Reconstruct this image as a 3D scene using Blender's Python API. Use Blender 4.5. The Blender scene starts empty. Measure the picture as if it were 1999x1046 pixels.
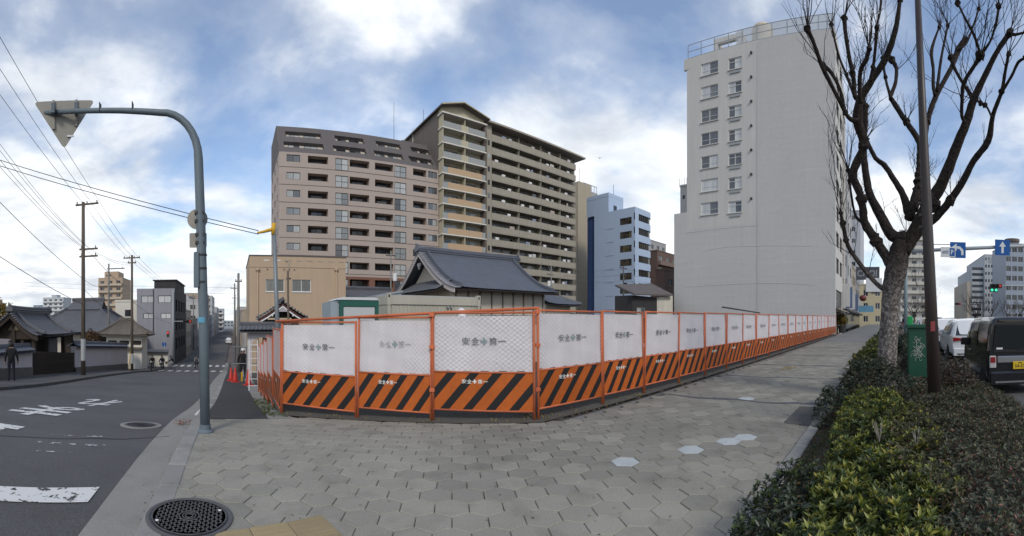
import bpy, math, random
import numpy as np
from math import sin, cos, tan, atan2, pi, radians, sqrt
from mathutils import Vector, Matrix
random.seed(7)
rng = np.random.default_rng(7)
scene = bpy.context.scene
COL = scene.collection

# ------------------------------------------------------------------ camera
# 140 degree cylindrical stitch: world X runs up the main street, world Y down the side street
PXR, XL, HOR, EYE = 814.0, 456.0, 627.0, 1.55
cam_data = bpy.data.cameras.new('camera')
cam = bpy.data.objects.new('camera', cam_data)
COL.objects.link(cam)
scene.camera = cam
cam.location = (0, 0, EYE)
YAW = (999.5 - XL) / PXR
cam.rotation_euler = (pi / 2, 0, -YAW)
cam_data.type = 'PANO'
cam_data.panorama_type = 'CENTRAL_CYLINDRICAL'
cam_data.central_cylindrical_range_u_min = -999.5 / PXR
cam_data.central_cylindrical_range_u_max = 999.5 / PXR
cam_data.central_cylindrical_range_v_min = -(1046 - HOR) / PXR
cam_data.central_cylindrical_range_v_max = HOR / PXR
cam_data.central_cylindrical_radius = 1.0
cam_data.clip_start = 0.05
cam_data.clip_end = 6000

# ------------------------------------------------------------------ light
SUN_AZ, SUN_EL = radians(206), radians(40)     # bearing from world Y towards world X
world = bpy.data.worlds.new('World')
scene.world = world
world.use_nodes = True
wn, wl = world.node_tree.nodes, world.node_tree.links
wn.clear()
w_out = wn.new('ShaderNodeOutputWorld')
w_bg = wn.new('ShaderNodeBackground')
w_sky = wn.new('ShaderNodeTexSky')
w_sky.sky_type = 'NISHITA'
w_sky.sun_disc = False
w_sky.sun_elevation = SUN_EL
w_sky.sun_rotation = SUN_AZ
w_sky.air_density = 1.0
w_sky.dust_density = 0.6
w_sky.ozone_density = 2.2
w_tc = wn.new('ShaderNodeTexCoord')
w_sep = wn.new('ShaderNodeSeparateXYZ')
wl.new(w_tc.outputs['Generated'], w_sep.inputs[0])
def wmath(op, a, b=None, c=None):
    n = wn.new('ShaderNodeMath'); n.operation = op
    for i, v in enumerate((a, b, c)):
        if v is None: continue
        if isinstance(v, (int, float)): n.inputs[i].default_value = v
        else: wl.new(v, n.inputs[i])
    return n.outputs[0]
w_z = wmath('MAXIMUM', w_sep.outputs[2], 0.0)
w_den = wmath('ADD', w_z, 0.22)
w_px = wmath('DIVIDE', w_sep.outputs[0], w_den)
w_py = wmath('DIVIDE', w_sep.outputs[1], w_den)
w_cmb = wn.new('ShaderNodeCombineXYZ')
wl.new(w_px, w_cmb.inputs[0]); wl.new(w_py, w_cmb.inputs[1])
wl.new(wmath('MULTIPLY', w_z, 0.6), w_cmb.inputs[2])
def wnoise(scale, detail, rough, dist, off):
    mp = wn.new('ShaderNodeMapping'); mp.inputs['Location'].default_value = off
    wl.new(w_cmb.outputs[0], mp.inputs['Vector'])
    n = wn.new('ShaderNodeTexNoise'); n.inputs['Scale'].default_value = scale
    n.inputs['Detail'].default_value = detail; n.inputs['Roughness'].default_value = rough
    n.inputs['Distortion'].default_value = dist
    wl.new(mp.outputs[0], n.inputs['Vector'])
    return n.outputs[0]
CLOUD_OFF = (9.2, 4.4, 0.2)
n_big = wnoise(1.15, 7, 0.52, 0.25, CLOUD_OFF)
n_det = wnoise(4.0, 10, 0.58, 0.2, (1.7, 4.2, 0.5))
w_m = wmath('ADD', n_big, wmath('MULTIPLY', wmath('SUBTRACT', n_det, 0.5), 0.22))
w_m = wmath('ADD', w_m, wmath('MULTIPLY', wmath('SUBTRACT', 0.47, w_z), 0.27))   # thicker towards the horizon
def wramp(fac, stops):
    r = wn.new('ShaderNodeValToRGB')
    e = r.color_ramp.elements
    while len(e) < len(stops): e.new(0.5)
    for k, (p, c) in enumerate(stops):
        e[k].position = p; e[k].color = (c[0], c[1], c[2], 1)
    wl.new(fac, r.inputs[0])
    return r.outputs[0]
w_mask = wramp(w_m, [(0.37, (.08, .08, .08)), (0.46, (.30, .30, .30)), (0.555, (.86, .86, .86)), (0.62, (1, 1, 1))])
n_shade = wnoise(2.3, 6, 0.55, 0.3, (8.0, 2.0, 3.0))
w_ccol = wramp(n_shade, [(0.34, (.47, .50, .545)), (0.50, (.64, .665, .69)), (0.66, (.82, .83, .84))])
w_skyc = wn.new('ShaderNodeMix'); w_skyc.data_type = 'RGBA'; w_skyc.blend_type = 'MULTIPLY'
w_skyc.inputs[0].default_value = 1.0
wl.new(w_sky.outputs[0], w_skyc.inputs[6])
SKY_GAIN = 0.125
w_skyc.inputs[7].default_value = (SKY_GAIN, SKY_GAIN, SKY_GAIN, 1)
w_mix = wn.new('ShaderNodeMix'); w_mix.data_type = 'RGBA'
wl.new(w_mask, w_mix.inputs[0]); wl.new(w_skyc.outputs[2], w_mix.inputs[6]); wl.new(w_ccol, w_mix.inputs[7])
wl.new(w_mix.outputs[2], w_bg.inputs['Color'])
w_bg.inputs['Strength'].default_value = 1.0
wl.new(w_bg.outputs[0], w_out.inputs['Surface'])

sun_data = bpy.data.lights.new('sun', 'SUN')
sun_data.energy = 1.25
sun_data.angle = radians(11)
sun_data.color = (1.0, 0.92, 0.80)
sun = bpy.data.objects.new('sun', sun_data)
COL.objects.link(sun)
_sd = Vector((sin(SUN_AZ) * cos(SUN_EL), cos(SUN_AZ) * cos(SUN_EL), sin(SUN_EL)))
sun.rotation_euler = _sd.to_track_quat('Z', 'Y').to_euler()
scene.view_settings.view_transform = 'Standard'
scene.view_settings.look = 'None'
scene.view_settings.exposure = 0.62
scene.view_settings.gamma = 1.0
scene.view_settings.use_curve_mapping = False
scene.cycles.max_bounces = 6
scene.cycles.transparent_max_bounces = 12
scene.cycles.use_denoising = True

# ------------------------------------------------------------------ terrain and projection
PROF = [(-400, 0), (3, 0), (4.5, -.015), (6, -.08), (8, -.25), (11, -.65), (13, -.88), (17, -1.25), (24, -1.78), (34, -2.65),
        (42, -3.45), (52, -4.1), (70, -4.5), (150, -4.9), (400, -6.2), (2000, -9)]
_PY = np.array([p[0] for p in PROF], float); _PZ = np.array([p[1] for p in PROF], float)
_h = np.diff(_PY); _dl = np.diff(_PZ) / _h
_mm = np.zeros(len(_PY))
for _k in range(1, len(_PY) - 1):
    if _dl[_k - 1] * _dl[_k] > 0:
        _w1 = 2 * _h[_k] + _h[_k - 1]; _w2 = _h[_k] + 2 * _h[_k - 1]
        _mm[_k] = (_w1 + _w2) / (_w1 / _dl[_k - 1] + _w2 / _dl[_k])
def prof(y):
    k = min(max(int(np.searchsorted(_PY, y)) - 1, 0), len(_h) - 1)
    t = (y - _PY[k]) / _h[k]
    t = min(max(t, 0), 1)
    return float((1 + 2 * t) * (1 - t) ** 2 * _PZ[k] + t * (1 - t) ** 2 * _h[k] * _mm[k]
                 + t * t * (3 - 2 * t) * _PZ[k + 1] + t * t * (t - 1) * _h[k] * _mm[k + 1])
def ground(x, y):
    return prof(y) + 0.0095 * max(0.0, x - 3) * max(0, min(1, (30 - y) / 20))
def bear(px): return (px - XL) / PXR
def at(px, py, d):                     # a point d metres away along a bearing read off the photograph
    b = bear(px)
    return Vector((d * sin(b), d * cos(b), EYE + (HOR - py) / PXR * d))
def zat(py, d): return EYE + (HOR - py) / PXR * d
def onY(px, py, Y):
    return at(px, py, Y / cos(bear(px)))
def onX(px, py, X):
    return at(px, py, X / sin(bear(px)))
def onG(px, py, off=0.0):
    d = 5.0
    for _ in range(60):
        b = bear(px)
        g = ground(d * sin(b), d * cos(b)) + off
        d = 0.5 * d + 0.5 * (EYE - g) * PXR / (py - HOR)
    return Vector((d * sin(b), d * cos(b), g))

# ------------------------------------------------------------------ mesh helpers
class MB:
    def __init__(s): s.v = []; s.f = []
    def add(s, vs, fs):
        o = len(s.v); s.v.extend([tuple(v) for v in vs]); s.f.extend([tuple(i + o for i in f) for f in fs]); return s
    def box(s, x0, x1, y0, y1, z0, z1):
        return s.add([(x0,y0,z0),(x1,y0,z0),(x1,y1,z0),(x0,y1,z0),(x0,y0,z1),(x1,y0,z1),(x1,y1,z1),(x0,y1,z1)],
                     [(0,3,2,1),(4,5,6,7),(0,1,5,4),(1,2,6,5),(2,3,7,6),(3,0,4,7)])
    def cham(s, x0, x1, y0, y1, z0, z1, c):      # box with bevelled vertical and top edges
        def ring(i, z): return [(x0+i+c,y0+i,z),(x1-i-c,y0+i,z),(x1-i,y0+i+c,z),(x1-i,y1-i-c,z),(x1-i-c,y1-i,z),(x0+i+c,y1-i,z),(x0+i,y1-i-c,z),(x0+i,y0+i+c,z)]
        vs = ring(0, z0) + ring(0, z1 - c) + ring(c, z1)
        fs = [tuple(range(7, -1, -1)), tuple(range(16, 24))]
        for r in (0, 8):
            for k in range(8): fs.append((r + k, r + (k + 1) % 8, r + 8 + (k + 1) % 8, r + 8 + k))
        return s.add(vs, fs)
    def prism(s, poly, y0, y1):                  # polygon in XZ (counter-clockwise seen from -Y) pushed along Y
        n = len(poly)
        vs = [(p[0], y0, p[1]) for p in poly] + [(p[0], y1, p[1]) for p in poly]
        fs = [tuple(range(n)), tuple(range(2 * n - 1, n - 1, -1))]
        for k in range(n): fs.append((k, n + k, n + (k + 1) % n, (k + 1) % n))
        return s.add(vs, fs)
    def zprism(s, poly, z0, z1):
        n = len(poly)
        vs = [(p[0], p[1], z0) for p in poly] + [(p[0], p[1], z1) for p in poly]
        fs = [tuple(range(n - 1, -1, -1)), tuple(range(n, 2 * n))]
        for k in range(n): fs.append((k, (k + 1) % n, n + (k + 1) % n, n + k))
        return s.add(vs, fs)
    def xprism(s, poly, x0, x1):                 # polygon in YZ pushed along X
        n = len(poly)
        vs = [(x0, p[0], p[1]) for p in poly] + [(x1, p[0], p[1]) for p in poly]
        fs = [tuple(range(n - 1, -1, -1)), tuple(range(n, 2 * n))]
        for k in range(n): fs.append((k, (k + 1) % n, n + (k + 1) % n, n + k))
        return s.add(vs, fs)
    def tube(s, pts, rad, n=6, cap=True):
        pts = [Vector(p) for p in pts]
        if isinstance(rad, (int, float)): rad = [rad] * len(pts)
        vs, fs = [], []
        ref = None
        for i, p in enumerate(pts):
            d = (pts[min(i + 1, len(pts) - 1)] - pts[max(i - 1, 0)])
            if d.length < 1e-9: d = Vector((0, 0, 1))
            d.normalize()
            if ref is None:
                ref = Vector((1, 0, 0)) if abs(d.x) < .9 else Vector((0, 1, 0))
            a = ref - d * ref.dot(d)
            if a.length < 1e-6: a = d.orthogonal()
            a.normalize(); ref = a
            b = d.cross(a)
            for k in range(n):
                t = 2 * pi * k / n
                vs.append(p + (a * cos(t) + b * sin(t)) * rad[i])
        for i in range(len(pts) - 1):
            for k in range(n):
                fs.append((i*n+k, i*n+(k+1)%n, (i+1)*n+(k+1)%n, (i+1)*n+k))
        if cap:
            fs.append(tuple(range(n - 1, -1, -1))); fs.append(tuple((len(pts)-1)*n + k for k in range(n)))
        return s.add(vs, fs)
    def lathe(s, prof_, n=16, cx=0, cy=0):
        vs, fs = [], []
        for r, z in prof_:
            for k in range(n): vs.append((cx + r*cos(2*pi*k/n), cy + r*sin(2*pi*k/n), z))
        for i in range(len(prof_) - 1):
            for k in range(n): fs.append((i*n+k, i*n+(k+1)%n, (i+1)*n+(k+1)%n, (i+1)*n+k))
        fs.append(tuple(range(n - 1, -1, -1))); fs.append(tuple((len(prof_)-1)*n + k for k in range(n)))
        return s.add(vs, fs)
    def grid(s, P, nu, nv):                      # P(i,j) -> point
        vs = [P(i, j) for j in range(nv + 1) for i in range(nu + 1)]
        fs = [(j*(nu+1)+i, j*(nu+1)+i+1, (j+1)*(nu+1)+i+1, (j+1)*(nu+1)+i) for j in range(nv) for i in range(nu)]
        return s.add(vs, fs)
    def data(s, name, mat=None, smooth=False):
        m = bpy.data.meshes.new(name)
        m.from_pydata(s.v, [], s.f); m.update()
        if mat: m.materials.append(mat)
        if smooth:
            m.polygons.foreach_set('use_smooth', [True] * len(m.polygons))
        return m
    def build(s, name, mat, parent=None, loc=(0,0,0), rz=0.0, smooth=False):
        return put(name, s.data(name, mat, smooth), parent, loc, rz)
def put(name, data, parent=None, loc=(0,0,0), rz=0.0, scale=None, rot=None):
    o = bpy.data.objects.new(name, data)
    COL.objects.link(o)
    o.location = loc
    o.rotation_euler = rot if rot else (0, 0, rz)
    if scale: o.scale = scale
    if parent: o.parent = parent
    return o
def tag(o, label=None, cat=None, group=None, kind=None):
    if label: o['label'] = label
    if cat: o['category'] = cat
    if group: o['group'] = group
    if kind: o['kind'] = kind
    return o
def thing(name, label, cat, loc=(0,0,0), rz=0.0, group=None):
    return tag(put(name, None, None, loc, rz), label, cat, group)
def copy_tree(o, parent=None):
    c = o.copy(); COL.objects.link(c); c.parent = parent
    for ch in o.children: copy_tree(ch, c)
    return c
ORD = 'first second third fourth fifth sixth seventh eighth ninth tenth eleventh twelfth thirteenth fourteenth fifteenth sixteenth seventeenth eighteenth nineteenth twentieth twenty-first twenty-second twenty-third twenty-fourth'.split()

# ------------------------------------------------------------------ materials
def M(name, col, rough=.8, var=.12, scale=2.0, bump=0.0, bscale=30.0, spec=.3, metal=0.0, streak=0.0, orand=0.0, island=0.0, fine=0.0, fscale=120.0, coat=0.0, world_tex=False, spots=0.0):
    m = bpy.data.materials.new(name); m.use_nodes = True
    n, l = m.node_tree.nodes, m.node_tree.links
    b = n['Principled BSDF']
    b.inputs['Roughness'].default_value = rough
    b.inputs['Specular IOR Level'].default_value = spec
    b.inputs['Metallic'].default_value = metal
    if coat: b.inputs['Coat Weight'].default_value = coat
    tc = n.new('ShaderNodeTexCoord')
    coord = n.new('ShaderNodeNewGeometry').outputs['Position'] if world_tex else tc.outputs['Object']
    def mth(op, a, c):
        q = n.new('ShaderNodeMath'); q.operation = op
        for i, v in enumerate((a, c)):
            if isinstance(v, (int, float)): q.inputs[i].default_value = v
            else: l.new(v, q.inputs[i])
        return q.outputs[0]
    def noise(sc, det=5, stretch=None):
        q = n.new('ShaderNodeTexNoise'); q.inputs['Scale'].default_value = sc; q.inputs['Detail'].default_value = det
        if stretch:
            mp = n.new('ShaderNodeMapping'); mp.inputs['Scale'].default_value = stretch
            l.new(coord, mp.inputs[0]); l.new(mp.outputs[0], q.inputs['Vector'])
        else: l.new(coord, q.inputs['Vector'])
        return q.outputs[0]
    k = mth('ADD', 1.0, mth('MULTIPLY', mth('SUBTRACT', noise(scale), .5), var * 2.5))
    if streak: k = mth('MULTIPLY', k, mth('ADD', 1.0, mth('MULTIPLY', mth('SUBTRACT', noise(1.6, 6, (2, 2, .12)), .5), streak * 2.5)))
    if fine: k = mth('MULTIPLY', k, mth('ADD', 1.0, mth('MULTIPLY', mth('SUBTRACT', noise(fscale, 3), .5), fine * 2.5)))
    if orand:
        oi = n.new('ShaderNodeObjectInfo')
        k = mth('MULTIPLY', k, mth('ADD', 1.0 - orand, mth('MULTIPLY', oi.outputs['Random'], 2 * orand)))
    if island:
        g = n.new('ShaderNodeNewGeometry')
        k = mth('MULTIPLY', k, mth('ADD', 1.0 - island, mth('MULTIPLY', g.outputs['Random Per Island'], 2 * island)))
    if spots:
        vo = n.new('ShaderNodeTexVoronoi'); vo.inputs['Scale'].default_value = 5.0; l.new(coord, vo.inputs['Vector'])
        sr = n.new('ShaderNodeMapRange'); sr.inputs['From Min'].default_value = .05; sr.inputs['From Max'].default_value = .11; sr.inputs['To Min'].default_value = 1 - spots; sr.inputs['To Max'].default_value = 1.0
        l.new(vo.outputs['Distance'], sr.inputs[0]); k = mth('MULTIPLY', k, sr.outputs[0])
        sm = n.new('ShaderNodeMapRange'); sm.inputs['From Min'].default_value = .52; sm.inputs['From Max'].default_value = .75; sm.inputs['To Min'].default_value = 1.0; sm.inputs['To Max'].default_value = 1 - spots*.8
        l.new(noise(2.6, 8), sm.inputs[0]); k = mth('MULTIPLY', k, sm.outputs[0])
    mx = n.new('ShaderNodeVectorMath'); mx.operation = 'SCALE'
    mx.inputs[0].default_value = col[:3]
    l.new(k, mx.inputs['Scale'])
    l.new(mx.outputs[0], b.inputs['Base Color'])
    if bump:
        bp = n.new('ShaderNodeBump'); bp.inputs['Strength'].default_value = bump; bp.inputs['Distance'].default_value = .02
        l.new(noise(bscale, 4), bp.inputs['Height']); l.new(bp.outputs[0], b.inputs['Normal'])
    m['_k'] = 1
    return m
def glass_mat(name, stops, rough=.06, spec=.6):
    m = bpy.data.materials.new(name); m.use_nodes = True
    n, l = m.node_tree.nodes, m.node_tree.links
    b = n['Principled BSDF']
    oi = n.new('ShaderNodeObjectInfo'); r = n.new('ShaderNodeValToRGB')
    e = r.color_ramp.elements
    while len(e) < len(stops): e.new(.5)
    for k, (p, c) in enumerate(stops): e[k].position = p; e[k].color = (*c, 1)
    l.new(oi.outputs['Random'], r.inputs[0])
    # curtain folds behind the pane
    tc = n.new('ShaderNodeTexCoord'); w = n.new('ShaderNodeTexNoise'); w.inputs['Scale'].default_value = 3
    mp = n.new('ShaderNodeMapping'); mp.inputs['Scale'].default_value = (5, 5, .25)
    l.new(tc.outputs['Object'], mp.inputs[0]); l.new(mp.outputs[0], w.inputs['Vector'])
    mr = n.new('ShaderNodeMapRange'); mr.inputs['To Min'].default_value = .55; mr.inputs['To Max'].default_value = 1.4
    l.new(w.outputs[0], mr.inputs[0])
    v = n.new('ShaderNodeVectorMath'); v.operation = 'SCALE'
    l.new(r.outputs[0], v.inputs[0]); l.new(mr.outputs[0], v.inputs['Scale'])
    l.new(v.outputs[0], b.inputs['Base Color'])
    b.inputs['Roughness'].default_value = rough; b.inputs['Specular IOR Level'].default_value = spec
    return m
G_APT = glass_mat('apartment_glass', [(0, (.05,.055,.06)), (.3, (.10,.11,.12)), (.5, (.26,.28,.28)), (1, (.42,.43,.42))])
G_DARK = glass_mat('dark_glass', [(0, (.012,.014,.016)), (.6, (.04,.045,.05)), (1, (.10,.105,.11))])
G_OFFICE = glass_mat('office_glass', [(0, (.02,.018,.014)), (.6, (.05,.042,.032)), (1, (.10,.09,.05))])
G_WHITE = glass_mat('flat_glass', [(0, (.06,.065,.075)), (.5, (.12,.13,.14)), (.55, (.40,.42,.42)), (1, (.5,.52,.52))])
ALU = M('aluminium', (.30,.31,.32), .45, .05, metal=.6)
DARKMETAL = M('dark_metal', (.035,.035,.037), .5, .1)
WHITEMETAL = M('white_metal', (.62,.63,.63), .45, .06)

# ------------------------------------------------------------------ facades
def wall_mesh(W, H, holes, depth, back=True, z0=0.0):
    """Wall in the XZ plane (facing -Y) with rectangular openings, reveals and, if back, a closed back."""
    mb = MB()
    xs = sorted({0.0, W} | {round(h[0], 4) for h in holes} | {round(h[2], 4) for h in holes})
    zs = sorted({z0, H} | {round(h[1], 4) for h in holes} | {round(h[3], 4) for h in holes})
    def inside(x, z): return any(h[0] - 1e-4 < x < h[2] + 1e-4 and h[1] - 1e-4 < z < h[3] + 1e-4 for h in holes)
    for j in range(len(zs) - 1):
        i = 0
        while i < len(xs) - 1:
            if inside((xs[i] + xs[i+1]) / 2, (zs[j] + zs[j+1]) / 2): i += 1; continue
            k = i
            while k + 1 < len(xs) - 1 and not inside((xs[k+1] + xs[k+2]) / 2, (zs[j] + zs[j+1]) / 2): k += 1
            mb.add([(xs[i],0,zs[j]),(xs[k+1],0,zs[j]),(xs[k+1],0,zs[j+1]),(xs[i],0,zs[j+1])], [(0,1,2,3)])
            i = k + 1
    for (a0, b0, a1, b1) in [h[:4] for h in holes]:
        d = depth
        mb.add([(a0,0,b0),(a1,0,b0),(a1,0,b1),(a0,0,b1),(a0,d,b0),(a1,d,b0),(a1,d,b1),(a0,d,b1)],
               [(0,4,5,1),(1,5,6,2),(2,6,7,3),(3,7,4,0)] + ([(4,7,6,5)] if back else []))
    return mb
_wcache = {}
def window(parent, p, rz, w, h, glass, frame_mat, nx=2, nz=1, t=.05, sub=None, name='window'):
    """Framed window: outer frame and mullions in front, one pane for each bay behind; p is its lower left corner."""
    key = (round(w, 3), round(h, 3), nx, nz, glass.name, frame_mat.name, t)
    if key not in _wcache:
        f = MB(); y0, y1 = -.03, .05
        f.box(0, w, y0, y1, 0, t); f.box(0, w, y0, y1, h - t, h)
        f.box(0, t, y0, y1, t, h - t); f.box(w - t, w, y0, y1, t, h - t)
        for i in range(1, nx): f.box(w*i/nx - t*.45, w*i/nx + t*.45, y0 + .005, y1 - .005, t, h - t)
        for j in range(1, nz):
            for i in range(nx): f.box(max(t, w*i/nx + t*.45), min(w - t, w*(i+1)/nx - t*.45), y0 + .008, y1 - .008, h*j/nz - t*.4, h*j/nz + t*.4)
        q = MB().box(t*.5, w/nx - t*.2, 0, .012, t*.5, h - t*.5)
        _wcache[key] = (f.data('window_frame', frame_mat), q.data('window_pane', glass))
    fm, pm = _wcache[key]
    o = put(name, fm, parent, p, rz)
    for i in range(nx):
        c = put('pane', pm, o, (w*i/nx, .004 * (i % 2), 0), 0)
    return o
def rot2(x, y, rz): return (x*cos(rz) - y*sin(rz), x*sin(rz) + y*cos(rz))
def wall(parent, W, H, holes, depth, mat, loc=(0,0,0), rz=0.0, back=True, name='wall'):
    return wall_mesh(W, H, holes, depth, back).build(name, mat, parent, loc, rz)
def wpt(loc, rz, a, dep, z):
    x, y = rot2(a, dep, rz)
    return (loc[0] + x, loc[1] + y, loc[2] + z)

# ------------------------------------------------------------------ ground, roads, pavements
ASPH = M('asphalt', (.086,.087,.088), .88, .30, .45, bump=.7, bscale=90, fine=.55, fscale=75, spots=.12)
ASPH_OLD = M('asphalt_worn', (.085,.085,.086), .9, .2, .7, bump=.5, bscale=90, fine=.45, fscale=70)
ASPH_DK = M('asphalt_dark', (.043,.044,.046), .9, .2, 1.2, bump=.6, bscale=90, fine=.45, fscale=75)
CONC = M('concrete', (.225,.222,.205), .9, .2, 1.3, bump=.3, bscale=60, fine=.2, fscale=60, orand=.06, world_tex=True, spots=.3)
KERB = M('kerb_stone', (.225,.222,.21), .9, .2, 1.5, bump=.3, bscale=70, fine=.2, fscale=60, orand=.14, world_tex=True, spots=.3)
KERB_DK = M('kerb_mossy', (.085,.085,.08), .95, .25, 2.0, bump=.3, bscale=50)
SOIL = M('soil', (.055,.045,.034), .97, .3, 3, bump=.8, bscale=25, fine=.3)
LOT = M('lot_gravel', (.075,.068,.058), .97, .25, 2, bump=.8, bscale=35, fine=.3, fscale=40)
def sheet(name, x0, x1, y0, y1, mat, off, nx=1, ny=None, parent=None, kind='structure', ys=None):
    if ys is None:
        ys = [y0]
        while ys[-1] < y1 - 1e-6:
            y = ys[-1]; st = 1.0 if 1 < y < 80 else (4.0 if -5 < y < 200 else 40.0)
            ys.append(min(y + st, y1))
    xs = [x0 + (x1 - x0) * i / nx for i in range(nx + 1)]
    mb = MB().grid(lambda i, j: (xs[i], ys[j], ground(xs[i], ys[j]) + off), nx, len(ys) - 1)
    o = mb.build(name, mat, parent)
    if not parent: o['kind'] = kind
    return o
sheet('ground', -1200, 1500, -900, 1800, M('far_ground', (.14,.12,.115), .95, .2, .05), -.30, nx=30)
sheet('side_street', -8.2, -1.18, -3.0, 480, ASPH, -.12, nx=2)
sheet('main_road', -60, 420, -30, -1.9, ASPH_OLD, -.15, nx=24, ys=[-30, -20, -10, -5, -1.9])
sheet('junction', -60, -.72, -1.9, 4.6, ASPH, -.124, nx=8, ys=[-1.9, 0, 2, 3, 4, 4.6])
sheet('cross_street', -60, 40, 46.5, 52.5, ASPH_OLD, -.112, nx=2)
sheet('gutter', -1.18, -.70, -1.0, 60, CONC, -.112)
sheet('pavement', -.52, 3.0, -1.9, 7.42, M('paver_bed', (.045,.045,.043), .95, .2, 3), -.030, nx=1)
sheet('pavement', 3.0, 200, -1.9, 4.70, M('paver_bed_far', (.155,.16,.157), .95, .12, .7, fine=.15, fscale=20), -.032, nx=40, ys=[-1.9, 1, 3, 4.7])
sheet('side_pavement', -.52, .62, 7.42, 45, ASPH_DK, .006)
sheet('verge', .62, 1.05, 7.42, 45, CONC, .004)
sheet('far_side_pavement', -11.2, -8.35, -1, 45.5, ASPH_OLD, .0)
sheet('building_lot', 1.05, 39, 4.70, 66, LOT, -.035, nx=6)
sheet('temple_ground', -60, -11.2, -20, 45.5, SOIL, -.02, nx=4)

# kerbs: single stones
KY = 0.6
kerb_root = sheet('kerb', -.70, -.50, -1.2, 60, KERB_DK, -.06)
_km = MB().cham(-.10, .10, -KY/2 + .004, KY/2 - .004, -.14, 0, .012).data('kerbstone', KERB)
for k in range(64):
    y = -.6 + k * KY
    put('kerbstone', _km, kerb_root, (-.61, y, ground(-.61, y) + .007 + random.uniform(-.003, .003)), 0,
        rot=(-(ground(0, y - .3) - ground(0, y + .3)) / .6, 0, random.uniform(-.004, .004)))
kerb2 = sheet('kerb', -8.36, -8.19, -1, 45.5, KERB_DK, -.02)
_km2 = MB().cham(-.085, .085, -.99, .99, -.16, 0, .012).data('kerbstone', KERB_DK)
for k in range(22):
    y = 1.0 + k * 2.0
    put('kerbstone', _km2, kerb2, (-8.27, y, ground(0, y) + .014), 0, rot=(-(ground(0, y - 1) - ground(0, y + 1)) / 2, 0, 0))
kerb3 = sheet('kerb', 1.0, 120, -1.9, -1.72, CONC, .01, nx=20, ys=[-1.9, -1.72])
# planting bed edge
bed_root = sheet('planting_bed', 1.0, 70, -1.72, .98, SOIL, .01, nx=16, ys=[-1.72, 0, .98])
_km3 = MB().cham(-.495, .495, -.075, .075, -.1, .045, .012).data('kerbstone', KERB)
for k in range(40):
    x = 1.5 + k
    put('kerbstone', _km3, bed_root, (x, 1.05, ground(x, 1.05) + random.uniform(-.004, .004)), 0)

# ---- hexagonal pavers, points along X, 0.33 m across the points
HEXR = .165
PAVER = M('paver', (.250,.240,.205), .9, .22, .8, bump=.4, bscale=70, orand=.06, island=.06, fine=.22, fscale=70, world_tex=True, spots=.35)
PAVER_W = M('paver_pale', (.38,.41,.42), .88, .12, 3, bump=.2, bscale=90, fine=.15, fscale=70, world_tex=True, spots=.2)
PAVER_D = M('paver_grey', (.212,.204,.176), .9, .22, .8, bump=.4, bscale=70, orand=.08, fine=.22, fscale=70, world_tex=True, spots=.35)
def hexdata(name, mat):
    r0 = HEXR - .0035; r1 = r0 - .007
    vs = [(r0*cos(pi/3*k), r0*sin(pi/3*k), -.035) for k in range(6)] + [(r0*cos(pi/3*k), r0*sin(pi/3*k), -.006) for k in range(6)] + [(r1*cos(pi/3*k), r1*sin(pi/3*k), 0) for k in range(6)]
    fs = [tuple(range(12, 18))]
    for r in (0, 6):
        for k in range(6): fs.append((r+k, r+(k+1)%6, r+6+(k+1)%6, r+6+k))
    return MB().add(vs, fs), vs, fs
_hm, _hv, _hf = hexdata('paver', PAVER)
HEXD = {0: _hm.data('paver', PAVER), 1: _hm.data('paver', PAVER_W), 2: _hm.data('paver', PAVER_D)}
FX0, FY0 = 4.36, 4.91       # fence corner at the pavement
FX1, FY1 = .92, 8.05        # fence corner at the side street
def on_paving(x, y):
    if x < -.60 or y < -.5: return False
    if y > 7.5: return False
    if x > 1.0 and y < .93: return False
    if y > 4.55 and x > .5 and (x - FX0) * (FY1 - FY0) - (y - FY0) * (FX1 - FX0) > -0.3: return False   # the fenced lot with its cut corner
    return x < 27
def paver_in_tactile(x, y):
    dx, dy = x - .33, y - 2.86
    c, s = cos(radians(-13)), sin(radians(-13))
    u, v = dx*c - dy*s, dx*s + dy*c
    return abs(u) < .47 and abs(v) < .31
WHITE_AT = [(1245, 899), (1345, 875), (1424, 857), (1457, 848), (1463, 778)]
white_xy = [onG(*p) for p in WHITE_AT]
cells = []
for i in range(-4, 112):
    for j in range(-6, 40):
        x = i * HEXR * 1.5
        y = (j + .5 * (i % 2)) * HEXR * sqrt(3)
        if on_paving(x, y): cells.append((x, y))
whites = set()
for w in white_xy:
    whites.add(min(range(len(cells)), key=lambda k: (cells[k][0]-w.x)**2 + (cells[k][1]-w.y)**2))
def seen(c):
    b = math.degrees(atan2(c[0], c[1]))
    d = math.hypot(*c)
    return -34 < b < 83 and d > 2.55
order = sorted([k for k in range(len(cells)) if seen(cells[k])], key=lambda k: math.hypot(*cells[k]))
pick = set(order[:290]) | whites
pav_root = bpy.data.objects['pavement']
rest = MB(); rest_d = MB()
for k, (x, y) in enumerate(cells):
    z = ground(x, y) + random.uniform(-.0025, .0025)
    tilt = (random.uniform(-.006, .006) + (ground(x, y + .1) - ground(x, y - .1)) / .2, random.uniform(-.006, .006), random.uniform(-.012, .012))
    dark = (x > 3.0 + 1.6*sin(y*1.3) + .3*random.random() and random.random() < .70) or random.random() < .06
    if k in pick:
        put('paver', HEXD[1 if k in whites else (2 if dark else 0)], pav_root, (x, y, z), 0, rot=tilt)
    else:
        (rest_d if dark else rest).add([(x + v[0], y + v[1], z + v[2] + v[1]*tilt[0]) for v in _hv], _hf)
rest.build('paver_field', PAVER, pav_root)['kind'] = 'stuff'
rest_d.build('paver_field', PAVER_D, pav_root)['kind'] = 'stuff'
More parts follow.
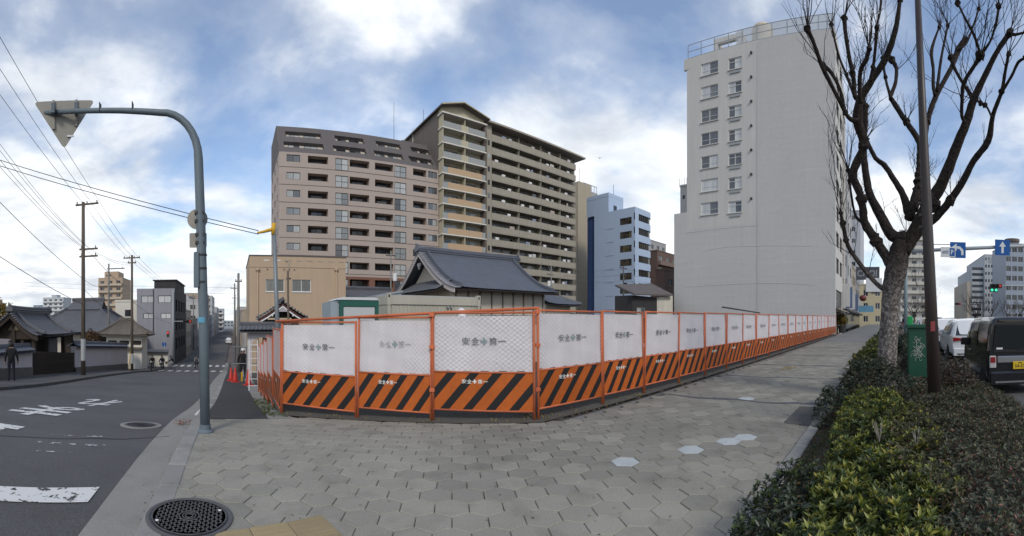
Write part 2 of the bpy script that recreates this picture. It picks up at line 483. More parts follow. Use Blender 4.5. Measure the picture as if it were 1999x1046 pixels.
# thin bluish dark bands of wavy width across the pavement
BAND = M('dark_band', (.085,.09,.10), .9, .15, 4, fine=.1)
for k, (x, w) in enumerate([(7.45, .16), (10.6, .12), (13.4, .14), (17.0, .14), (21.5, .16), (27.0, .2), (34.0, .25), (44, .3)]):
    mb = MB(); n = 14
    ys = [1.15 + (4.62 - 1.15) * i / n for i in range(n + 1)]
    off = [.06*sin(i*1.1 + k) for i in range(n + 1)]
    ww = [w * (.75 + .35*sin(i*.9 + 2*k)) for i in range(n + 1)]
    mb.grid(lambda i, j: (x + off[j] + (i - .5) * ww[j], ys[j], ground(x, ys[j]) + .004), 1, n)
    mb.build('pavement_band', BAND, pav_root)
# tactile paving: yellow bar tiles
TACT = M('tactile_tile', (.27,.215,.125), .85, .14, 3, bump=.2, orand=.12, fine=.1)
tact_root = tag(put('tactile_paving', None, None, (.33, 2.86, .006), radians(13)), 'faded yellow tactile paving tiles with raised bars beside the round manhole', 'paving')
tm = MB(); tm.cham(-.147, .147, -.147, .147, -.04, .004, .006)
for k in range(4): tm.cham(-.125, .125, -.105 + k*.07 - .012, -.105 + k*.07 + .012, .003, .009, .003)
td = tm.data('tile', TACT)
for i in range(-1, 2):
    for j in range(-1, 1):
        put('tile', td, tact_root, (i*.30, j*.30 + .15, random.uniform(-.002, .002)), random.uniform(-.01, .01))
# manholes
IRON = M('cast_iron', (.030,.031,.036), .45, .25, 6, bump=.3, bscale=60, spec=.5, metal=.35)
IRON_G = M('worn_iron', (.075,.076,.078), .6, .25, 6, bump=.3, bscale=60, spec=.4)
mh = thing('manhole_cover', 'round dark iron manhole cover with chequered tread in the corner pavement', 'manhole', (-.35, 3.27, .010))
fr = MB().lathe([(.345, -.03), (.345, .004), (.335, .007), (.318, .007), (.314, .002), (.0, .002)], 48)
fr.build('frame_ring', IRON_G, mh)
cv = MB().lathe([(.308, -.02), (.308, .006), (.0, .006)], 48)
cvo = cv.build('lid', IRON, mh)
tr = MB()
for i in range(-9, 10):
    for j in range(-9, 10):
        x, y = i*.031, j*.031
        r = math.hypot(x, y)
        if r > .272 or r < .085: continue
        a = pi/4 if (i + j) % 2 else -pi/4
        tr.add([(x + cos(a)*dx - sin(a)*dy, y + sin(a)*dx + cos(a)*dy, z) for z in (.006, .0105) for dx, dy in ((-.013,-.005),(.013,-.005),(.013,.005),(-.013,.005))],
               [(4,5,6,7),(0,1,5,4),(1,2,6,5),(2,3,7,6),(3,0,4,7)])
tr.build('tread', IRON_G, cvo)['kind'] = 'stuff'
for r in (.292, .078, .052, .03):
    MB().lathe([(r - .004, .006), (r - .004, .011), (r + .004, .011), (r + .004, .006)], 40).build('ring', IRON_G, cvo)
for a in (radians(205), radians(25)):
    MB().lathe([(.014, .006), (.014, .010), (.0, .010)], 12, .262*cos(a), .262*sin(a)).build('key_stud', WHITEMETAL, cvo)
g = onG(275, 830, -.12)
mh2 = thing('manhole_cover', 'worn round manhole cover flush in the side street asphalt', 'manhole', (g.x, g.y, g.z + .004))
mh2.rotation_euler = ((ground(0, g.y+.3) - ground(0, g.y-.3)) / .6, 0, 0)
MB().lathe([(.37, -.02), (.37, .005), (.30, .007), (.30, .004), (.0, .004)], 40).build('frame_ring', CONC, mh2)
l2 = MB().lathe([(.297, -.02), (.297, .006), (.0, .006)], 40).build('lid', IRON_G, mh2)
for r in (.25, .16, .08): MB().lathe([(r-.006, .006), (r-.006, .010), (r+.006, .010), (r+.006, .006)], 32).build('ring', IRON, l2)

# ---- painted markings
def paint_mat(name, col, thr, scale=9):
    m = bpy.data.materials.new(name); m.use_nodes = True
    n, l = m.node_tree.nodes, m.node_tree.links
    b = n['Principled BSDF']; b.inputs['Base Color'].default_value = (*col, 1); b.inputs['Roughness'].default_value = .75
    geo = n.new('ShaderNodeNewGeometry')
    a = n.new('ShaderNodeTexNoise'); a.inputs['Scale'].default_value = scale; a.inputs['Detail'].default_value = 9; a.inputs['Roughness'].default_value = .68
    l.new(geo.outputs['Position'], a.inputs['Vector'])
    r = n.new('ShaderNodeValToRGB'); r.color_ramp.elements[0].position = thr; r.color_ramp.elements[1].position = thr + .05
    l.new(a.outputs[0], r.inputs[0])
    t = n.new('ShaderNodeBsdfTransparent'); mx = n.new('ShaderNodeMixShader')
    l.new(r.outputs[0], mx.inputs[0]); l.new(t.outputs[0], mx.inputs[1]); l.new(b.outputs[0], mx.inputs[2])
    l.new(mx.outputs[0], n['Material Output'].inputs['Surface'])
    return m
PAINT = paint_mat('road_paint', (.55,.55,.54), .40)
PAINT_OLD = paint_mat('road_paint_faded', (.34,.345,.345), .52, 7)
def painted(name, poly_fn_quads, mat, label, cat='road marking', off=-.12, group=None):
    mb = MB()
    for q in poly_fn_quads:
        n = 6
        a, b, c, d = [Vector(p) for p in q]
        def P(i, j):
            u, v = i/n, j/n
            p = (a*(1-u) + b*u)*(1-v) + (d*(1-u) + c*u)*v
            return (p.x, p.y, ground(p.x, p.y) + off + .005)
        mb.grid(P, n, n)
    return tag(mb.build(name, mat), label, cat, group)
painted('stop_line', [((-1.32,3.62),(-1.33,4.0),(-4.7,2.45),(-4.6,2.1))], PAINT, 'broad white stop line across the near side street lane')
for k, (x0, x1, y, w, lb) in enumerate([(-2.7, -1.9, 5.75, .07, 'thin faded white dash on asphalt, farthest of three worn stripes'),
                                  (-2.75, -1.75, 5.2, .09, 'thin faded white dash on asphalt, middle of three worn stripes'),
                                  (-2.6, -2.0, 4.75, .06, 'thin faded white dash on asphalt, nearest of three worn stripes')]):
    painted('worn_stripe', [((x0,y),(x1,y+.25),(x1,y+.25+w),(x0,y+w))], PAINT_OLD, lb, group='worn stripes')
painted('edge_line', [((-.75,7.9),(-.60,7.9),(-.60,12),(-.75,12))], PAINT, 'white painted edge patch on the kerb behind the grey sign pole', off=.0)
# stop lettering on the lane, read by drivers coming uphill
def glyph_mesh(ch, w, h, depth=0.0, res=3):
    c = bpy.data.curves.new('glyph', 'FONT'); c.body = ch; c.size = 1.0; c.resolution_u = res; c.extrude = 0
    c.offset = 0.018
    o = bpy.data.objects.new('glyph', c); COL.objects.link(o)
    dg = bpy.context.evaluated_depsgraph_get()
    me = o.evaluated_get(dg).to_mesh()
    co = np.array([v.co[:] for v in me.vertices]); fs = [tuple(p.vertices) for p in me.polygons]
    o.evaluated_get(dg).to_mesh_clear()
    bpy.data.objects.remove(o); bpy.data.curves.remove(c)
    mn, mxx = co.min(0), co.max(0)
    sx = w / max(mxx[0]-mn[0], 1e-6); sy = h / max(mxx[1]-mn[1], 1e-6)
    v = [((p[0]-(mn[0]+mxx[0])/2)*sx, (p[1]-(mn[1]+mxx[1])/2)*sy, 0) for p in co]
    return v, fs
for ch, yc, ln, wd, what in (('止', 4.95, 2.2, 1.3, 'nearest of three painted road characters, cut by the photo edge'),
                       ('ま', 8.25, 2.1, 1.2, 'middle of three painted road characters with two crossbars and a loop'),
                       ('れ', 11.6, 2.5, 1.2, 'farthest of three painted road characters on the side street lane')):
    v, fs = glyph_mesh(ch, wd, ln)
    pts = []
    for p in v:
        x, y = -3.95 - p[0], yc - p[1]
        pts.append((x, y, ground(x, y) - .12 + .010))
    tag(MB().add(pts, fs).build('road_lettering', PAINT), 'white ' + what, 'road marking', 'stop lettering')
# zebra crossings at the foot of the slope
for (y0, y1, wh) in ((42.6, 45.4, 'near'), (53.2, 56.0, 'far')):
    for k in range(8):
        x0 = -7.9 + k * .92
        painted('crossing_bar', [((x0,y0),(x0+.46,y0),(x0+.46,y1),(x0,y1))], PAINT,
                'white zebra bar of the %s crossing, %s from the left kerb' % (wh, ORD[k]), group='zebra bars of the %s crossing' % wh)
tag(painted('pavement_mark', [((12.2,2.9),(13.0,2.9),(13.0,3.3),(12.2,3.3))], paint_mat('ochre_mark', (.30,.20,.06), .50, 8),
        'small worn ochre painted mark on the pavement', off=.004), cat='road marking')
# sunken patch by the bed
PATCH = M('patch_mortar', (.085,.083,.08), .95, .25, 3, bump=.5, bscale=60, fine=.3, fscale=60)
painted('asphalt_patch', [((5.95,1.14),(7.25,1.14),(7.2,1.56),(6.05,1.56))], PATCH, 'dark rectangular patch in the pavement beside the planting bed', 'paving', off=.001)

# bare ground of the lot reaches just past the fence, with the corner cut
_e = .13
_pl = [(.88, FY1 - .10), (FX1 - .02, FY1 - _e*1.35), (FX0 - .06, FY0 - _e*1.35), (FX0 + .06, FY0 - _e*1.3), (12.0, FY0 - _e), (26.0, FY0 - _e), (39.0, FY0 - _e)]
mb = MB()
for a, b in zip(_pl[:-1], _pl[1:]):
    pa, pb = Vector((a[0], a[1])), Vector((b[0], b[1]))
    n = 8
    def P(i, j):
        p = pa.lerp(pb, i / n); y = p.y + j * 1.6
        return (p.x + (.0 if j == 0 else .0), y, ground(p.x, p.y) + .008 - .002*j)
    mb.grid(P, n, 2)
mb.build('lot_edge', LOT)['kind'] = 'structure'

SEAM = M('tar_seam', (.018,.018,.019), .7, .2, 3)
_sp = [onG(x, y, -.115) for x, y in ((0, 850), (60, 853), (120, 856), (180, 855), (240, 857), (290, 854), (330, 852))]
mb = MB()
for a, b in zip(_sp[:-1], _sp[1:]):
    mb.add([(a.x, a.y - .012, a.z + .003), (b.x, b.y - .012, b.z + .003), (b.x, b.y + .012, b.z + .003), (a.x, a.y + .012, a.z + .003)], [(0,1,2,3)])
mb.build('tar_seam', SEAM, bpy.data.objects['side_street'])

# ------------------------------------------------------------------ construction fence
ORANGE = M('fence_orange_tube', (.43,.115,.05), .6, .25, 5, orand=.15, spec=.3)
def stripe_mat():
    m = M('striped_board', (.37,.085,.012), .6, .2, 3, orand=.12, fine=.15, fscale=14, streak=.15)
    n, l = m.node_tree.nodes, m.node_tree.links
    b = n['Principled BSDF']
    src = b.inputs['Base Color'].links[0].from_socket
    tc = n.new('ShaderNodeTexCoord'); sp = n.new('ShaderNodeSeparateXYZ'); l.new(tc.outputs['Object'], sp.inputs[0])
    def mth(op, a, c):
        q = n.new('ShaderNodeMath'); q.operation = op
        for i, v in enumerate((a, c)):
            if isinstance(v, (int, float)): q.inputs[i].default_value = v
            else: l.new(v, q.inputs[i])
        return q.outputs[0]
    ph = mth('FRACT', mth('DIVIDE', mth('ADD', mth('SUBTRACT', sp.outputs[0], mth('MULTIPLY', sp.outputs[2], .78)), 9.0), .345), 0)
    k = mth('LESS_THAN', ph, .42)
    mx = n.new('ShaderNodeMix'); mx.data_type = 'RGBA'
    l.new(k, mx.inputs[0]); l.new(src, mx.inputs[6]); mx.inputs[7].default_value = (.012,.012,.013,1)
    l.new(mx.outputs[2], b.inputs['Base Color'])
    return m
STRIPE = stripe_mat()
SHEET = M('white_mesh_sheet', (.60,.582,.605), .8, .08, 2.5, bump=.35, bscale=9, orand=.07, streak=.10)
WIRE = M('chain_wire', (.45,.43,.45), .5, .1)
def ink(name, col, thr):
    return paint_mat(name, col, thr, 38)
INK = [ink('sheet_ink', (.045,.05,.055), .36), ink('sheet_ink_faded', (.13,.14,.155), .40), ink('sheet_ink_ghost', (.30,.30,.32), .46)]
INKG = ink('green_cross_ink', (.20,.29,.295), .42)
INKW = ink('white_ink', (.60,.60,.58), .36)
PW, PH = 1.56, 1.80
def sheet_var(seed):
    r = random.Random(seed)
    ph = [r.uniform(0, 6) for _ in range(8)]
    def P(i, j):
        x = .03 + (PW - .06) * i / 26; z = .815 + .885 * j / 16
        y = .007 * sin(5*x + 4*z + ph[0]) + .004 * sin(11*x - 7*z + ph[1]) + .003 * sin(19*z + 5*x + ph[2]) + .002 * sin(31*x + ph[3])
        if j == 0: z -= .012 * sin(23*x + ph[4])
        return (x, .02 + y, z)
    return MB().grid(P, 26, 16).data('sheet', SHEET, True)
SHEETS = [sheet_var(k) for k in range(5)]
def chain_link():
    mb = MB(); x0, x1, z0, z1 = .03, PW - .03, .82, 1.73
    st = .074; t = .0016
    def seg(a, b):
        dx, dz = b[0]-a[0], b[1]-a[1]; L = math.hypot(dx, dz)
        if L < .01: return
        nx, nz = -dz/L*t, dx/L*t
        y = -.004
        mb.add([(a[0]+nx, y, a[1]+nz), (a[0]-nx, y, a[1]-nz), (b[0]-nx, y, b[1]-nz), (b[0]+nx, y, b[1]+nz), (a[0], y-.004, a[1]), (b[0], y-.004, b[1])],
               [(0,4,5,3), (4,1,2,5), (0,3,2,1)])
    sl = .85
    c = z0 - sl * x1
    while c < z1 - sl * x0:
        xa = max(x0, (z0 - c) / sl); xb = min(x1, (z1 - c) / sl)
        if xb > xa: seg((xa, c + sl*xa), (xb, c + sl*xb))
        c += st
    c = z0 + sl * x0
    while c < z1 + sl * x1:
        xa = max(x0, (c - z1) / sl); xb = min(x1, (c - z0) / sl)
        if xb > xa: seg((xa, c - sl*xa), (xb, c - sl*xb))
        c += st
    return mb.data('chain_link', WIRE)
CHAIN = chain_link()
fm = MB()
fm.tube([(.022, 0, 0), (.022, 0, 1.77)], .021, 8); fm.tube([(PW - .022, 0, 0), (PW - .022, 0, 1.77)], .021, 8)
fm.tube([(.022, 0, 1.75), (PW - .022, 0, 1.75)], .017, 8); fm.tube([(.022, 0, .80), (PW - .022, 0, .80)], .015, 8); fm.tube([(.022, 0, .19), (PW - .022, 0, .19)], .017, 8)
FRAME = fm.data('frame', ORANGE, True)
bm_ = MB().box(.04, PW - .04, -.004, .008, .205, .785)
BOARD = bm_.data('striped_board', STRIPE)
CLAMP = MB().cham(-.032, .05, -.034, .034, -.028, .028, .008).data('clamp', ORANGE)
_g = {ch: glyph_mesh(ch, 1, 1) for ch in '安全第'}
_g['一'] = ([(-.5,-.06,0),(.5,-.06,0),(.5,.06,0),(-.5,.06,0)], [(0,1,2,3)])
_cross = ([(-.17,-.5,0),(.17,-.5,0),(.17,-.17,0),(.5,-.17,0),(.5,.17,0),(.17,.17,0),(.17,.5,0),(-.17,.5,0),(-.17,.17,0),(-.5,.17,0),(-.5,-.17,0),(-.17,-.17,0)], [tuple(range(12))])
def lettering(s, cx, cz, y):
    a, c = MB(), MB()
    for k, ch in enumerate('安全+第一'):
        v, f = _cross if ch == '+' else _g[ch]
        sz = s * (.92 if ch == '+' else 1)
        (c if ch == '+' else a).add([(cx + (k - 2) * s * 1.14 + p[0]*sz, y, cz + p[1]*sz) for p in v], f)
    return a, c
a_, c_ = lettering(.118, .80, 1.30, .0)
UPA = [a_.data('lettering', m) for m in INK]; UPC = c_.data('green_cross', INKG)
a_, c_ = lettering(.070, .66, .655, -.0065)
LOA = a_.data('lettering', INKW); LOC = c_.data('white_cross', INKW)
def fence_panel(p, q, label, group, thick=False, fade=0, z=None, sv=0):
    p, q = Vector(p), Vector(q)
    w = (q - p).length; rz = atan2(q.y - p.y, q.x - p.x)
    zz = (ground(p.x, p.y) + ground(q.x, q.y)) / 2 if z is None else z
    t = thing('fence_panel', label, 'fence', (p.x, p.y, zz - .02), rz, group)
    t.scale = (w / PW, 1, 1)
    t.rotation_euler = (random.uniform(-.025, .025), random.uniform(-.006, .006), rz)
    put('frame', FRAME, t)
    s = put('sheet', SHEETS[sv % 5], t)
    put('chain_link', CHAIN, s)
    put('lettering', UPA[fade], s)['kind'] = 'stuff'; put('green_cross', UPC, s)
    b = put('striped_board', BOARD, t)
    put('lettering', LOA, b)['kind'] = 'stuff'; put('white_cross', LOC, b)
    if thick:
        for z in (.5, 1.2, 1.72): put('clamp', CLAMP, t, (0, 0, z))
    return t
# corner-cut run, left to right
posts = [onY(548, 800, FY1), None, None, None]
cA, cB = Vector((FX1, FY1)), Vector((FX0, FY0))
def cut(px):      # bearing of a post meets the corner-cut line
    b = bear(px); dx, dy = sin(b), cos(b)
    e = cB - cA
    # cA + t e = s d
    det = e.x * (-dy) + e.y * dx
    t = (-(cA.x) * (-dy) + -(cA.y) * dx) / det
    return cA + e * t
cp = [cut(549), cut(697), cut(843), cut(1046)]
for k, lb in enumerate(('orange and white fence panel at the cut corner nearest the side street', 'orange and white fence panel in the middle of the cut corner, faded lettering',
                        'wide orange and white fence panel at the cut corner beside the pavement bend')):
    fence_panel(cp[k], cp[k+1], lb, 'fence panels of the building site', thick=(k == 2), fade=(1, 2, 1)[k], sv=k)
# run along the pavement
RXPX = [1049, 1177, 1257, 1325, 1377, 1418, 1450, 1476, 1501, 1521]
rx = [FY0 * tan(bear(p)) for p in RXPX]
while rx[-1] < 38.0: rx.append(rx[-1] + 1.69)
for k in range(len(rx) - 1):
    fence_panel((rx[k], FY0, 0), (rx[k+1], FY0, 0), 'orange and white fence panel along the pavement, %s from the cut corner' % ORD[k],
                'fence panels of the building site', thick=(k == 0), fade=(1, 0, 0, 0, 0, 1, 0, 0)[k % 8], sv=k + 1)
# run down the side street (seen edge on), hung with orange netting
NET = M('orange_netting', (.42,.16,.10), .8, .15, 3, streak=.1)
for k in range(5):
    y0 = FY1 + (5 - k) * 0 + k * 1.5
    _t = fence_panel((FX1, y0 + 1.5, 0), (FX1, y0, 0), 'orange fence panel seen edge on down the side street, %s from the corner' % ORD[k], 'fence panels of the building site', sv=k,
                z=ground(FX1, y0 + .75))
    for ch in _t.children:
        if ch.name.startswith('sheet'):
            ch.material_slots[0].link = 'OBJECT'; ch.material_slots[0].material = NET
# scaffold tube laid along the fence top
def wire_pts(a, b, sag, n=14):
    a, b = Vector(a), Vector(b)
    return [a.lerp(b, i / n) - Vector((0, 0, sag * 4 * (i/n) * (1 - i/n))) for i in range(n + 1)]
tag(MB().tube([(cp[0].x - .1, cp[0].y + .05, 1.55), (cp[3].x + .1, cp[3].y + .03, 1.76)], .024, 8).build('scaffold_tube', ORANGE, smooth=True), 'orange scaffold tube tied along the top of the cut corner fence', 'tube')
tag(MB().tube([(11.9, FY0 + .10, 1.99), (15.6, FY0 + .07, 1.88)], .024, 8).build('scaffold_tube', DARKMETAL, smooth=True), 'dark scaffold tube lying along the top of the pavement fence', 'tube')
# dirt, stones and weeds under the fence
def scatter_stones(name, n, fn, smin, smax, mat, label):
    mb = MB()
    for _ in range(n):
        x, y = fn(); s = random.uniform(smin, smax); z = ground(x, y) - .02
        a = random.uniform(0, 6.28); h = s * random.uniform(.4, .8)
        vs = [(x + s*cos(a + 2*pi*k/5)*random.uniform(.7, 1.1), y + s*sin(a + 2*pi*k/5)*random.uniform(.7, 1.1), z) for k in range(5)]
        vs += [(x + .5*s*cos(a + 2*pi*k/5), y + .5*s*sin(a + 2*pi*k/5), z + h) for k in range(5)]
        mb.add(vs, [(5,6,7,8,9)] + [(k, (k+1)%5, 5+(k+1)%5, 5+k) for k in range(5)])
    return tag(mb.build(name, mat), label, 'gravel', kind='stuff')
def under_fence():
    u = random.random()
    if u < .45:
        t = random.random(); p = cA.lerp(cB, t); n = Vector((cB.y - cA.y, -(cB.x - cA.x))).normalized()
        o = random.uniform(-1.2, .14); p = p + n * o if (n.x + n.y) < 0 else p - n * o
        return p.x, p.y
    x = FX0 + random.random() ** 2 * 16
    return x, FY0 + random.uniform(-.16, 1.2)
scatter_stones('gravel', 5200, under_fence, .008, .032, M('gravel_stone', (.085,.079,.07), .95, .3, 20, island=.5), 'loose gravel and rubble under the orange fence')
def tufts(name, n, fn, hmin, hmax, mat, label):
    mb = MB()
    for _ in range(n):
        x, y = fn(); z = ground(x, y) - .03
        for _b in range(9):
            a = random.uniform(0, 6.28); h = random.uniform(hmin, hmax); l = random.uniform(.2, .7) * h
            bx, by = x + random.uniform(-.03, .03), y + random.uniform(-.03, .03)
            w = .003
            mb.add([(bx - w*sin(a), by + w*cos(a), z), (bx + w*sin(a), by - w*cos(a), z), (bx + l*.4*cos(a), by + l*.4*sin(a), z + h*.7), (bx + l*cos(a), by + l*sin(a), z + h)], [(0,1,2),(0,2,3)])
    return tag(mb.build(name, mat), label, 'weeds', kind='stuff')
WEED = M('dry_weed', (.16,.13,.06), .9, .3, 9, island=.4)
WEEDG = M('green_weed', (.06,.085,.028), .9, .3, 9, island=.4)
tufts('weeds', 300, under_fence, .03, .11, WEED, 'dry grass tufts along the foot of the fence')
tufts('weeds', 160, lambda: (FX1 - random.uniform(-.1, .35), FY1 + random.uniform(-.5, 5)), .03, .10, WEEDG, 'green weeds at the foot of the side street fence')
LEAFD = M('fallen_leaf', (.20,.075,.03), .9, .3, 9, island=.4)
g = onG(357, 826, -.10)
mb = MB()
for _ in range(60):
    x, y = g.x + random.gauss(0, .07), g.y + random.gauss(0, .07); z = g.z + random.uniform(.0, .05); a = random.uniform(0, 6.28); s = random.uniform(.015, .03)
    mb.add([(x + s*cos(a), y + s*sin(a), z), (x - s*.5*sin(a), y + s*.5*cos(a), z + .01), (x - s*cos(a), y - s*sin(a), z), (x + s*.5*sin(a), y - s*.5*cos(a), z + .012)], [(0,1,2,3)])
tag(mb.build('leaf_litter', LEAFD), 'small pile of brown leaves in the gutter beside the grey pole', 'leaves', kind='stuff')

# ------------------------------------------------------------------ sign pole with bent arm
POLEM = M('pole_paint', (.105,.135,.155), .55, .15, 3, bump=.1, bscale=40, streak=.15, spec=.35)
PLATE = M('sign_back', (.27,.255,.22), .6, .14, 4, metal=.25, streak=.12)
PB = Vector((-.42, 6.16, ground(-.42, 6.16)))
sp = thing('sign_pole', 'tall blue grey sign pole bending into a long arm over the side street', 'sign pole', PB)
pts = [(0, 0, 0), (-.02, 0, 1.5), (-.07, 0, 3.2), (-.10, 0, 4.05)]
top = 4.05
for k in range(1, 9):
    a = pi/2 * k / 8
    pts.append((-.10 - .58*(1 - cos(a)), 0, top + .72*sin(a)))
arm_end = (-2.58, 0, 5.06)
pts += [(-1.3, 0, top + .72 + .10), arm_end]
MB().tube(pts, [.074, .073, .071, .068] + [.062 - .002*k for k in range(8)] + [.042, .036], 16).build('pole', POLEM, sp, smooth=True)
MB().lathe([(.12, 0), (.12, .02), (.085, .05), (.085, .12), (.0, .12)], 16).build('base_collar', POLEM, sp)
for x in (-1.1, -1.62):
    MB().cham(x - .005, x + .005, -.05, .05, 4.78 + (-.68 - x)*.12, 4.92 + (-.68 - x)*.12, .004).build('arm_clip', DARKMETAL, sp)
st = thing('triangular_road_sign', 'back of an inverted triangle stop sign hung from the pole arm', 'road sign', PB + Vector((-2.27, .09, 4.62)), radians(20))
def rounded(poly, r, n=5):
    out = []; N = len(poly)
    for i in range(N):
        p0, p1, p2 = Vector(poly[i-1]), Vector(poly[i]), Vector(poly[(i+1) % N])
        a = (p0 - p1).normalized(); b = (p2 - p1).normalized()
        s, e = p1 + a*r, p1 + b*r
        for k in range(n + 1):
            t = k / n
            out.append(tuple((s*(1-t)*(1-t) + p1*2*t*(1-t) + e*t*t)))
    return out
MB().prism(rounded([(-.50, .62), (0, -.17), (.50, .62)], .08), 0, .006).build('plate', PLATE, st)
for x in (-.17, .2):
    MB().box(x - .018, x + .018, -.03, -.001, .15 if x < 0 else .19, .62).build('rib', PLATE, st)
    MB().cham(x - .03, x + .03, -.15, -.031, .36, .52, .006).build('clamp', POLEM, st)
MB().cham(.05, .16, -.02, -.001, .02, .05, .004).build('sticker', WHITEMETAL, st)
rs = thing('round_sign', 'back of a small round sign clamped to the grey pole', 'road sign', PB + Vector((-.125, .105, 3.18)))
o = MB().lathe([(.155, 0), (.155, .006), (.0, .006)], 32).build('plate', PLATE, rs); o.rotation_euler = (-pi/2, 0, 0)
MB().box(-.02, .02, -.04, -.002, -.1, .1).build('rib', PLATE, rs)
for z in (-.06, .06): MB().cham(-.03, .11, -.17, -.041, z - .02, z + .02, .005).build('clamp', DARKMETAL, rs)
bs = thing('plate_sign', 'back of a small rectangular sign plate below the round sign', 'road sign', PB + Vector((-.115, .10, 2.86)))
MB().prism(rounded([(-.13, -.11), (.13, -.11), (.13, .11), (-.13, .11)], .02), 0, .006).build('plate', PLATE, bs)
for z in (-.06, .06): MB().cham(-.03, .11, -.165, -.002, z - .02, z + .02, .005).build('clamp', DARKMETAL, bs)
cb = thing('control_box', 'narrow grey box strapped to the sign pole below the plates', 'box', PB + Vector((-.125, -.03, 2.42)))
MB().cham(-.04, .045, -.06, .06, -.28, .24, .015).build('case', POLEM, cb)
for z in (-.2, 0, .2): MB().lathe([(.083, z - .012), (.083, z + .012)], 14, .07, .03).build('strap', DARKMETAL, cb)
MB().lathe([(.0765, 1.62), (.0765, 1.70), (.07, 1.70)], 16, -.035, 0).build('blue_sticker', M('blue_sticker', (.10,.28,.40), .5), sp)

# ------------------------------------------------------------------ utility poles and wires
WOODP = M('weathered_pole', (.105,.085,.066), .9, .2, 2, bump=.3, bscale=20, streak=.2)
CONCP = M('concrete_pole', (.17,.165,.155), .9, .15, 2, streak=.15)
INSUL = M('insulator', (.30,.30,.30), .4, .1)
def upole(x, y, ztop, label, r=.15, arms=(), mat=WOODP, band=None, name='utility_pole', extra=None):
    zb = ground(x, y)
    t = thing(name, label, 'utility pole', (x, y, zb))
    H = ztop - zb
    MB().tube([(0,0,-.1), (0,0,H)], [r, r*.68], 12).build('pole', mat, t, smooth=True)
    for (z, x0, x1, ni) in arms:
        a = MB().box(x0, x1, -.05, .05, z - zb - .05, z - zb + .05).build('crossarm', DARKMETAL if mat is not WOODP else WOODP, t)
        for k in range(ni):
            xx = x0 + (x1 - x0) * (k + .15) / (ni - .7 if ni > 1 else 1)
            MB().lathe([(.03, z - zb + .05), (.055, z - zb + .09), (.03, z - zb + .13), (.055, z - zb + .17), (.02, z - zb + .2)], 8, xx, 0).build('insulator', INSUL, a)
    if band: MB().lathe([(r*1.02 + .004, band[0] - zb), (r*1.0 + .006, band[1] - zb)], 14).build('poster_wrap', M('pole_wrap', (.34,.35,.35), .7), t)
    if extra: extra(t, zb)
    return t
def box_on_pole(z, x, w, h, mat=DARKMETAL, nm='transformer'):
    return lambda t, zb: MB().lathe([(w*.5, z - zb), (w*.55, z - zb + .05), (w*.55, z - zb + h - .05), (w*.4, z - zb + h)], 12, x, 0).build(nm, mat, t)
P0, P1, P2 = (-9.2, 13.0), (-9.2, 24.4), (-9.2, 37.0)
upole(*P0, 12.6, 'tall pole at the left edge of the photo carrying the upper wires', arms=((12.3, -.9, .9, 3), (8.6, -.7, .7, 2)))
upole(*P1, 9.0, 'brown utility pole with a pale wrapped base in front of the temple wall', arms=((8.85, -.5, 1.0, 3), (6.05, -.25, .95, 2), (5.6, -.25, .95, 2)), band=(-.9, .45))
upole(*P2, 7.6, 'utility pole with an insulator crossbar by the yellow stake', arms=((7.35, -.8, .75, 4), (6.9, -.4, .4, 2)), band=(-2.3, -1.4))
upole(-14.2, 46.0, 8.2, 'slim dark utility pole rising behind the temple wall', r=.14, arms=((7.6, -.2, 1.9, 2), (6.8, -.3, .3, 2)), mat=CONCP)
upole(.42, 36.0, 5.7, 'thick concrete utility pole beside the beige building', r=.15, arms=((5.0, -.3, .3, 2),), mat=CONCP)
upole(.15, 60.0, 7.0, 'second utility pole down the street beside the beige building', r=.15, arms=((6.3, -.6, .6, 3),), mat=CONCP)
upole(.3, 85.0, 6.8, 'third utility pole down the street, far beyond the crossing', r=.15, arms=((6.3, -.6, .6, 3),), mat=CONCP)
upole(-8.7, 62.0, 6.5, 'utility pole at the foot of the lavender building', r=.16, arms=((6.0, -.6, .6, 3), (5.3, -.5, .5, 2)), mat=CONCP)
upole(-8.7, 90.0, 7.5, 'utility pole far down the left of the street', r=.16, arms=((7.0, -.8, .8, 3),), mat=CONCP)
q = onY(763, 490, 44.0)
upole(q.x, 44.0, q.z, 'slim utility pole in front of the pink apartment block', r=.11, arms=((q.z - .5, -.6, .6, 2),), mat=CONCP, extra=box_on_pole(q.z - 3.4, .5, .45, .9, WHITEMETAL))
q = onY(1076, 518, 52.0)
upole(q.x, 52.0, q.z, 'utility pole with pale fittings behind the temple hall', r=.15, arms=((q.z - .4, -.8, .8, 3), (q.z - 1.6, -1.0, .6, 3)), mat=CONCP, extra=box_on_pole(q.z - 3.6, -.5, .5, .9, WHITEMETAL))
q = onY(1217, 520, 40.0)
upole(q.x, 40.0, q.z, 'utility pole in front of the blue office building', r=.16, arms=((q.z - .3, -1.1, .9, 4), (q.z - 1.5, -.8, .8, 3)), mat=CONCP, extra=box_on_pole(q.z - 3.6, .5, .6, 1.0))
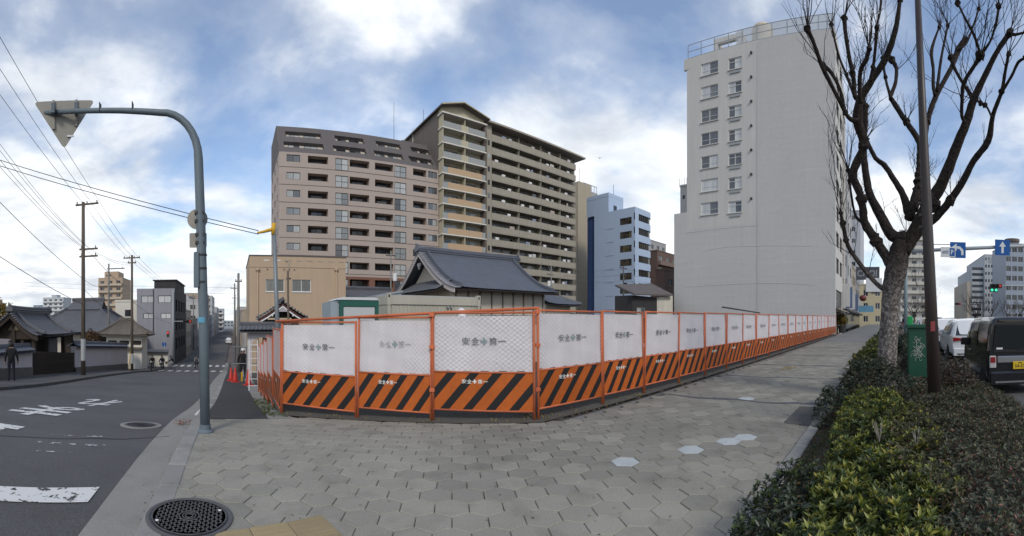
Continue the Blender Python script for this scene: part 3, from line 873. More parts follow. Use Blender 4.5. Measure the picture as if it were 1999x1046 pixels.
# galvanised pole inside the side street fence
STEEL = M('galvanised_steel', (.17,.19,.205), .5, .12, 4, metal=.3, streak=.1)
stp = thing('steel_pole', 'leaning grey steel pole behind the fence with a yellow cable sleeve', 'pole', (1.30, 12.0, ground(1.3, 12)))
_zt = zat(438, 12.06) - ground(1.3, 12)
MB().tube([(0.05,0,-.1), (-.14,0,_zt)], [.068, .06], 12).build('pole', STEEL, stp, smooth=True)
YEL = M('yellow_cover', (.55,.32,.03), .6, .12, 8, bump=.3, bscale=40)
MB().tube([(-.13,-.02,_zt - .14), (-.28,0,_zt - .17), (-.45,0,_zt - .22), (-.62,.02,_zt - .25)], [.05, .05, .04, .03], 8).build('cable_sleeve', YEL, stp, smooth=True)
MB().tube([(-.15,0,_zt - .30), (-.14,0,_zt + .03)], .068, 10).build('top_sleeve', YEL, stp, smooth=True)
stp2 = thing('steel_pole', 'thin dark pole in front of the beige building windows', 'pole', (2.15, 16.0, ground(2.15, 16)))
MB().tube([(.0,0,-.1), (-.06,0,zat(528, 16.1) - ground(2.15, 16))], [.05, .04], 10).build('pole', WOODP, stp2, smooth=True)
MB().box(-.12, .06, -.03, .03, zat(545, 16.1) - ground(2.15, 16) , zat(545, 16.1) - ground(2.15, 16) + .06).build('bracket', DARKMETAL, stp2)
CABLE = M('cable', (.018,.018,.02), .6, .05)
def wire(a, b, sag, r, label, n=14):
    return tag(MB().tube(wire_pts(a, b, sag, n), r, 5, False).build('overhead_wire', CABLE), label, 'wire', 'overhead wires')
for k, dx in enumerate((-.75, 0, .75)):
    w_ = ('leftmost', 'middle', 'rightmost')[k]
    wire((P0[0] + dx, P0[1], 12.55), (P1[0] - .3 + .55*k + .2, P1[1], 9.05), .25, .012, '%s of three upper wires rising left from the brown pole' % w_)
    wire((P1[0] - .3 + .55*k + .2, P1[1], 9.05), (P2[0] - .6 + .5*k, P2[1], 7.6), .2, .012, '%s of three upper wires between the brown pole and the pole by the stake' % w_)
    wire((P2[0] - .6 + .5*k, P2[1], 7.6), (-8.7 - .4 + .4*k, 62, 6.2), .35, .012, '%s of three wires running on past the lavender building' % w_)
for k, (z0, z1) in enumerate(((9.1, 6.2), (8.8, 6.05), (8.4, 5.75), (8.1, 5.6))):
    wire((P0[0] + .3, P0[1], z0), (P1[0] + .3 + .12*k, P1[1], z1), .35, .009, 'thin telephone wire left of the brown pole, %s from the top' % ORD[k])
    wire((P1[0] + .3 + .12*k, P1[1], z1), (P2[0] - .2 + .1*k, P2[1], 6.9 - .2*k - 2.0*(k > 1)), .3, .009, 'thin telephone wire beyond the brown pole, %s from the top' % ORD[k])
for k in range(2):
    wire((P0[0], P0[1], 8.0 - .22*k), (.72, 12.0, 4.16 + _zt*0 + ground(1.3,12)*0 - .1*k), .35, .012, 'heavy black cable crossing behind the sign pole, %s of the pair' % ('upper', 'lower')[k])
wire((P0[0], P0[1], 7.0), (P1[0], P1[1], 4.2), .2, .014, 'sagging wire with a splice left of the brown pole')
wire((P0[0], P0[1], 4.6), (P1[0], P1[1], 2.6), .15, .016, 'lowest thick wire meeting the brown pole above the temple roof')
wire((P1[0], P1[1], 4.2), (-14.2, 46, 6.0), .5, .012, 'wire from the brown pole to the slim pole behind the wall')
wire((P1[0], P1[1], 3.6), (P2[0], P2[1], 1.6), .4, .014, 'low wire between the brown pole and the pole by the stake')
wire((P2[0], P2[1], 3.4), (-8.7, 62, 1.2), .5, .014, 'low wire draped across the lavender building')
for k in range(5):
    wire((-40, 58 + 6*k, 8.5 - .25*k), (.3, 60 + 6*k, 6.4 - .5*k), .5, .012, 'wire strung across the far street, %s from the near side' % ORD[k])
for k in range(3):
    wire((.42, 36, 5.1 - .4*k), (.15, 60, 6.2 - .4*k), .3, .012, 'wire along the right side of the far street, %s from the top' % ORD[k])
q1, q2 = onY(1217, 522, 40.0), onY(1126, 530, 58.0)
for k in range(3):
    wire((q1.x, q1.y, q1.z - .3 - .9*k), (q2.x - 4, q2.y, q2.z - 1.2*k), .3, .014, 'wire left of the pole before the blue office, %s from the top' % ORD[k])
    wire((q1.x, q1.y, q1.z - .3 - .9*k), (62, 34, q1.z - .2 - .8*k), .3, .014, 'wire right of the pole before the blue office, %s from the top' % ORD[k])

# ------------------------------------------------------------------ buildings
def Xat(px, Y): return Y * tan(bear(px))
def Yat(px, X): return X / tan(bear(px))
def dY(px, Y): return Y / cos(bear(px))
def dX(px, X): return X / sin(bear(px))
PINK = M('pink_tile', (.355,.298,.262), .75, .05, .5, fine=.06, fscale=6, streak=.05)
BROWN = M('brown_tile', (.17,.085,.06), .75, .1, .5, fine=.1, fscale=6)
MANS = M('mansard_slate', (.105,.094,.092), .8, .08, .6, streak=.06)
CREAM = M('cream_wall', (.42,.38,.32), .8, .08, .6, streak=.06)
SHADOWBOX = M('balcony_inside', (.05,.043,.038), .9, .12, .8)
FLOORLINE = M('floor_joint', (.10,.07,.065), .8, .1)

# --- pink apartment block with a mansard top
YA = 67.0
x0A, x1A = Xat(545, YA), Xat(863, YA)
A = thing('apartment_block', 'pink tiled apartment block with a dark sloping mansard top', 'building', (x0A, YA, 0))
W = x1A - x0A
zb = -5.5
cols = [('w', 559.5, 586), ('o', 601, 640.5), ('b', 654.6, 680), ('o', 682.7, 721), ('o', 732, 768), ('b', 770, 793), ('o', 806.4, 832.5), ('w', 835.7, 853.4)]
holes, wins = [], []
for k in range(11):
    zt = 28.6 - 2.86 * k
    for kind, p0, p1 in cols:
        a0, a1 = Xat(p0, YA) - x0A, Xat(p1, YA) - x0A
        h = {'w': 1.15, 'o': 1.2, 'b': 1.95}[kind]
        if kind == 'b': a0 += .02
        holes.append((a0, zt - h - zb, a1, zt - zb)); wins.append((kind, a0, zt - h, a1 - a0, h, k))
ztopA = 29.0
def split_wall(parent, W, zlo, zhi, holes, depth, mat, loc, rz=0.0, back=True):
    hs = [(h[0], h[1] - zlo, h[2], h[3] - zlo) for h in holes if h[1] >= zlo - .01 and h[3] <= zhi + .01]
    return wall(parent, W, zhi - zlo, hs, depth, mat, (loc[0], loc[1], loc[2] + zlo), rz, back)
zsplit = 28.6 - 2.86*7 + .45
hz = [(h[0], h[1] + zb, h[2], h[3] + zb) for h in holes]
split_wall(A, W, zsplit, ztopA, hz, 1.35, PINK, (0, 0, 0), back=False)
split_wall(A, W, zb, zsplit, hz, 1.35, BROWN, (0, 0, 0), back=False)
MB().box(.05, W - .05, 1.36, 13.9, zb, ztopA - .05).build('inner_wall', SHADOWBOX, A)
for k in range(9):
    z = 28.6 - 2.86*k - 2.0
    MB().box(.01, W - .01, -.025, .02, z - .05, z + .03).build('floor_joint', FLOORLINE, A)
for kind, a0, z, w, h, k in wins:
    if kind == 'w': window(A, (a0, .12, z), 0, w, h, G_APT, DARKMETAL, 2, 1, .07)
    elif kind == 'b': window(A, (a0, .10, z), 0, w, h, G_APT, DARKMETAL, 2, 2, .08)
    else:
        wd = w * .55
        window(A, (a0 + (w - wd) * .5, 1.33, z - .3), 0, wd, h + .25, G_DARK, DARKMETAL, 2, 1, .06)
        MB().box(a0, a0 + w, .06, .10, z + .02, z + .06).build('handrail', DARKMETAL, A)
# side wall towards the side street
hs = []
for k in range(11):
    for y in (1.6, 6.2, 10.4): hs.append((y, 28.6 - 2.86*k - 1.2 - zb, y + (1.7 if y < 9 else 1.0), 28.6 - 2.86*k - zb))
SD = 14.0
wall(A, SD, ztopA - zb, hs, .5, PINK, (0, SD, zb), -pi/2)
for h in hs: window(A, wpt((0, SD, zb), -pi/2, h[0], .15, h[1]), -pi/2, h[2] - h[0], h[3] - h[1], G_DARK, DARKMETAL, 2, 1, .06)
MB().box(W - .3, W, .02, SD, zb, ztopA).build('party_wall', PINK, A)
# mansard: two storeys leaning back
tilt = atan2(5.0, 6.5); SL = 8.2
man = put('mansard', wall_mesh(W, SL, [], 1.2).data('mansard', MANS), A, (0, .0, 28.95), 0, rot=(-tilt, 0, 0))
bays = [(554, 632), (650.6, 715), (731, 787), (799, 845)]
mh_ = []
for r, (l0, l1, yy) in enumerate(((1.55, 3.25, 1.4), (4.9, 6.6, 3.6))):
    for (p0, p1) in bays:
        a0, a1 = Xat(p0 + 3*r, YA + yy) - x0A, Xat(p1 - 5*r, YA + yy) - x0A
        mh_.append((a0, l0, a1, l1))
man.data = wall_mesh(W, SL, mh_, .75).data('mansard', MANS)
for q, (a0, l0, a1, l1) in enumerate(mh_):
    MB().box(a0 + .01, a1 - .01, 0.62, .70, l0 + .01, l1 - .01).build('balcony_back', CREAM, man)
    w = (a1 - a0)
    for f in ((.12, .40), (.52, .86)):
        window(man, (a0 + w*f[0], .56, l0 + .1), 0, w*(f[1] - f[0]), l1 - l0 - .25, (G_DARK, G_APT)[(q + int(f[0]*10)) % 2], DARKMETAL, 2, 1, .07)
    MB().box(a0, a1, .02, .06, l0 + .72, l0 + .77).build('handrail', DARKMETAL, man)
cy, sy = cos(tilt), sin(tilt)
ys_, zs_ = SL*sy, SL*cy
MB().add([(0,0,28.95),(0,14,28.95),(1.4,13,28.95+zs_),(0,ys_,28.95+zs_)], [(0,3,2,1)]).add(
    [(0,ys_,28.95+zs_),(W,ys_,28.95+zs_),(W,14,28.95+zs_),(0,14,28.95+zs_)], [(0,1,2,3)]).add(
    [(W,0,28.95),(W,14,28.95),(W,14,28.95+zs_),(W,ys_,28.95+zs_)], [(0,1,2,3)]).add([(0,14,28.95),(0,14,28.95+zs_),(0,ys_,28.95+zs_),(0,0,28.95)], [(0,3,2,1)]).build('mansard_roof', MANS, A)
q = onY(769, 200, 75.0)
MB().tube([(q.x - x0A, 8.0, 35), (q.x - x0A, 8.0, q.z)], [.05, .03], 6).build('lightning_rod', DARKMETAL, A)
MB().box(q.x - x0A + .6, q.x - x0A + 2.0, 8, 9, 35.3, 36.2).build('roof_unit', ALU, A)

# --- slim tower with gabled top
YB = 65.5
xb0, xb1 = Xat(864, YB), Xat(948, YB)
WB = xb1 - xb0
TAN = M('tan_wall', (.40,.365,.265), .8, .06, .6, streak=.05)
TANP = M('tan_panel', (.42,.30,.19), .75, .05, .6)
WHITEC = M('white_concrete', (.56,.54,.48), .8, .06, .6)
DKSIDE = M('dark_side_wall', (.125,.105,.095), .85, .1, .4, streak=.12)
GLASSP = M('frosted_panel', (.26,.27,.26), .25, .06, 1, spec=.5)
B = thing('apartment_tower', 'slim gabled apartment tower with tan balcony panels beside the pink block', 'building', (xb0, YB, 0))
FHB = 2.74
zslab = [36.5 - FHB*k for k in range(15)]
hs = []
for z in zslab:
    hs += [(1.2, z + .05 + 6, 4.1, z + 2.1 + 6), (5.6, z + .05 + 6, 8.2 if WB > 8.6 else WB - .5, z + 2.1 + 6)]
wall(B, WB, 40.0 + 6, hs, .3, TAN, (0, 1.5, -6), 0)
for h in hs: window(B, (h[0], 1.58, h[1] - 6), 0, h[2] - h[0], h[3] - h[1], G_APT, ALU, 2, 1, .07)
for k, z in enumerate(zslab):
    MB().box(-.15, WB + .15, -.12, 1.48, z - .22, z).build('balcony_slab', WHITEC, B)
    if k < 3:
        MB().box(.1, WB - .1, -.06, -.03, z + .05, z + 1.05).build('glass_parapet', GLASSP, B)
        MB().box(3.9, 5.4, -.09, -.065, z + .02, z + 1.1).build('parapet_panel', TAN, B)
    else:
        MB().box(1.1, WB - .9, -.08, .02, z + .02, z + 1.1).build('parapet_panel', TANP, B)
        MB().box(.05, 1.08, -.05, -.02, z + .05, z + 1.05).build('glass_parapet', GLASSP, B)
        MB().box(WB - .88, WB - .05, -.05, -.02, z + .05, z + 1.05).build('glass_parapet', GLASSP, B)
    for x in (.05, WB*.5, WB - .2):
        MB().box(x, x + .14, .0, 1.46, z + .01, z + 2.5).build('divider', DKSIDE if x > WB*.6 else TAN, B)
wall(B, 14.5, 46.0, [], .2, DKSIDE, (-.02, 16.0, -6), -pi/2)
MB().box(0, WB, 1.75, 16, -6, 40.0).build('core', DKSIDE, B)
MB().box(-.2, WB + .2, -.3, 1.6, 38.85, 39.1).build('eave_beam', WHITEC, B)
pk = Xat(903, YB) - xb0
MB().prism([(0, 39.1), (WB, 39.1), (WB, 40.0), (pk, 41.4), (0, 40.15)], .6, 1.5).build('gable_wall', TAN, B)
MB().prism([(-.5, 39.95), (pk, 41.35), (WB + .6, 39.85), (WB + .6, 40.1), (pk, 41.62), (-.5, 40.25)], -.7, 16.2).build('roof', MANS, B)
MB().prism([(-.5, 40.02), (pk, 41.42), (WB + .6, 39.92), (WB + .6, 40.12), (pk, 41.64), (-.5, 40.27)], -.76, -.71).build('barge_board', TAN, B)
MB().tube([(.6, 9, 40), (.6, 9, 43.6)], .04, 6).build('antenna', DARKMETAL, B)
MB().tube([(-.12, 12.5, 30), (-.12, 12.5, 41.2)], .08, 6).build('drain_pipe', WHITEC, B)
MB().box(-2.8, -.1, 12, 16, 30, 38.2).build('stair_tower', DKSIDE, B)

# --- long balcony block
YC = 68.0
xc0, xc1 = Xat(950, YC), Xat(1131, YC)
WC = xc1 - xc0
OLIVE = M('olive_concrete', (.285,.262,.215), .85, .10, .5, streak=.18)
OLIVED = M('olive_wall', (.19,.17,.14), .85, .1, .5, streak=.08)
Cc = thing('apartment_block', 'long olive concrete apartment block stacked with solid balcony parapets', 'building', (xc0, YC, 0))
bx = [Xat(p, YC) - xc0 for p in (960, 1014, 1057, 1094.5, 1124)]
ztC = 39.0; FHC = 2.62
hs = []
for k in range(16):
    z = ztC - 1.2 - FHC*k
    for i in range(4):
        w = bx[i+1] - bx[i]
        hs.append((bx[i] + .6, z + 6.2, bx[i] + w*.48, z + 1.95 + 6.2)); hs.append((bx[i] + w*.56, z + 6.2, bx[i+1] - .5, z + 1.95 + 6.2))
wall(Cc, WC, 41.2 + 6, hs, .25, OLIVED, (0, 1.6, -6), 0)
for h in hs: window(Cc, (h[0], 1.68, h[1] - 6), 0, h[2] - h[0], h[3] - h[1], G_DARK if random.random() < .75 else G_APT, ALU, 2, 1, .07)
def balc(w):
    m = MB()
    m.box(0, w, 0, 1.58, 0, .16)
    m.box(0, w, -.02, .12, .16, 1.38); m.box(0, .12, .12, 1.58, .16, 1.38); m.box(w - .12, w, .12, 1.58, .16, 1.38)
    return m.data('balcony', OLIVE)
bdat = [balc(bx[i+1] - bx[i] - .03) for i in range(4)]
acm = MB().cham(0, .8, 0, .3, 0, .55, .03).data('air_conditioner', WHITEMETAL)
LAUNDRY = [MB().box(0, 1, 0, .05, 0, 1).data('laundry', M('laundry_cloth', c, .9, .2, 3)) for c in ((.45,.45,.45), (.20,.24,.32), (.36,.30,.26), (.10,.11,.13), (.40,.40,.36))]
pole_d = MB().box(0, .1, 0, 1.5, 0, FHC - .18).data('partition', OLIVE)
for k in range(16):
    for i in range(4):
        z = ztC - FHC*k - 1.38
        b = put('balcony', bdat[i], Cc, (bx[i], -.02, z))
        put('partition', pole_d, b, (-.05, .13, .165))
        if random.random() < .5:
            lw = random.uniform(.5, 1.4); lx = random.uniform(.8, bx[i+1] - bx[i] - 2.2)
            put('laundry', random.choice(LAUNDRY), b, (lx, .25, 1.28), 0, (lw, 1, random.uniform(.5, .85)))
        if random.random() < .55: put('air_conditioner', acm, b, (random.uniform(.8, bx[i+1] - bx[i] - 2), .5, 1.45))
MB().box(0, bx[0] - .02, -.02, 1.59, -6, 40.7).build('stair_wall', OLIVE, Cc)
for k in range(14):
    MB().box(.25, .75, -.05, -.021, 36.6 - FHC*k, 37.6 - FHC*k).build('slot_window', G_APT if k % 3 == 1 else DARKMETAL, Cc)
MB().prism([(-.4, 40.75), (WC + 1.2, 40.75), (WC + 1.2, 41.1), (-.4, 41.1)], -1.0, 14).build('roof_slab', OLIVE, Cc)
MB().box(.02, WC - .02, 1.9, 13.5, -6, 40.74).build('core', OLIVED, Cc)

# --- generic block with windowed faces
def block(name, label, x0, x1, y0, y1, zt, mat, fh=3.0, cw=2.6, ww=1.5, wh=1.3, glass=G_DARK, frame=ALU, faces='YX', zb=-5.5, parapet=True, rows=None, band=False, balcony=None, group=None, top=1.2, nx=2, name_parts=None):
    t = thing(name, label, 'building', (x0, y0, 0), 0, group)
    W, D = x1 - x0, y1 - y0
    def face(L, loc, rz):
        n = max(1, int((L - .5) / cw)); gap = L / n
        hs = []
        k = 0
        while zt - top - wh - fh*k > zb + 1.0 and (rows is None or k < rows):
            for i in range(n):
                a = gap*(i + .5) - (gap - .25 if band else ww)/2
                w_ = gap - .25 if band else ww
                hs.append((a, zt - top - wh - fh*k - zb, a + w_, zt - top - fh*k - zb))
            k += 1
        wall(t, L, zt - zb, hs, .22, mat, (loc[0], loc[1], zb), rz)
        for h in hs: window(t, wpt((loc[0], loc[1], zb), rz, h[0], .12, h[1]), rz, h[2] - h[0], h[3] - h[1], glass, frame, nx, 1, .06)
        if balcony:
            for kk in range(k):
                z = zt - top - wh - fh*kk - .9
                m = MB().box(.2, L - .2, -1.0, -.01, 0, 1.1)
                o = m.build('balcony', balcony, t, wpt((loc[0], loc[1], 0), rz, 0, 0, z), rz)
    if 'Y' in faces: face(W, (0, 0), 0)
    else: wall(t, W, zt - zb, [], .1, mat, (0, 0, zb), 0)
    if 'X' in faces: face(D, (0, D), -pi/2)
    else: wall(t, D, zt - zb, [], .1, mat, (0, D, zb), -pi/2)
    if 'R' in faces: face(D, (W, 0), pi/2)
    else: wall(t, D, zt - zb, [], .1, mat, (W, 0, zb), pi/2)
    MB().box(.30, W - .30, .30, D - .02, zb, zt - .02).build('core', mat, t); MB().box(.01, W - .01, .01, D - .01, zt - .3, zt - .03).build('roof_deck', mat, t)
    if parapet: MB().box(-.08, W + .08, -.08, D + .08, zt, zt + .28).build('parapet', mat, t)
    return t
GREYW = M('grey_wall', (.30,.30,.30), .85, .08, .4, streak=.08)
BEIGEW = M('beige_slab', (.33,.295,.225), .85, .07, .3, streak=.1)
# beige slab behind
xd0, xd1 = Xat(1128, 80), Xat(1154, 80)
D_ = thing('slab_building', 'narrow beige blank walled building behind the blue office', 'building', (xd0, 80, 0))
wall(D_, xd1 - xd0, zat(357, dY(1140, 80)) + 6, [], .2, BEIGEW, (0, 0, -6), 0)
MB().box(.02, xd1 - xd0 - .02, .1, 12, -6, zat(358, dY(1140, 80))).build('core', BEIGEW, D_)
zt_ = zat(368, 124)
hs = [(1.0, zt_ - 3.5 - 3.4*k + 6, 2.4, zt_ - 2 - 3.4*k + 6) for k in range(10)]
wall(D_, 6.5, zt_ + 6, hs, .2, GREYW, (xd1 - xd0, 3.0, -6), 0)
for h in hs: window(D_, (xd1 - xd0 + h[0], 3.1, h[1] - 6), 0, 1.4, 1.5, G_DARK, ALU, 2, 1, .06)
for k in range(6):
    MB().tube([(xd1 - xd0 + .3 + k*1.2, 3.2, zt_), (xd1 - xd0 + .3 + k*1.2, 3.2, zt_ + 2.0)], .08, 5).build('roof_frame_post', ALU, D_)
MB().box(xd1 - xd0 + .2, xd1 - xd0 + 6.4, 3.15, 3.3, zt_ + 1.9, zt_ + 2.05).build('roof_frame_rail', ALU, D_)
MB().tube([(3, 2, zt_), (3, 2, zt_ + 5)], .06, 5).build('antenna', DARKMETAL, D_)

# --- blue office building with rounded corner
BLUE = M('blue_tile', (.34,.425,.55), .45, .05, .4, fine=.05, fscale=3, spec=.5, streak=.05)
XE, YE = 79.0, 55.0
zE = zat(403, dX(1240, XE)); zbE = -5.5
E_ = thing('office_building', 'pale blue tiled office building with dark windows and a rounded end', 'building', (XE, YE, 0))
LE = Yat(1160, XE) - YE
hs = []
for k in range(8):
    z1 = zat(425, dX(1221, XE)) - 3.24*k
    y0, y1 = Yat(1233, XE) - YE, Yat(1210, XE) - YE
    hs.append((LE - y1, z1 - 1.6 - zbE, LE - y0, z1 - zbE))
wall(E_, LE, zE - zbE, hs, .3, BLUE, (0, LE, zbE), -pi/2)
for h in hs: window(E_, wpt((0, LE, zbE), -pi/2, h[0], .12, h[1]), -pi/2, h[2] - h[0], h[3] - h[1], G_OFFICE, DARKMETAL, 4, 1, .08)
for k in range(7):
    MB().box(-.07, -.005, 6.2, 8.6, zE - 4.2 - 3.24*k, zE - 3.9 - 3.24*k).build('vent_louvre', BLUE, E_)
# front with a rounded right end
WE = Xat(1279, YE) - XE
arc = [(.0, 0.0)] + [(WE - 3.0 + 3.0*sin(t), 3.0 - 3.0*cos(t)) for t in [pi/2*k/8 for k in range(9)]] + [(WE, 9.0)]
def strip(z0, z1, out, nm, mat, i0=0, i1=None):
    pp = arc[i0:i1]
    mb = MB()
    for (a, b) in zip(pp[:-1], pp[1:]):
        mb.add([(a[0], a[1] - out, z0), (b[0], b[1] - out, z0), (b[0], b[1] - out, z1), (a[0], a[1] - out, z1)], [(0,1,2,3)])
    return mb.build(nm, mat, E_)
prev = zE
for k in range(8):
    z1 = zat(423, dY(1262, YE)) - 3.24*k
    strip(z1, prev, 0, 'wall', BLUE)
    # solid ends of the window band
    strip(z1 - 1.6, z1, -.25, 'window', G_OFFICE)
    MB().box(0, 1.5, 0, .3, z1 - 1.6, z1).build('wall', BLUE, E_)
    for a in range(1, 6):
        x = 1.5 + a*.8
        MB().box(x - .04, x + .04, .05, .2, z1 - 1.6, z1).build('mullion', DARKMETAL, E_)
    prev = z1 - 1.6
strip(zbE, prev, 0, 'wall', BLUE)
MB().zprism([(.36, .3)] + [(p[0] - .1, p[1] + .3) for p in arc[1:]] + [(.36, 11)], zbE, zE - .02).build('core', BLUE, E_)
zp = zat(383, dX(1170, XE + 1))
MB().box(.01, 6, 7.8, LE + 2.5, zE - .3, zp).build('penthouse', BLUE, E_)
MB().box(-.03, 6.03, 7.77, LE + 2.53, zp - .9, zp - .75).build('penthouse_band', BLUE, E_)
MB().box(2.0, 3.2, 7.70, 7.79, zE + .5, zE + 2.0).build('penthouse_window', G_DARK, E_)
MB().tube([(3.5, 9, zp), (3.5, 9, zp + 3)], .05, 5).build('antenna', DARKMETAL, E_)
MB().box(.4, 3.0, LE + .02, LE + 2.6, zbE, zat(425, 105)).build('scaffold_netting', M('blue_netting', (.025,.05,.13), .8, .2, 1, streak=.3), E_)

# brown balcony building beyond
BRN = M('brown_wall', (.125,.085,.07), .85, .1, .5)
block('apartment_block', 'dark brown balcony building between the blue office and the white building', Xat(1283, 60), Xat(1335, 60), 60, 72, zat(487, 112), BRN, 3.1, 3.2, 2.2, 1.7, G_DARK, ALU, 'Y', balcony=M('brown_parapet', (.17,.125,.105), .85, .1, .5))
block('apartment_block', 'grey topped building rising behind the dark brown balconies', Xat(1283, 66) + 3, Xat(1335, 66), 73, 80, zat(452, 122), GREYW, 3.0, 3.0, 1.6, 1.4)

# --- beige two storey building by the side street
YBB = 36.0
xq0, xq1 = Xat(487, YBB), Xat(675, YBB)
BG = M('beige_render', (.40,.305,.215), .9, .07, .5, streak=.08, bump=.1, bscale=8)
BB = thing('beige_building', 'plain beige rendered building with two curtained windows behind the small gate', 'building', (xq0, YBB, 0))
zq = zat(500, dY(560, YBB)); zbq = -3.6
w1 = (Xat(519, YBB) - xq0, Xat(555, YBB) - xq0, zat(569, dY(537, YBB)), zat(545, dY(537, YBB)))
w2 = (Xat(570, YBB) - xq0, Xat(607, YBB) - xq0, w1[2], w1[3])
hs = [(w[0], w[2] - zbq, w[1], w[3] - zbq) for w in (w1, w2)]
wall(BB, xq1 - xq0, zq - zbq, hs, .2, BG, (0, 0, zbq), 0)
GCURT = glass_mat('curtained_glass', [(0, (.11,.115,.105)), (1, (.17,.175,.16))])
for h in hs: window(BB, (h[0], .1, h[1] + zbq), 0, h[2] - h[0], h[3] - h[1], GCURT, WHITEMETAL, 2, 1, .05)
for h in hs: MB().box(h[0] - .06, h[2] + .06, -.06, .02, h[1] + zbq - .06, h[1] + zbq).build('sill', WHITEMETAL, BB)
wall(BB, 9, zq - zbq, [], .2, BG, (0, 9, zbq), -pi/2)
wall(BB, 9, zq - zbq, [], .2, BG, (xq1 - xq0, 0, zbq), pi/2)
MB().box(.02, xq1 - xq0 - .02, .22, 8.9, zbq, zq - .02).build('core', BG, BB)
MB().box(-.05, xq1 - xq0 + .05, -.05, 9.05, zq, zq + .09).build('parapet_cap', MANS, BB)
for px in (503, 656):
    x = Xat(px, YBB) - xq0
    pz = zat(527, dY(px, YBB))
    dp = MB().tube([(x, -.09, zbq), (x, -.09, pz)], .05, 8).build('drain_pipe', BG, BB, smooth=True)
    MB().cham(x - .16, x + .16, -.2, -.005, pz - .05, pz + .2, .04).build('rain_head', BG, dp)
x = Xat(562, YBB) - xq0
MB().tube([(x, -.08, w1[2]), (x + .02, -.08, zq - .5), (x - .25, -.08, zq - .35)], .04, 6).build('conduit', CREAM, BB)
for i in range(8):
    xx = Xat(515, YBB) - xq0 + i * .95
    MB().box(xx, xx + .5, -.02, -.002, zq - .42, zq - .34).build('vent_slot', M('vent_slot', (.30,.26,.21), .8) if i > 1 else WHITEMETAL, BB)
for xx in (3.0, 3.45, 3.9, 1.55, 2.2): MB().lathe([(.06, 0), (.06, .04)], 8).build('vent_hole', MANS, BB, (xx, -.03, zq - 1.15)).rotation_euler = (pi/2, 0, 0)
MB().box(0.0, xq1 - xq0, -.012, -.001, zq - 1.0, zq - .97).build('joint_line', FLOORLINE, BB)

# --- big white building
XH = 39.0
HWHITE = M('white_paint_wall', (.48,.472,.45), .85, .05, .3, streak=.10)
def plaster():
    m = M('white_plaster', (.45,.447,.44), .85, .05, .25, streak=.04, fine=.05, fscale=3)
    n, l = m.node_tree.nodes, m.node_tree.links
    tc = n.new('ShaderNodeTexCoord'); mp = n.new('ShaderNodeMapping'); mp.inputs['Scale'].default_value = (.22, .22, 1.5)
    l.new(tc.outputs['Object'], mp.inputs[0])
    a = n.new('ShaderNodeTexNoise'); a.inputs['Scale'].default_value = 1.2; a.inputs['Detail'].default_value = 7; a.inputs['Distortion'].default_value = .6
    l.new(mp.outputs[0], a.inputs['Vector'])
    bp = n.new('ShaderNodeBump'); bp.inputs['Strength'].default_value = .4; bp.inputs['Distance'].default_value = .05
    l.new(a.outputs[0], bp.inputs['Height']); l.new(bp.outputs[0], n['Principled BSDF'].inputs['Normal'])
    return m
HPL = plaster()
zH, zLow = 29.2, zat(418, dX(1315, XH)); zbH = -1.5; zSt = 11.2
Ytop, Ylow, Yfr, Ymid = Yat(1341, XH), Yat(1316, XH), 5.0, Yat(1482, XH)
Hb = thing('white_building', 'big plain white building with a blank plastered wall facing the lot', 'building', (XH, 0, 0))
hs1 = []
for k in range(7):
    z = zat(121.4, dX(1385, XH)) - 2.40*k
    hs1.append((Ytop - Yat(1368.5, XH), z - 1.25 - zSt, Ytop - Yat(1401.8, XH), z - zSt, 'a'))
    z2 = zat(112, dX(1435, XH)) - 2.40*k
    hs1.append((Ytop - Yat(1422, XH), z2 - 1.15 - zSt, Ytop - Yat(1447.7, XH), z2 - zSt, 'b'))
wall(Hb, Ytop - Ymid, zH - zSt, hs1, .22, HWHITE, (0, Ytop, zSt), -pi/2)
wall(Hb, Ylow - Ymid, zSt - zbH, [], .2, HPL, (0, Ylow, zbH), -pi/2)
wall(Hb, Ylow - Ytop, zLow - zSt, [], .2, HPL, (0, Ylow, zSt), -pi/2)
wall(Hb, Ymid - Yfr, zH - zbH, [], .2, HPL, (0, Ymid, zbH), -pi/2)
for h in hs1:
    p = wpt((0, Ytop, zSt), -pi/2, h[0], .10, h[1])
    wdo = window(Hb, p, -pi/2, h[2] - h[0], h[3] - h[1], G_WHITE, WHITEMETAL, 2, 1, .06)
    MB().box(-.08, h[2] - h[0] + .08, -.20, -.09, -.09, -.01).build('sill', HWHITE, wdo)
    if h[4] == 'b':
        MB().box(.18, h[2] - h[0] - .12, -.19, -.11, -.42, -.24).build('vent_grille', ALU, wdo)
        MB().box(.06, h[2] - h[0] - .06, -.05, -.04, h[3] - h[1] - .42, h[3] - h[1] - .38).build('guard_bar', WHITEMETAL, wdo)
    else:
        MB().box(.06, h[2] - h[0] - .06, -.05, -.04, .48, .51).build('guard_bar', WHITEMETAL, wdo)
for k in range(7):
    z = zat(105, dX(1467, XH)) - 2.40*k
    MB().cham(-.18, -.002, Yat(1467, XH) - .1, Yat(1467, XH) + .1, z, z + .2, .03).build('vent_hood', DARKMETAL, Hb)
MB().box(.25, 12, Yfr + .3, Ytop - .02, zbH, zH - .02).build('core', HWHITE, Hb)
MB().box(.25, 12, Ytop, Ylow - .02, zbH, zLow - .02).build('low_core', HWHITE, Hb)
MB().box(-.02, .2, Ytop - .4, Ytop + .35, zH - 1.1, zH + .02).build('corner_bracket', HWHITE, Hb)
MB().tube([(-.12, Ymid, zbH), (-.12, Ymid, zH)], .02, 6).build('drain_pipe', HPL, Hb)
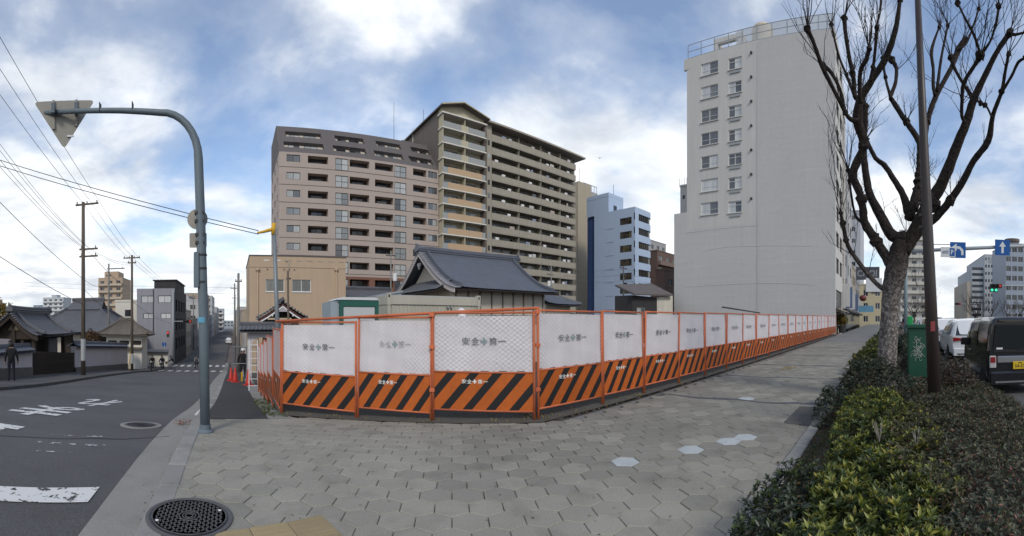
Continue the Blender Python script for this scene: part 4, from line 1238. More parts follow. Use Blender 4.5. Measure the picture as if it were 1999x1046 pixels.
# plaster ridges on the wall
for (pa, ya, pb, yb) in ((1338, 455, 1480, 440), (1375, 490, 1420, 482), (1420, 482, 1585, 480), (1340, 560, 1520, 552), (1480, 552, 1590, 556), (1450, 440, 1450, 480)):
    a, b = onX(pa, ya, XH), onX(pb, yb, XH)
    MB().tube([(-.0, a.y, a.z), (-.0, (a.y+b.y)/2, (a.z+b.z)/2 + .05), (-.0, b.y, b.z)], .022, 6).build('plaster_ridge', HPL, Hb)
# roof rail and tank
MESHP = bpy.data.materials.new('rail_mesh'); MESHP.use_nodes = True
_n, _l = MESHP.node_tree.nodes, MESHP.node_tree.links
_t = _n.new('ShaderNodeBsdfTransparent'); _mx = _n.new('ShaderNodeMixShader'); _mx.inputs[0].default_value = .42
_n['Principled BSDF'].inputs['Base Color'].default_value = (.5,.52,.52,1)
_l.new(_t.outputs[0], _mx.inputs[1]); _l.new(_n['Principled BSDF'].outputs[0], _mx.inputs[2]); _l.new(_mx.outputs[0], _n['Material Output'].inputs['Surface'])
rail = MB()
ny = 10
for k in range(ny + 1):
    y = Yfr + .1 + (Ytop - Yfr - .2) * k / ny
    MB().box(.05, .11, y - .03, y + .03, zH, zH + 1.5).build('rail_post', ALU, Hb)
for z in (.05, .75, 1.45): MB().box(.06, .10, Yfr + .1, Ytop - .1, zH + z, zH + z + .05).build('rail_bar', ALU, Hb)
MB().box(.075, .085, Yfr + .1, Ymid + 2.5, zH + .1, zH + 1.45).build('rail_mesh', MESHP, Hb)
yt = Yat(1489, XH + 3)
tk = MB().lathe([(1.15, zH), (1.15, zH + 3.0), (1.0, zH + 3.25), (.6, zH + 3.4), (.0, zH + 3.4)], 24, 3.0, yt).build('water_tank', M('tank', (.50,.44,.34), .6, .06), Hb, smooth=False)
MB().box(1.5, 4.5, Yat(1405, XH + 2), Yat(1405, XH + 2) + .5, zH, zH + 2.3).build('roof_frame_post', HWHITE, Hb)
MB().box(1.5, 4.5, Yat(1452, XH + 2), Yat(1452, XH + 2) + .5, zH, zH + 2.3).build('roof_frame_post', HWHITE, Hb)
MB().box(1.5, 1.9, Yat(1452, XH + 2) + .5, Yat(1405, XH + 2), zH + 1.7, zH + 2.29).build('roof_frame_beam', HWHITE, Hb)
# street front of the white building
hs = []
for k in range(9):
    for i in range(2): hs.append((.7 + 2.9*i, 6.2 + 2.55*k - zbH, 2.9 + 2.9*i, 7.7 + 2.55*k - zbH))
hs.append((.5, 2.8 - zbH, 5.6, 4.6 - zbH)); hs.append((.5, .2 - zbH, 5.6, 2.5 - zbH))
wall(Hb, 6.0, zH - zbH, hs, .35, HWHITE, (0, Yfr, zbH), 0)
for h in hs[:-1]: window(Hb, (h[0], Yfr + .12, h[1] + zbH), 0, h[2] - h[0], h[3] - h[1], G_DARK, DARKMETAL, 3, 1, .07)
window(Hb, (hs[-1][0], Yfr + .3, .2), 0, 5.1, 2.3, G_DARK, M('red_brown_wood', (.12,.05,.03), .6), 4, 1, .14, name='shop_front')
MB().add([(.2, Yfr - .9, 2.45), (5.8, Yfr - .9, 2.45), (5.8, Yfr - .02, 2.85), (.2, Yfr - .02, 2.85)], [(0,1,2,3), (0,3,2,1)]).build('awning', CREAM, Hb)
# neighbours up the street
SHOPC = [M('shop_wall', c, .85, .08, .4, streak=.1) for c in ((.34,.32,.29), (.25,.26,.28), (.36,.36,.36), (.30,.27,.22), (.22,.22,.22))]
xs_ = 45.1
for k, (w, h, lb) in enumerate(((4.2, 25.0, 'tall cream building squeezed beside the white building'), (5.5, 11.0, 'low grey shop building with sign boards up the pavement'), (7, 22.0, 'pale grey building up the pavement past the low shop'),
                            (9, 10.0, 'weathered shop building near the end of the pavement row'), (12, 8.5, 'last dark shop building before the yellow building'))):
    t = block('shop_building', lb, xs_, xs_ + w, 5.2 + .15*k, 16, h, SHOPC[k], 2.9, 2.6, 1.7, 1.4, G_DARK, DARKMETAL, 'Y', zb=-1)
    sg = MB().box(0, .16, -.85, -.05, 0, 2.6).build('projecting_sign', (M('sign_white', (.5,.5,.5), .5), M('sign_blue', (.10,.14,.24), .5))[k % 2], t, (w*.4, 0, 3.2))
    MB().box(.3, w - .3, -.7, -.05, 2.7, 2.95).build('canopy', DARKMETAL, t)
    MB().box(.4, w - .4, -.04, .0, .2, 2.4).build('shop_front', G_DARK, t)
    xs_ += w + .1
YELW = M('yellow_wall', (.50,.44,.29), .85, .06, .4)
t = block('yellow_building', 'yellow building closing the view at the end of the pavement', 97, 107, 1.2, 9.5, zat(556, 97), YELW, 3.0, 2.0, 1.1, 1.4, G_DARK, WHITEMETAL, 'X', zb=-1)
bb = thing('billboard', 'dark rooftop billboard with white lettering above the yellow building', 'billboard', (96.9, 5.0, zat(556, 97) + .3))
MB().box(0, .25, -2.9, 2.6, .9, 3.9).build('panel', M('billboard_dark', (.07,.075,.085), .6), bb)
v, f = glyph_mesh('CHOI', 4.6, 1.5)
MB().add([(-.01, -p[0], 2.4 + p[1]) for p in v], f).build('lettering', ALU, bb)['kind'] = 'stuff'
for y in (-2.5, 0, 2.4): MB().box(.05, .2, y - .08, y + .08, -.02, .9).build('support', DARKMETAL, bb)
bb2 = thing('advert_panel', 'white advertising panel on the yellow building below the dark billboard', 'billboard', (96.8, 3.4, 8.2))
MB().box(0, .12, -1.9, 1.9, .2, 3.4).build('panel', M('advert_white', (.62,.63,.64), .5, .1, .8), bb2)
MB().box(.0, .1, -.6, .4, -.02, .2).build('bracket', DARKMETAL, bb2)
tag(MB().lathe([(.0, 0), (.42, .12), (.60, .45), (.60, .65), (.42, .98), (.0, 1.1)], 20).build('balloon_sign', M('dark_red', (.13,.03,.03), .5), None, (70, 4.3, zat(588, 70)), smooth=True), 'round dark red hanging sign at the end of the shop row', 'sign')
tag(MB().box(-.05, .05, -1.6, 1.0, 0, 1.1).build('shop_sign', M('sky_blue_sign', (.13,.30,.45), .5), None, (72, 4.2, zat(609, 72))), 'light blue sign board under the round dark red sign', 'sign')
block('grey_tower', 'tall pale grey building seen through the tree branches', 118, 135, 8.0, 20, zat(415, 120), M('pale_grey', (.40,.42,.45), .8, .06, .3), 3.3, 3.0, 1.2, 1.2, G_DARK, ALU, 'X', zb=-1)
block('white_street_building', 'white building right of the tree trunk with balconies', 150, 170, -14.5, -4.0, zat(450, 150), M('off_white', (.48,.46,.43), .8, .06, .3), 3.2, 2.6, 1.6, 1.4, G_DARK, ALU, 'X', zb=-1, balcony=WHITEC)
block('glass_tower', 'narrow blue glass building right of the tree trunk', 190, 200, -17.5, -14.6, zat(495, 190), M('blue_glass_wall', (.14,.19,.26), .3, .06, .3, spec=.6), 3.2, 1.5, 1.2, 2.2, G_DARK, ALU, 'X', zb=-1)
block('far_building', 'cream mid rise building beyond the narrow glass building', 230, 250, -26, -19, zat(552, 230), CREAM, 3.2, 2.6, 1.6, 1.5, G_DARK, ALU, 'X', zb=-1)
PALE = M('pale_panel', (.40,.43,.45), .75, .05, .1)
t = block('civic_building', 'large pale grey office block across the road with window grid', 190, 235, -53, -44.5, zat(497, 195), PALE, 3.4, 1.25, .75, 1.4, G_DARK, ALU, 'X', zb=-1, nx=1)
MB().box(1.0, 40, 8.55, 14.5, -1, zat(527, 200)).build('stepped_wing', PALE, t)
hs = [(1.2 + 2.2*i, 3 + 3.4*k, 2.5 + 2.2*i, 4.5 + 3.4*k) for i in range(18) for k in range(6)]
MB().box(1.2, 40, 14.55, 16.5, -1, zat(552, 202)).build('low_wing', CREAM, t)
for k in range(9):
    MB().box(.92, .99, 8.9, 14.2, 4 + 2.7*k, 5.2 + 2.7*k).build('window_band', G_DARK, t)
MB().lathe([(1.3, 0), (1.3, .2)], 20).build('round_emblem', ALU, t, (-.05, 5.4, zat(508, 195))).rotation_euler = (0, pi/2, 0)
t = block('curved_tower', 'grey blue office tower at the right edge of the photo', 150, 170, -55, -43.2, zat(474, 155), M('blue_grey_wall', (.30,.34,.40), .6, .06, .2), 3.6, 2.2, 1.9, 1.9, G_DARK, ALU, 'X', zb=-1)
MB().lathe([(2.6, zat(474, 155)), (2.6, zat(474, 155) + 1.2), (2.9, zat(474, 155) + 1.4), (2.9, zat(474, 155) + 2.4), (0, zat(474, 155) + 2.4)], 20, 4, 8).build('roof_drum', DKSIDE, t)
block('slab_office', 'narrow dark grey office slab left of the blue grey tower', 215, 225, -61.5, -57.0, zat(533, 222), GREYW, 3.6, 2.2, 1.4, 1.6, G_DARK, ALU, 'X', zb=-1)

# behind the white building: small tower, dark house
t = block('stair_tower', 'small cream stair tower peeping out left of the white building', 51, 58, Yat(1342, 51), Yat(1328, 51), zat(365, 58), HWHITE, 2.8, .9, .4, .5, G_DARK, DARKMETAL, 'X', zb=-1, nx=1)
for k in range(4): MB().box(.0 + .01, .06, .1 + k*.38, .14 + k*.38, zat(365, 58) + .28, zat(365, 58) + 1.2).build('rail_post', ALU, t)
G_ = thing('dark_house', 'small dark roofed house with a white side panel behind the fence', 'house', (30.5, 21.5, 0))
zg0, zg1 = zat(577, 38), zat(560, 44)
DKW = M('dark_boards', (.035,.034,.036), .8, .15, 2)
MB().box(0, 6.4, .0, 2.0, -.5, zg0).build('wall', DKW, G_)
MB().add([(-.5, -.5, zg0 - .05), (6.5, -.5, zg0 + .25), (7.2, 2.6, zg1 + .3), (.8, 2.6, zg1 - .3), (-.5, -.5, zg0 + .1), (6.5, -.5, zg0 + .4), (7.2, 2.6, zg1 + .45), (.8, 2.6, zg1 - .15)],
         [(0,3,2,1),(4,5,6,7),(0,1,5,4),(1,2,6,5),(2,3,7,6),(3,0,4,7)]).build('roof', MANS, G_)
window(G_, (.6, -.04, 1.9), 0, 1.3, .9, G_APT, ALU, 2, 1, .05)
MB().add([(4.1, -.03, 1.4), (7.2, -.03, 2.2), (7.2, -.03, zg0 + .35), (4.1, -.03, zg0 + .0)], [(0,1,2,3)]).add([(4.1, .03, 1.4), (4.1, .03, zg0), (7.2, .03, zg0 + .35), (7.2, .03, 2.2)], [(0,1,2,3)]).build('white_panel', M('stained_white', (.50,.48,.42), .85, .2, 1.5, streak=.2), G_)
RUST = M('rusty_sheet', (.10,.045,.03), .85, .25, 1.5, streak=.2)
tag(MB().xprism([(0, 0), (2, 0), (2, 3.6), (0, 3.0)], 37.4, 38.9).build('rusty_shed', RUST, None, (0, 22.2, -.5)), 'rusty brown shed wall tucked between dark house and white building', 'shed')
MB().box(37.3, 38.95, -.1, 2.1, 3.6, 3.68).build('roof_sheet', MANS, bpy.data.objects['rusty_shed'])
t = block('brick_house', 'red brown house rising behind the dark roofed house', 57, 61, 34, 35.6, zat(528, 67), BRN, 2.8, 2.6, 1.2, 1.1, G_DARK, ALU, 'Y', zb=-1)

# --- street at the left: lavender building, towers, rows beyond the crossing
LAV = M('lavender_render', (.245,.245,.272), .85, .08, .5, streak=.12)
YL = 57.0
xl0, xl1 = Xat(267, YL), Xat(341, YL)
Lb = thing('corner_building', 'lavender grey four storey building at the far crossing', 'building', (xl0, YL, 0))
zl = zat(563, dY(300, YL)); zbl = -5.0
hs = [(Xat(a, YL) - xl0, zat(c, 58) - zbl, Xat(b, YL) - xl0, zat(d, 58) - zbl) for a, b, c, d in ((276, 301, 591, 577), (309, 334, 591, 577), (280, 300, 622, 611), (314, 334, 622, 611))]
wall(Lb, xl1 - xl0, zl - zbl, hs, .2, LAV, (0, 0, zbl), 0)
for h in hs: window(Lb, (h[0], .08, h[1] + zbl), 0, h[2] - h[0], h[3] - h[1], glass_mat('pale_pane', [(0, (.38,.40,.40)), (1, (.5,.52,.52))]), DARKMETAL, 2, 1, .06)
hs2 = [(1 + 3*i, 2.6 + 2.7*k, 2.6 + 3*i, 4.2 + 2.7*k) for i in range(4) for k in range(3)]
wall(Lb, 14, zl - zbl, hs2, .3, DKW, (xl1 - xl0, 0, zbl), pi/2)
MB().box(.02, xl1 - xl0 - .35, .25, 14, zbl, zl - .02).build('core', LAV, Lb)
MB().box(2.0, xl1 - xl0 - .2, 2.5, 13, zl, zat(547, 60)).build('penthouse', DKW, Lb)
MB().box(1.8, xl1 - xl0, 2.3, 13.2, zat(547, 60), zat(547, 60) + .12).build('penthouse_roof', DARKMETAL, Lb)
MB().tube([(xl1 - xl0 - 3, -.1, zbl + 5), (xl1 - xl0 - 3, -.1, zl)], .05, 5).build('drain_pipe', DARKMETAL, Lb)
block('white_annex', 'low white building tucked left of the lavender building', xl0 - 4.0, xl0 - .05, YL + 3, YL + 12, zat(590, 64), WHITEC, 2.7, 2.0, 1.0, 1.0, G_DARK, DARKMETAL, 'Y', zb=-5)
def tower(name, label, pa, pb, py, d, mat, fh=3.0, balc=None, cw=3.2, **kw):
    ba, bb_ = bear(pa), bear(pb)
    Yd = d * cos((ba + bb_) / 2)
    return block(name, label, Yd*tan(ba), Yd*tan(bb_), Yd, Yd + 16, zat(py, d), mat, fh, cw, cw*.62, 1.6, G_DARK, ALU, 'Y', zb=-8, balcony=balc, **kw)
TOWB = M('tower_beige', (.38,.29,.21), .85, .06, .3)
t = tower('residential_tower', 'striped beige residential tower standing behind the temple roofs', 192, 239, 543, 200, TOWB, 3.2, M('tower_parapet', (.42,.36,.28), .8, .05, .3), 3.4)
MB().box(2.5, 9.5, 2, 12, zat(543, 200), zat(529, 200)).build('crown_block', TOWB, t)
t = tower('residential_tower', 'distant white high rise above the temple gate roof', 84, 124, 581, 320, M('tower_white', (.42,.45,.46), .8, .05, .2), 3.2, M('tower_band', (.52,.54,.54), .8, .05, .3), 3.6)
MB().box(6.5, 11, 2, 9, zat(581, 320), zat(575, 320)).build('roof_block', PALE, t)
tower('distant_tower', 'small blue grey block beside the distant white high rise', 65, 81, 596, 360, M('tower_blue', (.22,.27,.34), .6, .05, .2), 3.2, None, 3.2)
BOXC = [M('street_wall', c, .85, .08, .4, streak=.1) for c in ((.33,.30,.26), (.40,.40,.40), (.26,.25,.25), (.42,.37,.30), (.36,.30,.24), (.22,.24,.28))]
side = [(-8.9, 75, 12, 5.5, 0), (-9.0, 90, 14, 4.0, 2), (-9.0, 107, 16, 9.0, 1), (-9.2, 126, 14, 5.0, 3), (-9.4, 143, 18, 13.0, 4), (-9.6, 165, 20, 6.0, 5), (-9.8, 190, 24, 15.0, 1), (-10, 218, 30, 8.0, 0), (-10.2, 255, 30, 12, 2), (-10.4, 300, 40, 7, 3)]
sl = ['low brown house', 'dark two storey house', 'grey office block', 'cream house', 'tall sand coloured flats', 'slate blue house', 'pale grey apartment slab', 'brown grey shop house', 'dark grey flats', 'cream shop house']
for k, (x, y, L, h, c) in enumerate(side):
    block('street_house', '%s on the left of the far street, %s past the lavender building' % (sl[k], ORD[k]), x - 9, x, y, y + L, h - 2.0, BOXC[c], 2.8, 2.8, 1.4, 1.2, G_DARK, ALU, 'YR', zb=-6, group='houses along the far street')
side = [(2.2, 60, 14, 5.0, 3), (2.0, 76, 16, 3.0, 1), (1.9, 94, 18, 6.0, 4), (1.8, 114, 20, 4.0, 0), (1.6, 136, 24, 7.0, 2), (1.4, 162, 30, 9.0, 1), (1.2, 200, 40, 6.0, 3), (1.0, 250, 50, 10.0, 5)]
sl = ['tan shop house', 'light grey house', 'sand coloured house', 'brown grey house', 'dark grey house', 'pale grey flats', 'cream house', 'slate blue flats']
for k, (x, y, L, h, c) in enumerate(side):
    block('street_house', '%s on the right of the far street, %s past the beige building' % (sl[k], ORD[k]), x, x + 4.5, y, y + L, h - 2.0, BOXC[c], 2.8, 2.8, 1.4, 1.2, G_DARK, ALU, 'YX', zb=-6, group='houses along the far street')
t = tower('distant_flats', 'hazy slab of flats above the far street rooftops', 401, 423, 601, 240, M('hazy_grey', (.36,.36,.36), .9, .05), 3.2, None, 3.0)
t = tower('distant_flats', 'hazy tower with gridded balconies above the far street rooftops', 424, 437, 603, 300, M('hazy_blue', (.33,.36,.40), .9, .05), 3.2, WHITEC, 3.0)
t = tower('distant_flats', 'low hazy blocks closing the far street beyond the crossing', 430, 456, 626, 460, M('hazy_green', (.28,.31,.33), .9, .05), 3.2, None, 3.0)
t = tower('apartment_block', 'grey apartment house past the lavender building roof', 362, 366, 577, 130, BOXC[1], 3.0, WHITEC, 2.4)

# ------------------------------------------------------------------ tiled roofs
KAWARA = M('roof_tile', (.085,.095,.118), .48, .16, 1.2, spec=.45, fine=.1, fscale=12)
KAWARA_G = M('roof_tile_grey', (.088,.092,.102), .55, .2, 1.2, spec=.4, fine=.1, fscale=12)
KAWARA_B = M('roof_tile_brown', (.125,.108,.09), .65, .22, 1.5, spec=.3, fine=.15, fscale=12)
DARKWOOD = M('dark_timber', (.032,.024,.019), .8, .25, 3, streak=.2)
PLASTER = M('white_plaster_wall', (.47,.44,.45), .9, .07, .8, streak=.08)
PLASTERC = M('cream_plaster', (.46,.42,.36), .9, .06, .8)
STONE = M('stone_base', (.12,.115,.105), .95, .25, 2, bump=.5, bscale=12)
def roof_patch(name, parent, eL, eR, rL, rR, mat, sag=.25, pitch=.27, rows=None, lift=0.0, rib=.045, back=True):
    eL, eR, rL, rR = map(Vector, (eL, eR, rL, rR))
    L = max((eR - eL).length, (rR - rL).length); S = ((rL + rR)/2 - (eL + eR)/2).length
    nr = max(2, int(round(L / pitch))); nrow = rows or max(3, int(S / .26))
    pat = [0.0, .55, 1.0, .55]
    nu = nr * 4; nv = nrow * 2
    def P(i, j):
        t = i / nu; jj = j // 2; s = (jj + (.96 if j % 2 else 0.0)) / nrow
        if j == nv: s = 1.0
        p = eL.lerp(eR, t).lerp(rL.lerp(rR, t), s)
        z = -sag * 4 * s * (1 - s) * (1 - .35*s) + lift * abs(2*t - 1) ** 4 * (1 - s) ** 2
        z += rib * pat[i % 4] + (.016 if j % 2 else 0.03)
        return (p.x, p.y, p.z + z)
    mb = MB().grid(P, nu, nv)
    # underside boards
    if back:
        n = 10
        mb.grid(lambda i, j: tuple(Vector((0, 0, -.10 - sag*4*(j/n)*(1 - j/n)*(1 - .35*j/n) + lift*abs(2*(1 - i/n) - 1)**4*(1 - j/n)**2)) + eL.lerp(eR, 1 - i/n).lerp(rL.lerp(rR, 1 - i/n), j/n)), n, n)
    o = mb.build(name, mat, parent); o['kind'] = 'stuff'
    return o
def sagline(a, b, sag, n=10):
    a, b = Vector(a), Vector(b)
    return [a.lerp(b, k/n) - Vector((0, 0, sag*4*(k/n)*(1 - k/n)*(1 - .35*k/n))) for k in range(n + 1)]
def beam_along(pts, w, h0, h1, up=Vector((0, 0, 1))):
    mb = MB(); vs, fs = [], []
    pts = [Vector(p) for p in pts]
    for i, p in enumerate(pts):
        d = pts[min(i+1, len(pts)-1)] - pts[max(i-1, 0)]; d.z = 0; d.normalize()
        s = Vector((-d.y, d.x, 0)) * w
        vs += [p + s + up*h0, p - s + up*h0, p - s*.8 + up*h1, p + s*.8 + up*h1]
    for i in range(len(pts) - 1):
        o = i*4
        for k in range(4): fs.append((o+k, o+(k+1)%4, o+4+(k+1)%4, o+4+k))
    fs += [(3,2,1,0), tuple(len(pts)*4 - 4 + k for k in range(4))]
    return mb.add(vs, fs)
def ridge_tiles(parent, a, b, w, h, mat, n=6, droop=0.0, name='ridge'):
    a, b = Vector(a), Vector(b)
    pts = [a.lerp(b, k/n) + Vector((0, 0, -droop*4*(k/n)*(1-k/n))) for k in range(n + 1)]
    r = beam_along(pts, w, 0, h*.75).build(name, mat, parent)
    beam_along(pts, w*1.25, h*.30, h*.38).build('ridge_course', mat, r)
    beam_along(pts, w*1.15, h*.55, h*.62).build('ridge_course', mat, r)
    MB().tube([p + Vector((0, 0, h*.8)) for p in pts], w*.62, 8).build('ridge_cap', mat, r, smooth=True)
    return r
def oni(parent, p, s, rz, mat, name='ridge_end_tile'):
    poly = [(-.5,-.1),(.5,-.1),(.62,.15),(.45,.5),(.2,.62),(.16,.95),(0,1.1),(-.16,.95),(-.2,.62),(-.45,.5),(-.62,.15)]
    return MB().prism([(x*s, z*s) for x, z in poly], -.12*s, .12*s).build(name, mat, parent, p, rz)

# --- temple hall behind the fence
TX1, TX2, TYR, TYE, TYB = 16.2, 27.4, 34.0, 27.6, 40.4
zr, ze = zat(492, dY(815, TYR)), zat(560, dY(890, TYE)) - .05
T = thing('temple_hall', 'temple hall with a large blue grey tiled gable roof behind the fence', 'temple', (0, 0, 0))
roof_patch('roof_tiles', T, (TX1, TYE, ze), (TX2 + .2, TYE, ze), (TX1, TYR, zr), (TX2, TYR, zr), KAWARA, sag=.62, pitch=.29, lift=.12)
roof_patch('roof_tiles', T, (TX2, TYB, ze), (TX1, TYB, ze), (TX2, TYR, zr), (TX1, TYR, zr), KAWARA, sag=.62, pitch=.29)
ridge_tiles(T, (TX1 - .15, TYR, zr - .1), (TX2 + .1, TYR, zr - .1), .22, .75, KAWARA, 10, .10)
oni(T, (TX1 - .25, TYR, zr + .1), .62, -pi/2, KAWARA); oni(T, (TX2 + .2, TYR, zr + .1), .62, -pi/2, KAWARA)
for (ye, sgn) in ((TYE, 1), (TYB, -1)):
    for x in (TX1 + .75, TX2 - .6):
        pts = sagline((x, ye + sgn*.35, ze + .15), (x, TYR, zr + .08), .62)
        r = beam_along(pts, .13, 0, .26).build('descending_ridge', KAWARA, T)
        MB().tube([p + Vector((0, 0, .30)) for p in pts], .09, 8).build('ridge_cap', KAWARA, r, smooth=True)
        oni(T, (x, ye + sgn*.3, ze + .12), .34, 0, KAWARA)
# verge tiles and barge boards at the gable
VERGE = M('verge_tile', (.20,.20,.22), .5, .2, 4, spec=.4)
for (ye, sgn) in ((TYE, 1), (TYB, -1)):
    pts = sagline((TX1, ye, ze), (TX1, TYR, zr), .62, 12)
    beam_along([p + Vector((-.05, 0, -.36)) for p in pts], .05, 0, .34).build('barge_board', M('barge_white', (.42,.39,.38), .8, .1, 2), T)
    m = MB()
    for k in range(26):
        a = pts[0].lerp(pts[-1], 0); f = k / 25 * 12; i0 = min(int(f), 11); p = pts[i0].lerp(pts[i0+1], f - i0)
        MB().tube([p + Vector((-.16, 0, .06)), p + Vector((.5, 0, .06))], .085, 8).build('verge_tile', VERGE, T, smooth=True)
gw = MB()
n = 12
gp = [(p.y, p.z - .45) for p in sagline((0, TYE + .7, ze + .1), (0, TYR, zr - .1), .62, n)] + [(p.y, p.z - .45) for p in sagline((0, TYB - .7, ze + .1), (0, TYR, zr - .1), .62, n)][::-1][1:]
gw.xprism(gp, TX1 + .9, TX1 + 1.1).build('gable_wall', PLASTERC, T)
oni(T, (TX1 + .02, TYR, zr - 1.05), .5, -pi/2, VERGE, 'gable_pendant').rotation_euler = (0, pi, -pi/2)
# small pent roof across the gable foot
roof_patch('roof_tiles', T, (TX1 - .9, TYB - .5, ze - .05), (TX1 - .9, TYE + 1.6, ze - .05), (TX1 + .9, TYB - .5, ze + 1.0), (TX1 + .9, TYE + 1.6, ze + 1.0), KAWARA_G, sag=.1, pitch=.28)
MB().box(TX1 + .55, TX2 - .7, TYE + 1.3, TYB - 1.3, -2.2, ze + .3).build('wall', PLASTERC, T)
for k in range(9):
    x = TX1 + .8 + k * 1.17
    MB().box(x, x + .12, TYE + 1.22, TYE + 1.31, -2.2, ze).build('post', M('grey_timber', (.16,.14,.12), .85, .2, 3), T)
for k in range(7):
    window(T, (TX1 + 1.6 + k*1.17, TYE + 1.26, 1.35), 0, 1.0, .75, G_APT, DARKWOOD, 3, 1, .04)
beam_along([(TX1, TYE + .12, ze - .02), (TX2, TYE + .12, ze - .02)], .05, -.16, 0).build('eave_board', DARKWOOD, T)
# lower wing on the right
zw0, zw1 = zat(592, 44), zat(556, 44)
T2 = thing('temple_wing', 'lower tiled wing roof at the right end of the temple hall', 'temple', (0, 0, 0))
wx0, wx1 = 28.2, Xat(1131, 30)
roof_patch('roof_tiles', T2, (wx0, 29.6, zw0 - .2), (wx1, 29.6, zw0 - .2), (wx0, 33.2, zw1 - .1), (wx1 - 3.4, 33.2, zw1 - .1), KAWARA, sag=.25, pitch=.29, lift=.1)
ridge_tiles(T2, (wx0, 33.2, zw1 - .1), (wx1 - 3.3, 33.2, zw1 - .1), .16, .45, KAWARA, 4)
beam_along(sagline((wx1 + .05, 29.7, zw0 - .1), (wx1 - 3.4, 33.2, zw1), .25), .10, 0, .22).build('hip_ridge', KAWARA, T2)
roof_patch('roof_tiles', T2, (wx1, 29.6, zw0 - .2), (wx1, 36.8, zw0 - .2), (wx1 - 3.4, 33.2, zw1 - .1), (wx1 - 3.3, 33.3, zw1 - .1), KAWARA, sag=.25, pitch=.29)
MB().box(wx0 - .4, wx1 - .9, 30.5, 36, -2, zw0 - .15).build('wall', PLASTERC, T2)
T3 = thing('storehouse', 'low tiled storehouse roof between the beige building and the temple hall', 'shed', (0, 0, 0))
sx0, sx1, sY = Xat(678, 40), Xat(783, 40), 40
roof_patch('roof_tiles', T3, (sx0, sY, zat(583, 42)), (sx1, sY, zat(583, 42)), (sx0, sY + 3, zat(566, 45)), (sx1, sY + 3, zat(566, 45)), KAWARA_G, sag=.1)
ridge_tiles(T3, (sx0, sY + 3, zat(566, 45)), (sx1, sY + 3, zat(566, 45)), .14, .4, KAWARA_G, 3)
MB().box(sx0 + .3, sx1 - .3, sY + .5, sY + 5, -3, zat(583, 42) + .1).build('wall', PLASTERC, T3)

# --- small gate with a gabled tile roof beside the side street
gx, gy = Xat(552, 22), 22.0
zgp, zge = zat(590, 22.2), zat(621, 22.2)
SG = thing('gate_house', 'small gabled gate with dark tiled roof and pale barge boards', 'gate', (gx, gy, 0))
hw = (Xat(600, 22) - Xat(505, 22)) / 2
for s in (-1, 1):
    if s < 0: roof_patch('roof_tiles', SG, (-hw, 2.6, zge), (-hw, 0, zge), (0, 2.6, zgp), (0, 0, zgp), KAWARA_G, sag=.07, pitch=.24, lift=.06)
    else: roof_patch('roof_tiles', SG, (hw, 0, zge), (hw, 2.6, zge), (0, 0, zgp), (0, 2.6, zgp), KAWARA_G, sag=.07, pitch=.24, lift=.06)
    pts = sagline((s*hw, -.04, zge - .02), (0, -.04, zgp - .02), .07, 8)
    b = beam_along([p + Vector((0, .02, -.16)) for p in pts], .03, 0, .13).build('barge_board', M('barge_red', (.07,.028,.026), .7), SG)
    beam_along([p + Vector((0, .01, -.24)) for p in pts[1:]], .03, 0, .075).build('white_trim', WHITEMETAL, SG)
    for k in range(9):
        p = pts[0].lerp(pts[-1], k/8.0)
        MB().tube([p + Vector((0, -.1, .07)), p + Vector((0, .25, .07))], .055, 8).build('verge_tile', KAWARA_G, SG, smooth=True)
    MB().cham(s*.85 - .09, s*.85 + .09, .5, .68, -1.8, zge + .12, .01).build('post', DARKWOOD, SG)
    MB().cham(s*.85 - .09, s*.85 + .09, 1.9, 2.08, -1.8, zge + .12, .01).build('post', DARKWOOD, SG)
    MB().cham(s*.55 - .035, s*.55 + .035, -.05, .02, zge + .10, zge + .2, .01).build('rafter_end', WHITEMETAL, SG)
    oni(SG, (s*hw, 0, zge + .05), .13, 0, KAWARA_G)
ridge_tiles(SG, (0, -.05, zgp), (0, 2.65, zgp), .09, .28, KAWARA_G, 3)
oni(SG, (0, -.1, zgp + .05), .22, 0, KAWARA_G)
MB().prism([(-.34, zgp - .5), (.34, zgp - .5), (.12, zgp - .2), (0, zgp - .12), (-.12, zgp - .2)], -.03, .03).build('gable_ornament', M('ornament_white', (.36,.33,.35), .8), SG)
MB().prism([(-.8, zge + .02), (.8, zge + .02), (0, zgp - .2)], .55, .62).build('gable_wall', DARKWOOD, SG)
MB().box(-.85, .85, .52, .66, zge - .28, zge - .08).build('lintel', DARKWOOD, SG)
MB().box(-.75, .75, 1.0, 1.06, -1.8, zge - .3).build('door', DARKWOOD, SG)
WG = thing('white_gate', 'white plaster side gate with tile coping beside the small gate', 'gate', (Xat(497, 20), 20.0, ground(1, 20)))
hzw = zat(645, 20) - ground(1, 20)
wallm = MB()
arch = [(-.14 + .0, 0), (-.14, hzw - .75)] + [(.36 - .5*cos(t), hzw - .75 + .42*sin(t)) for t in [pi*k/10 for k in range(1, 10)]] + [(.86, hzw - .75), (.86, 0)]
outer = [(1.05, 0), (1.05, hzw), (-.34, hzw), (-.34, 0)]
MB().box(-.34, -.14, 0, .3, 0, hzw).build('pillar', PLASTER, WG); MB().box(.86, 1.05, 0, .3, 0, hzw).build('pillar', PLASTER, WG)
MB().prism([(-.14, hzw - .75)] + [(.36 - .5*cos(pi*k/10), hzw - .75 + .42*sin(pi*k/10)) for k in range(1, 10)] + [(.86, hzw - .75), (.86, hzw), (-.14, hzw)], 0, .3).build('arch', PLASTER, WG)
roof_patch('coping_tiles', WG, (-.75, -.35, hzw), (1.4, -.35, hzw), (-.75, .15, hzw + .25), (1.4, .15, hzw + .25), KAWARA_G, sag=.03, pitch=.2, rows=2)
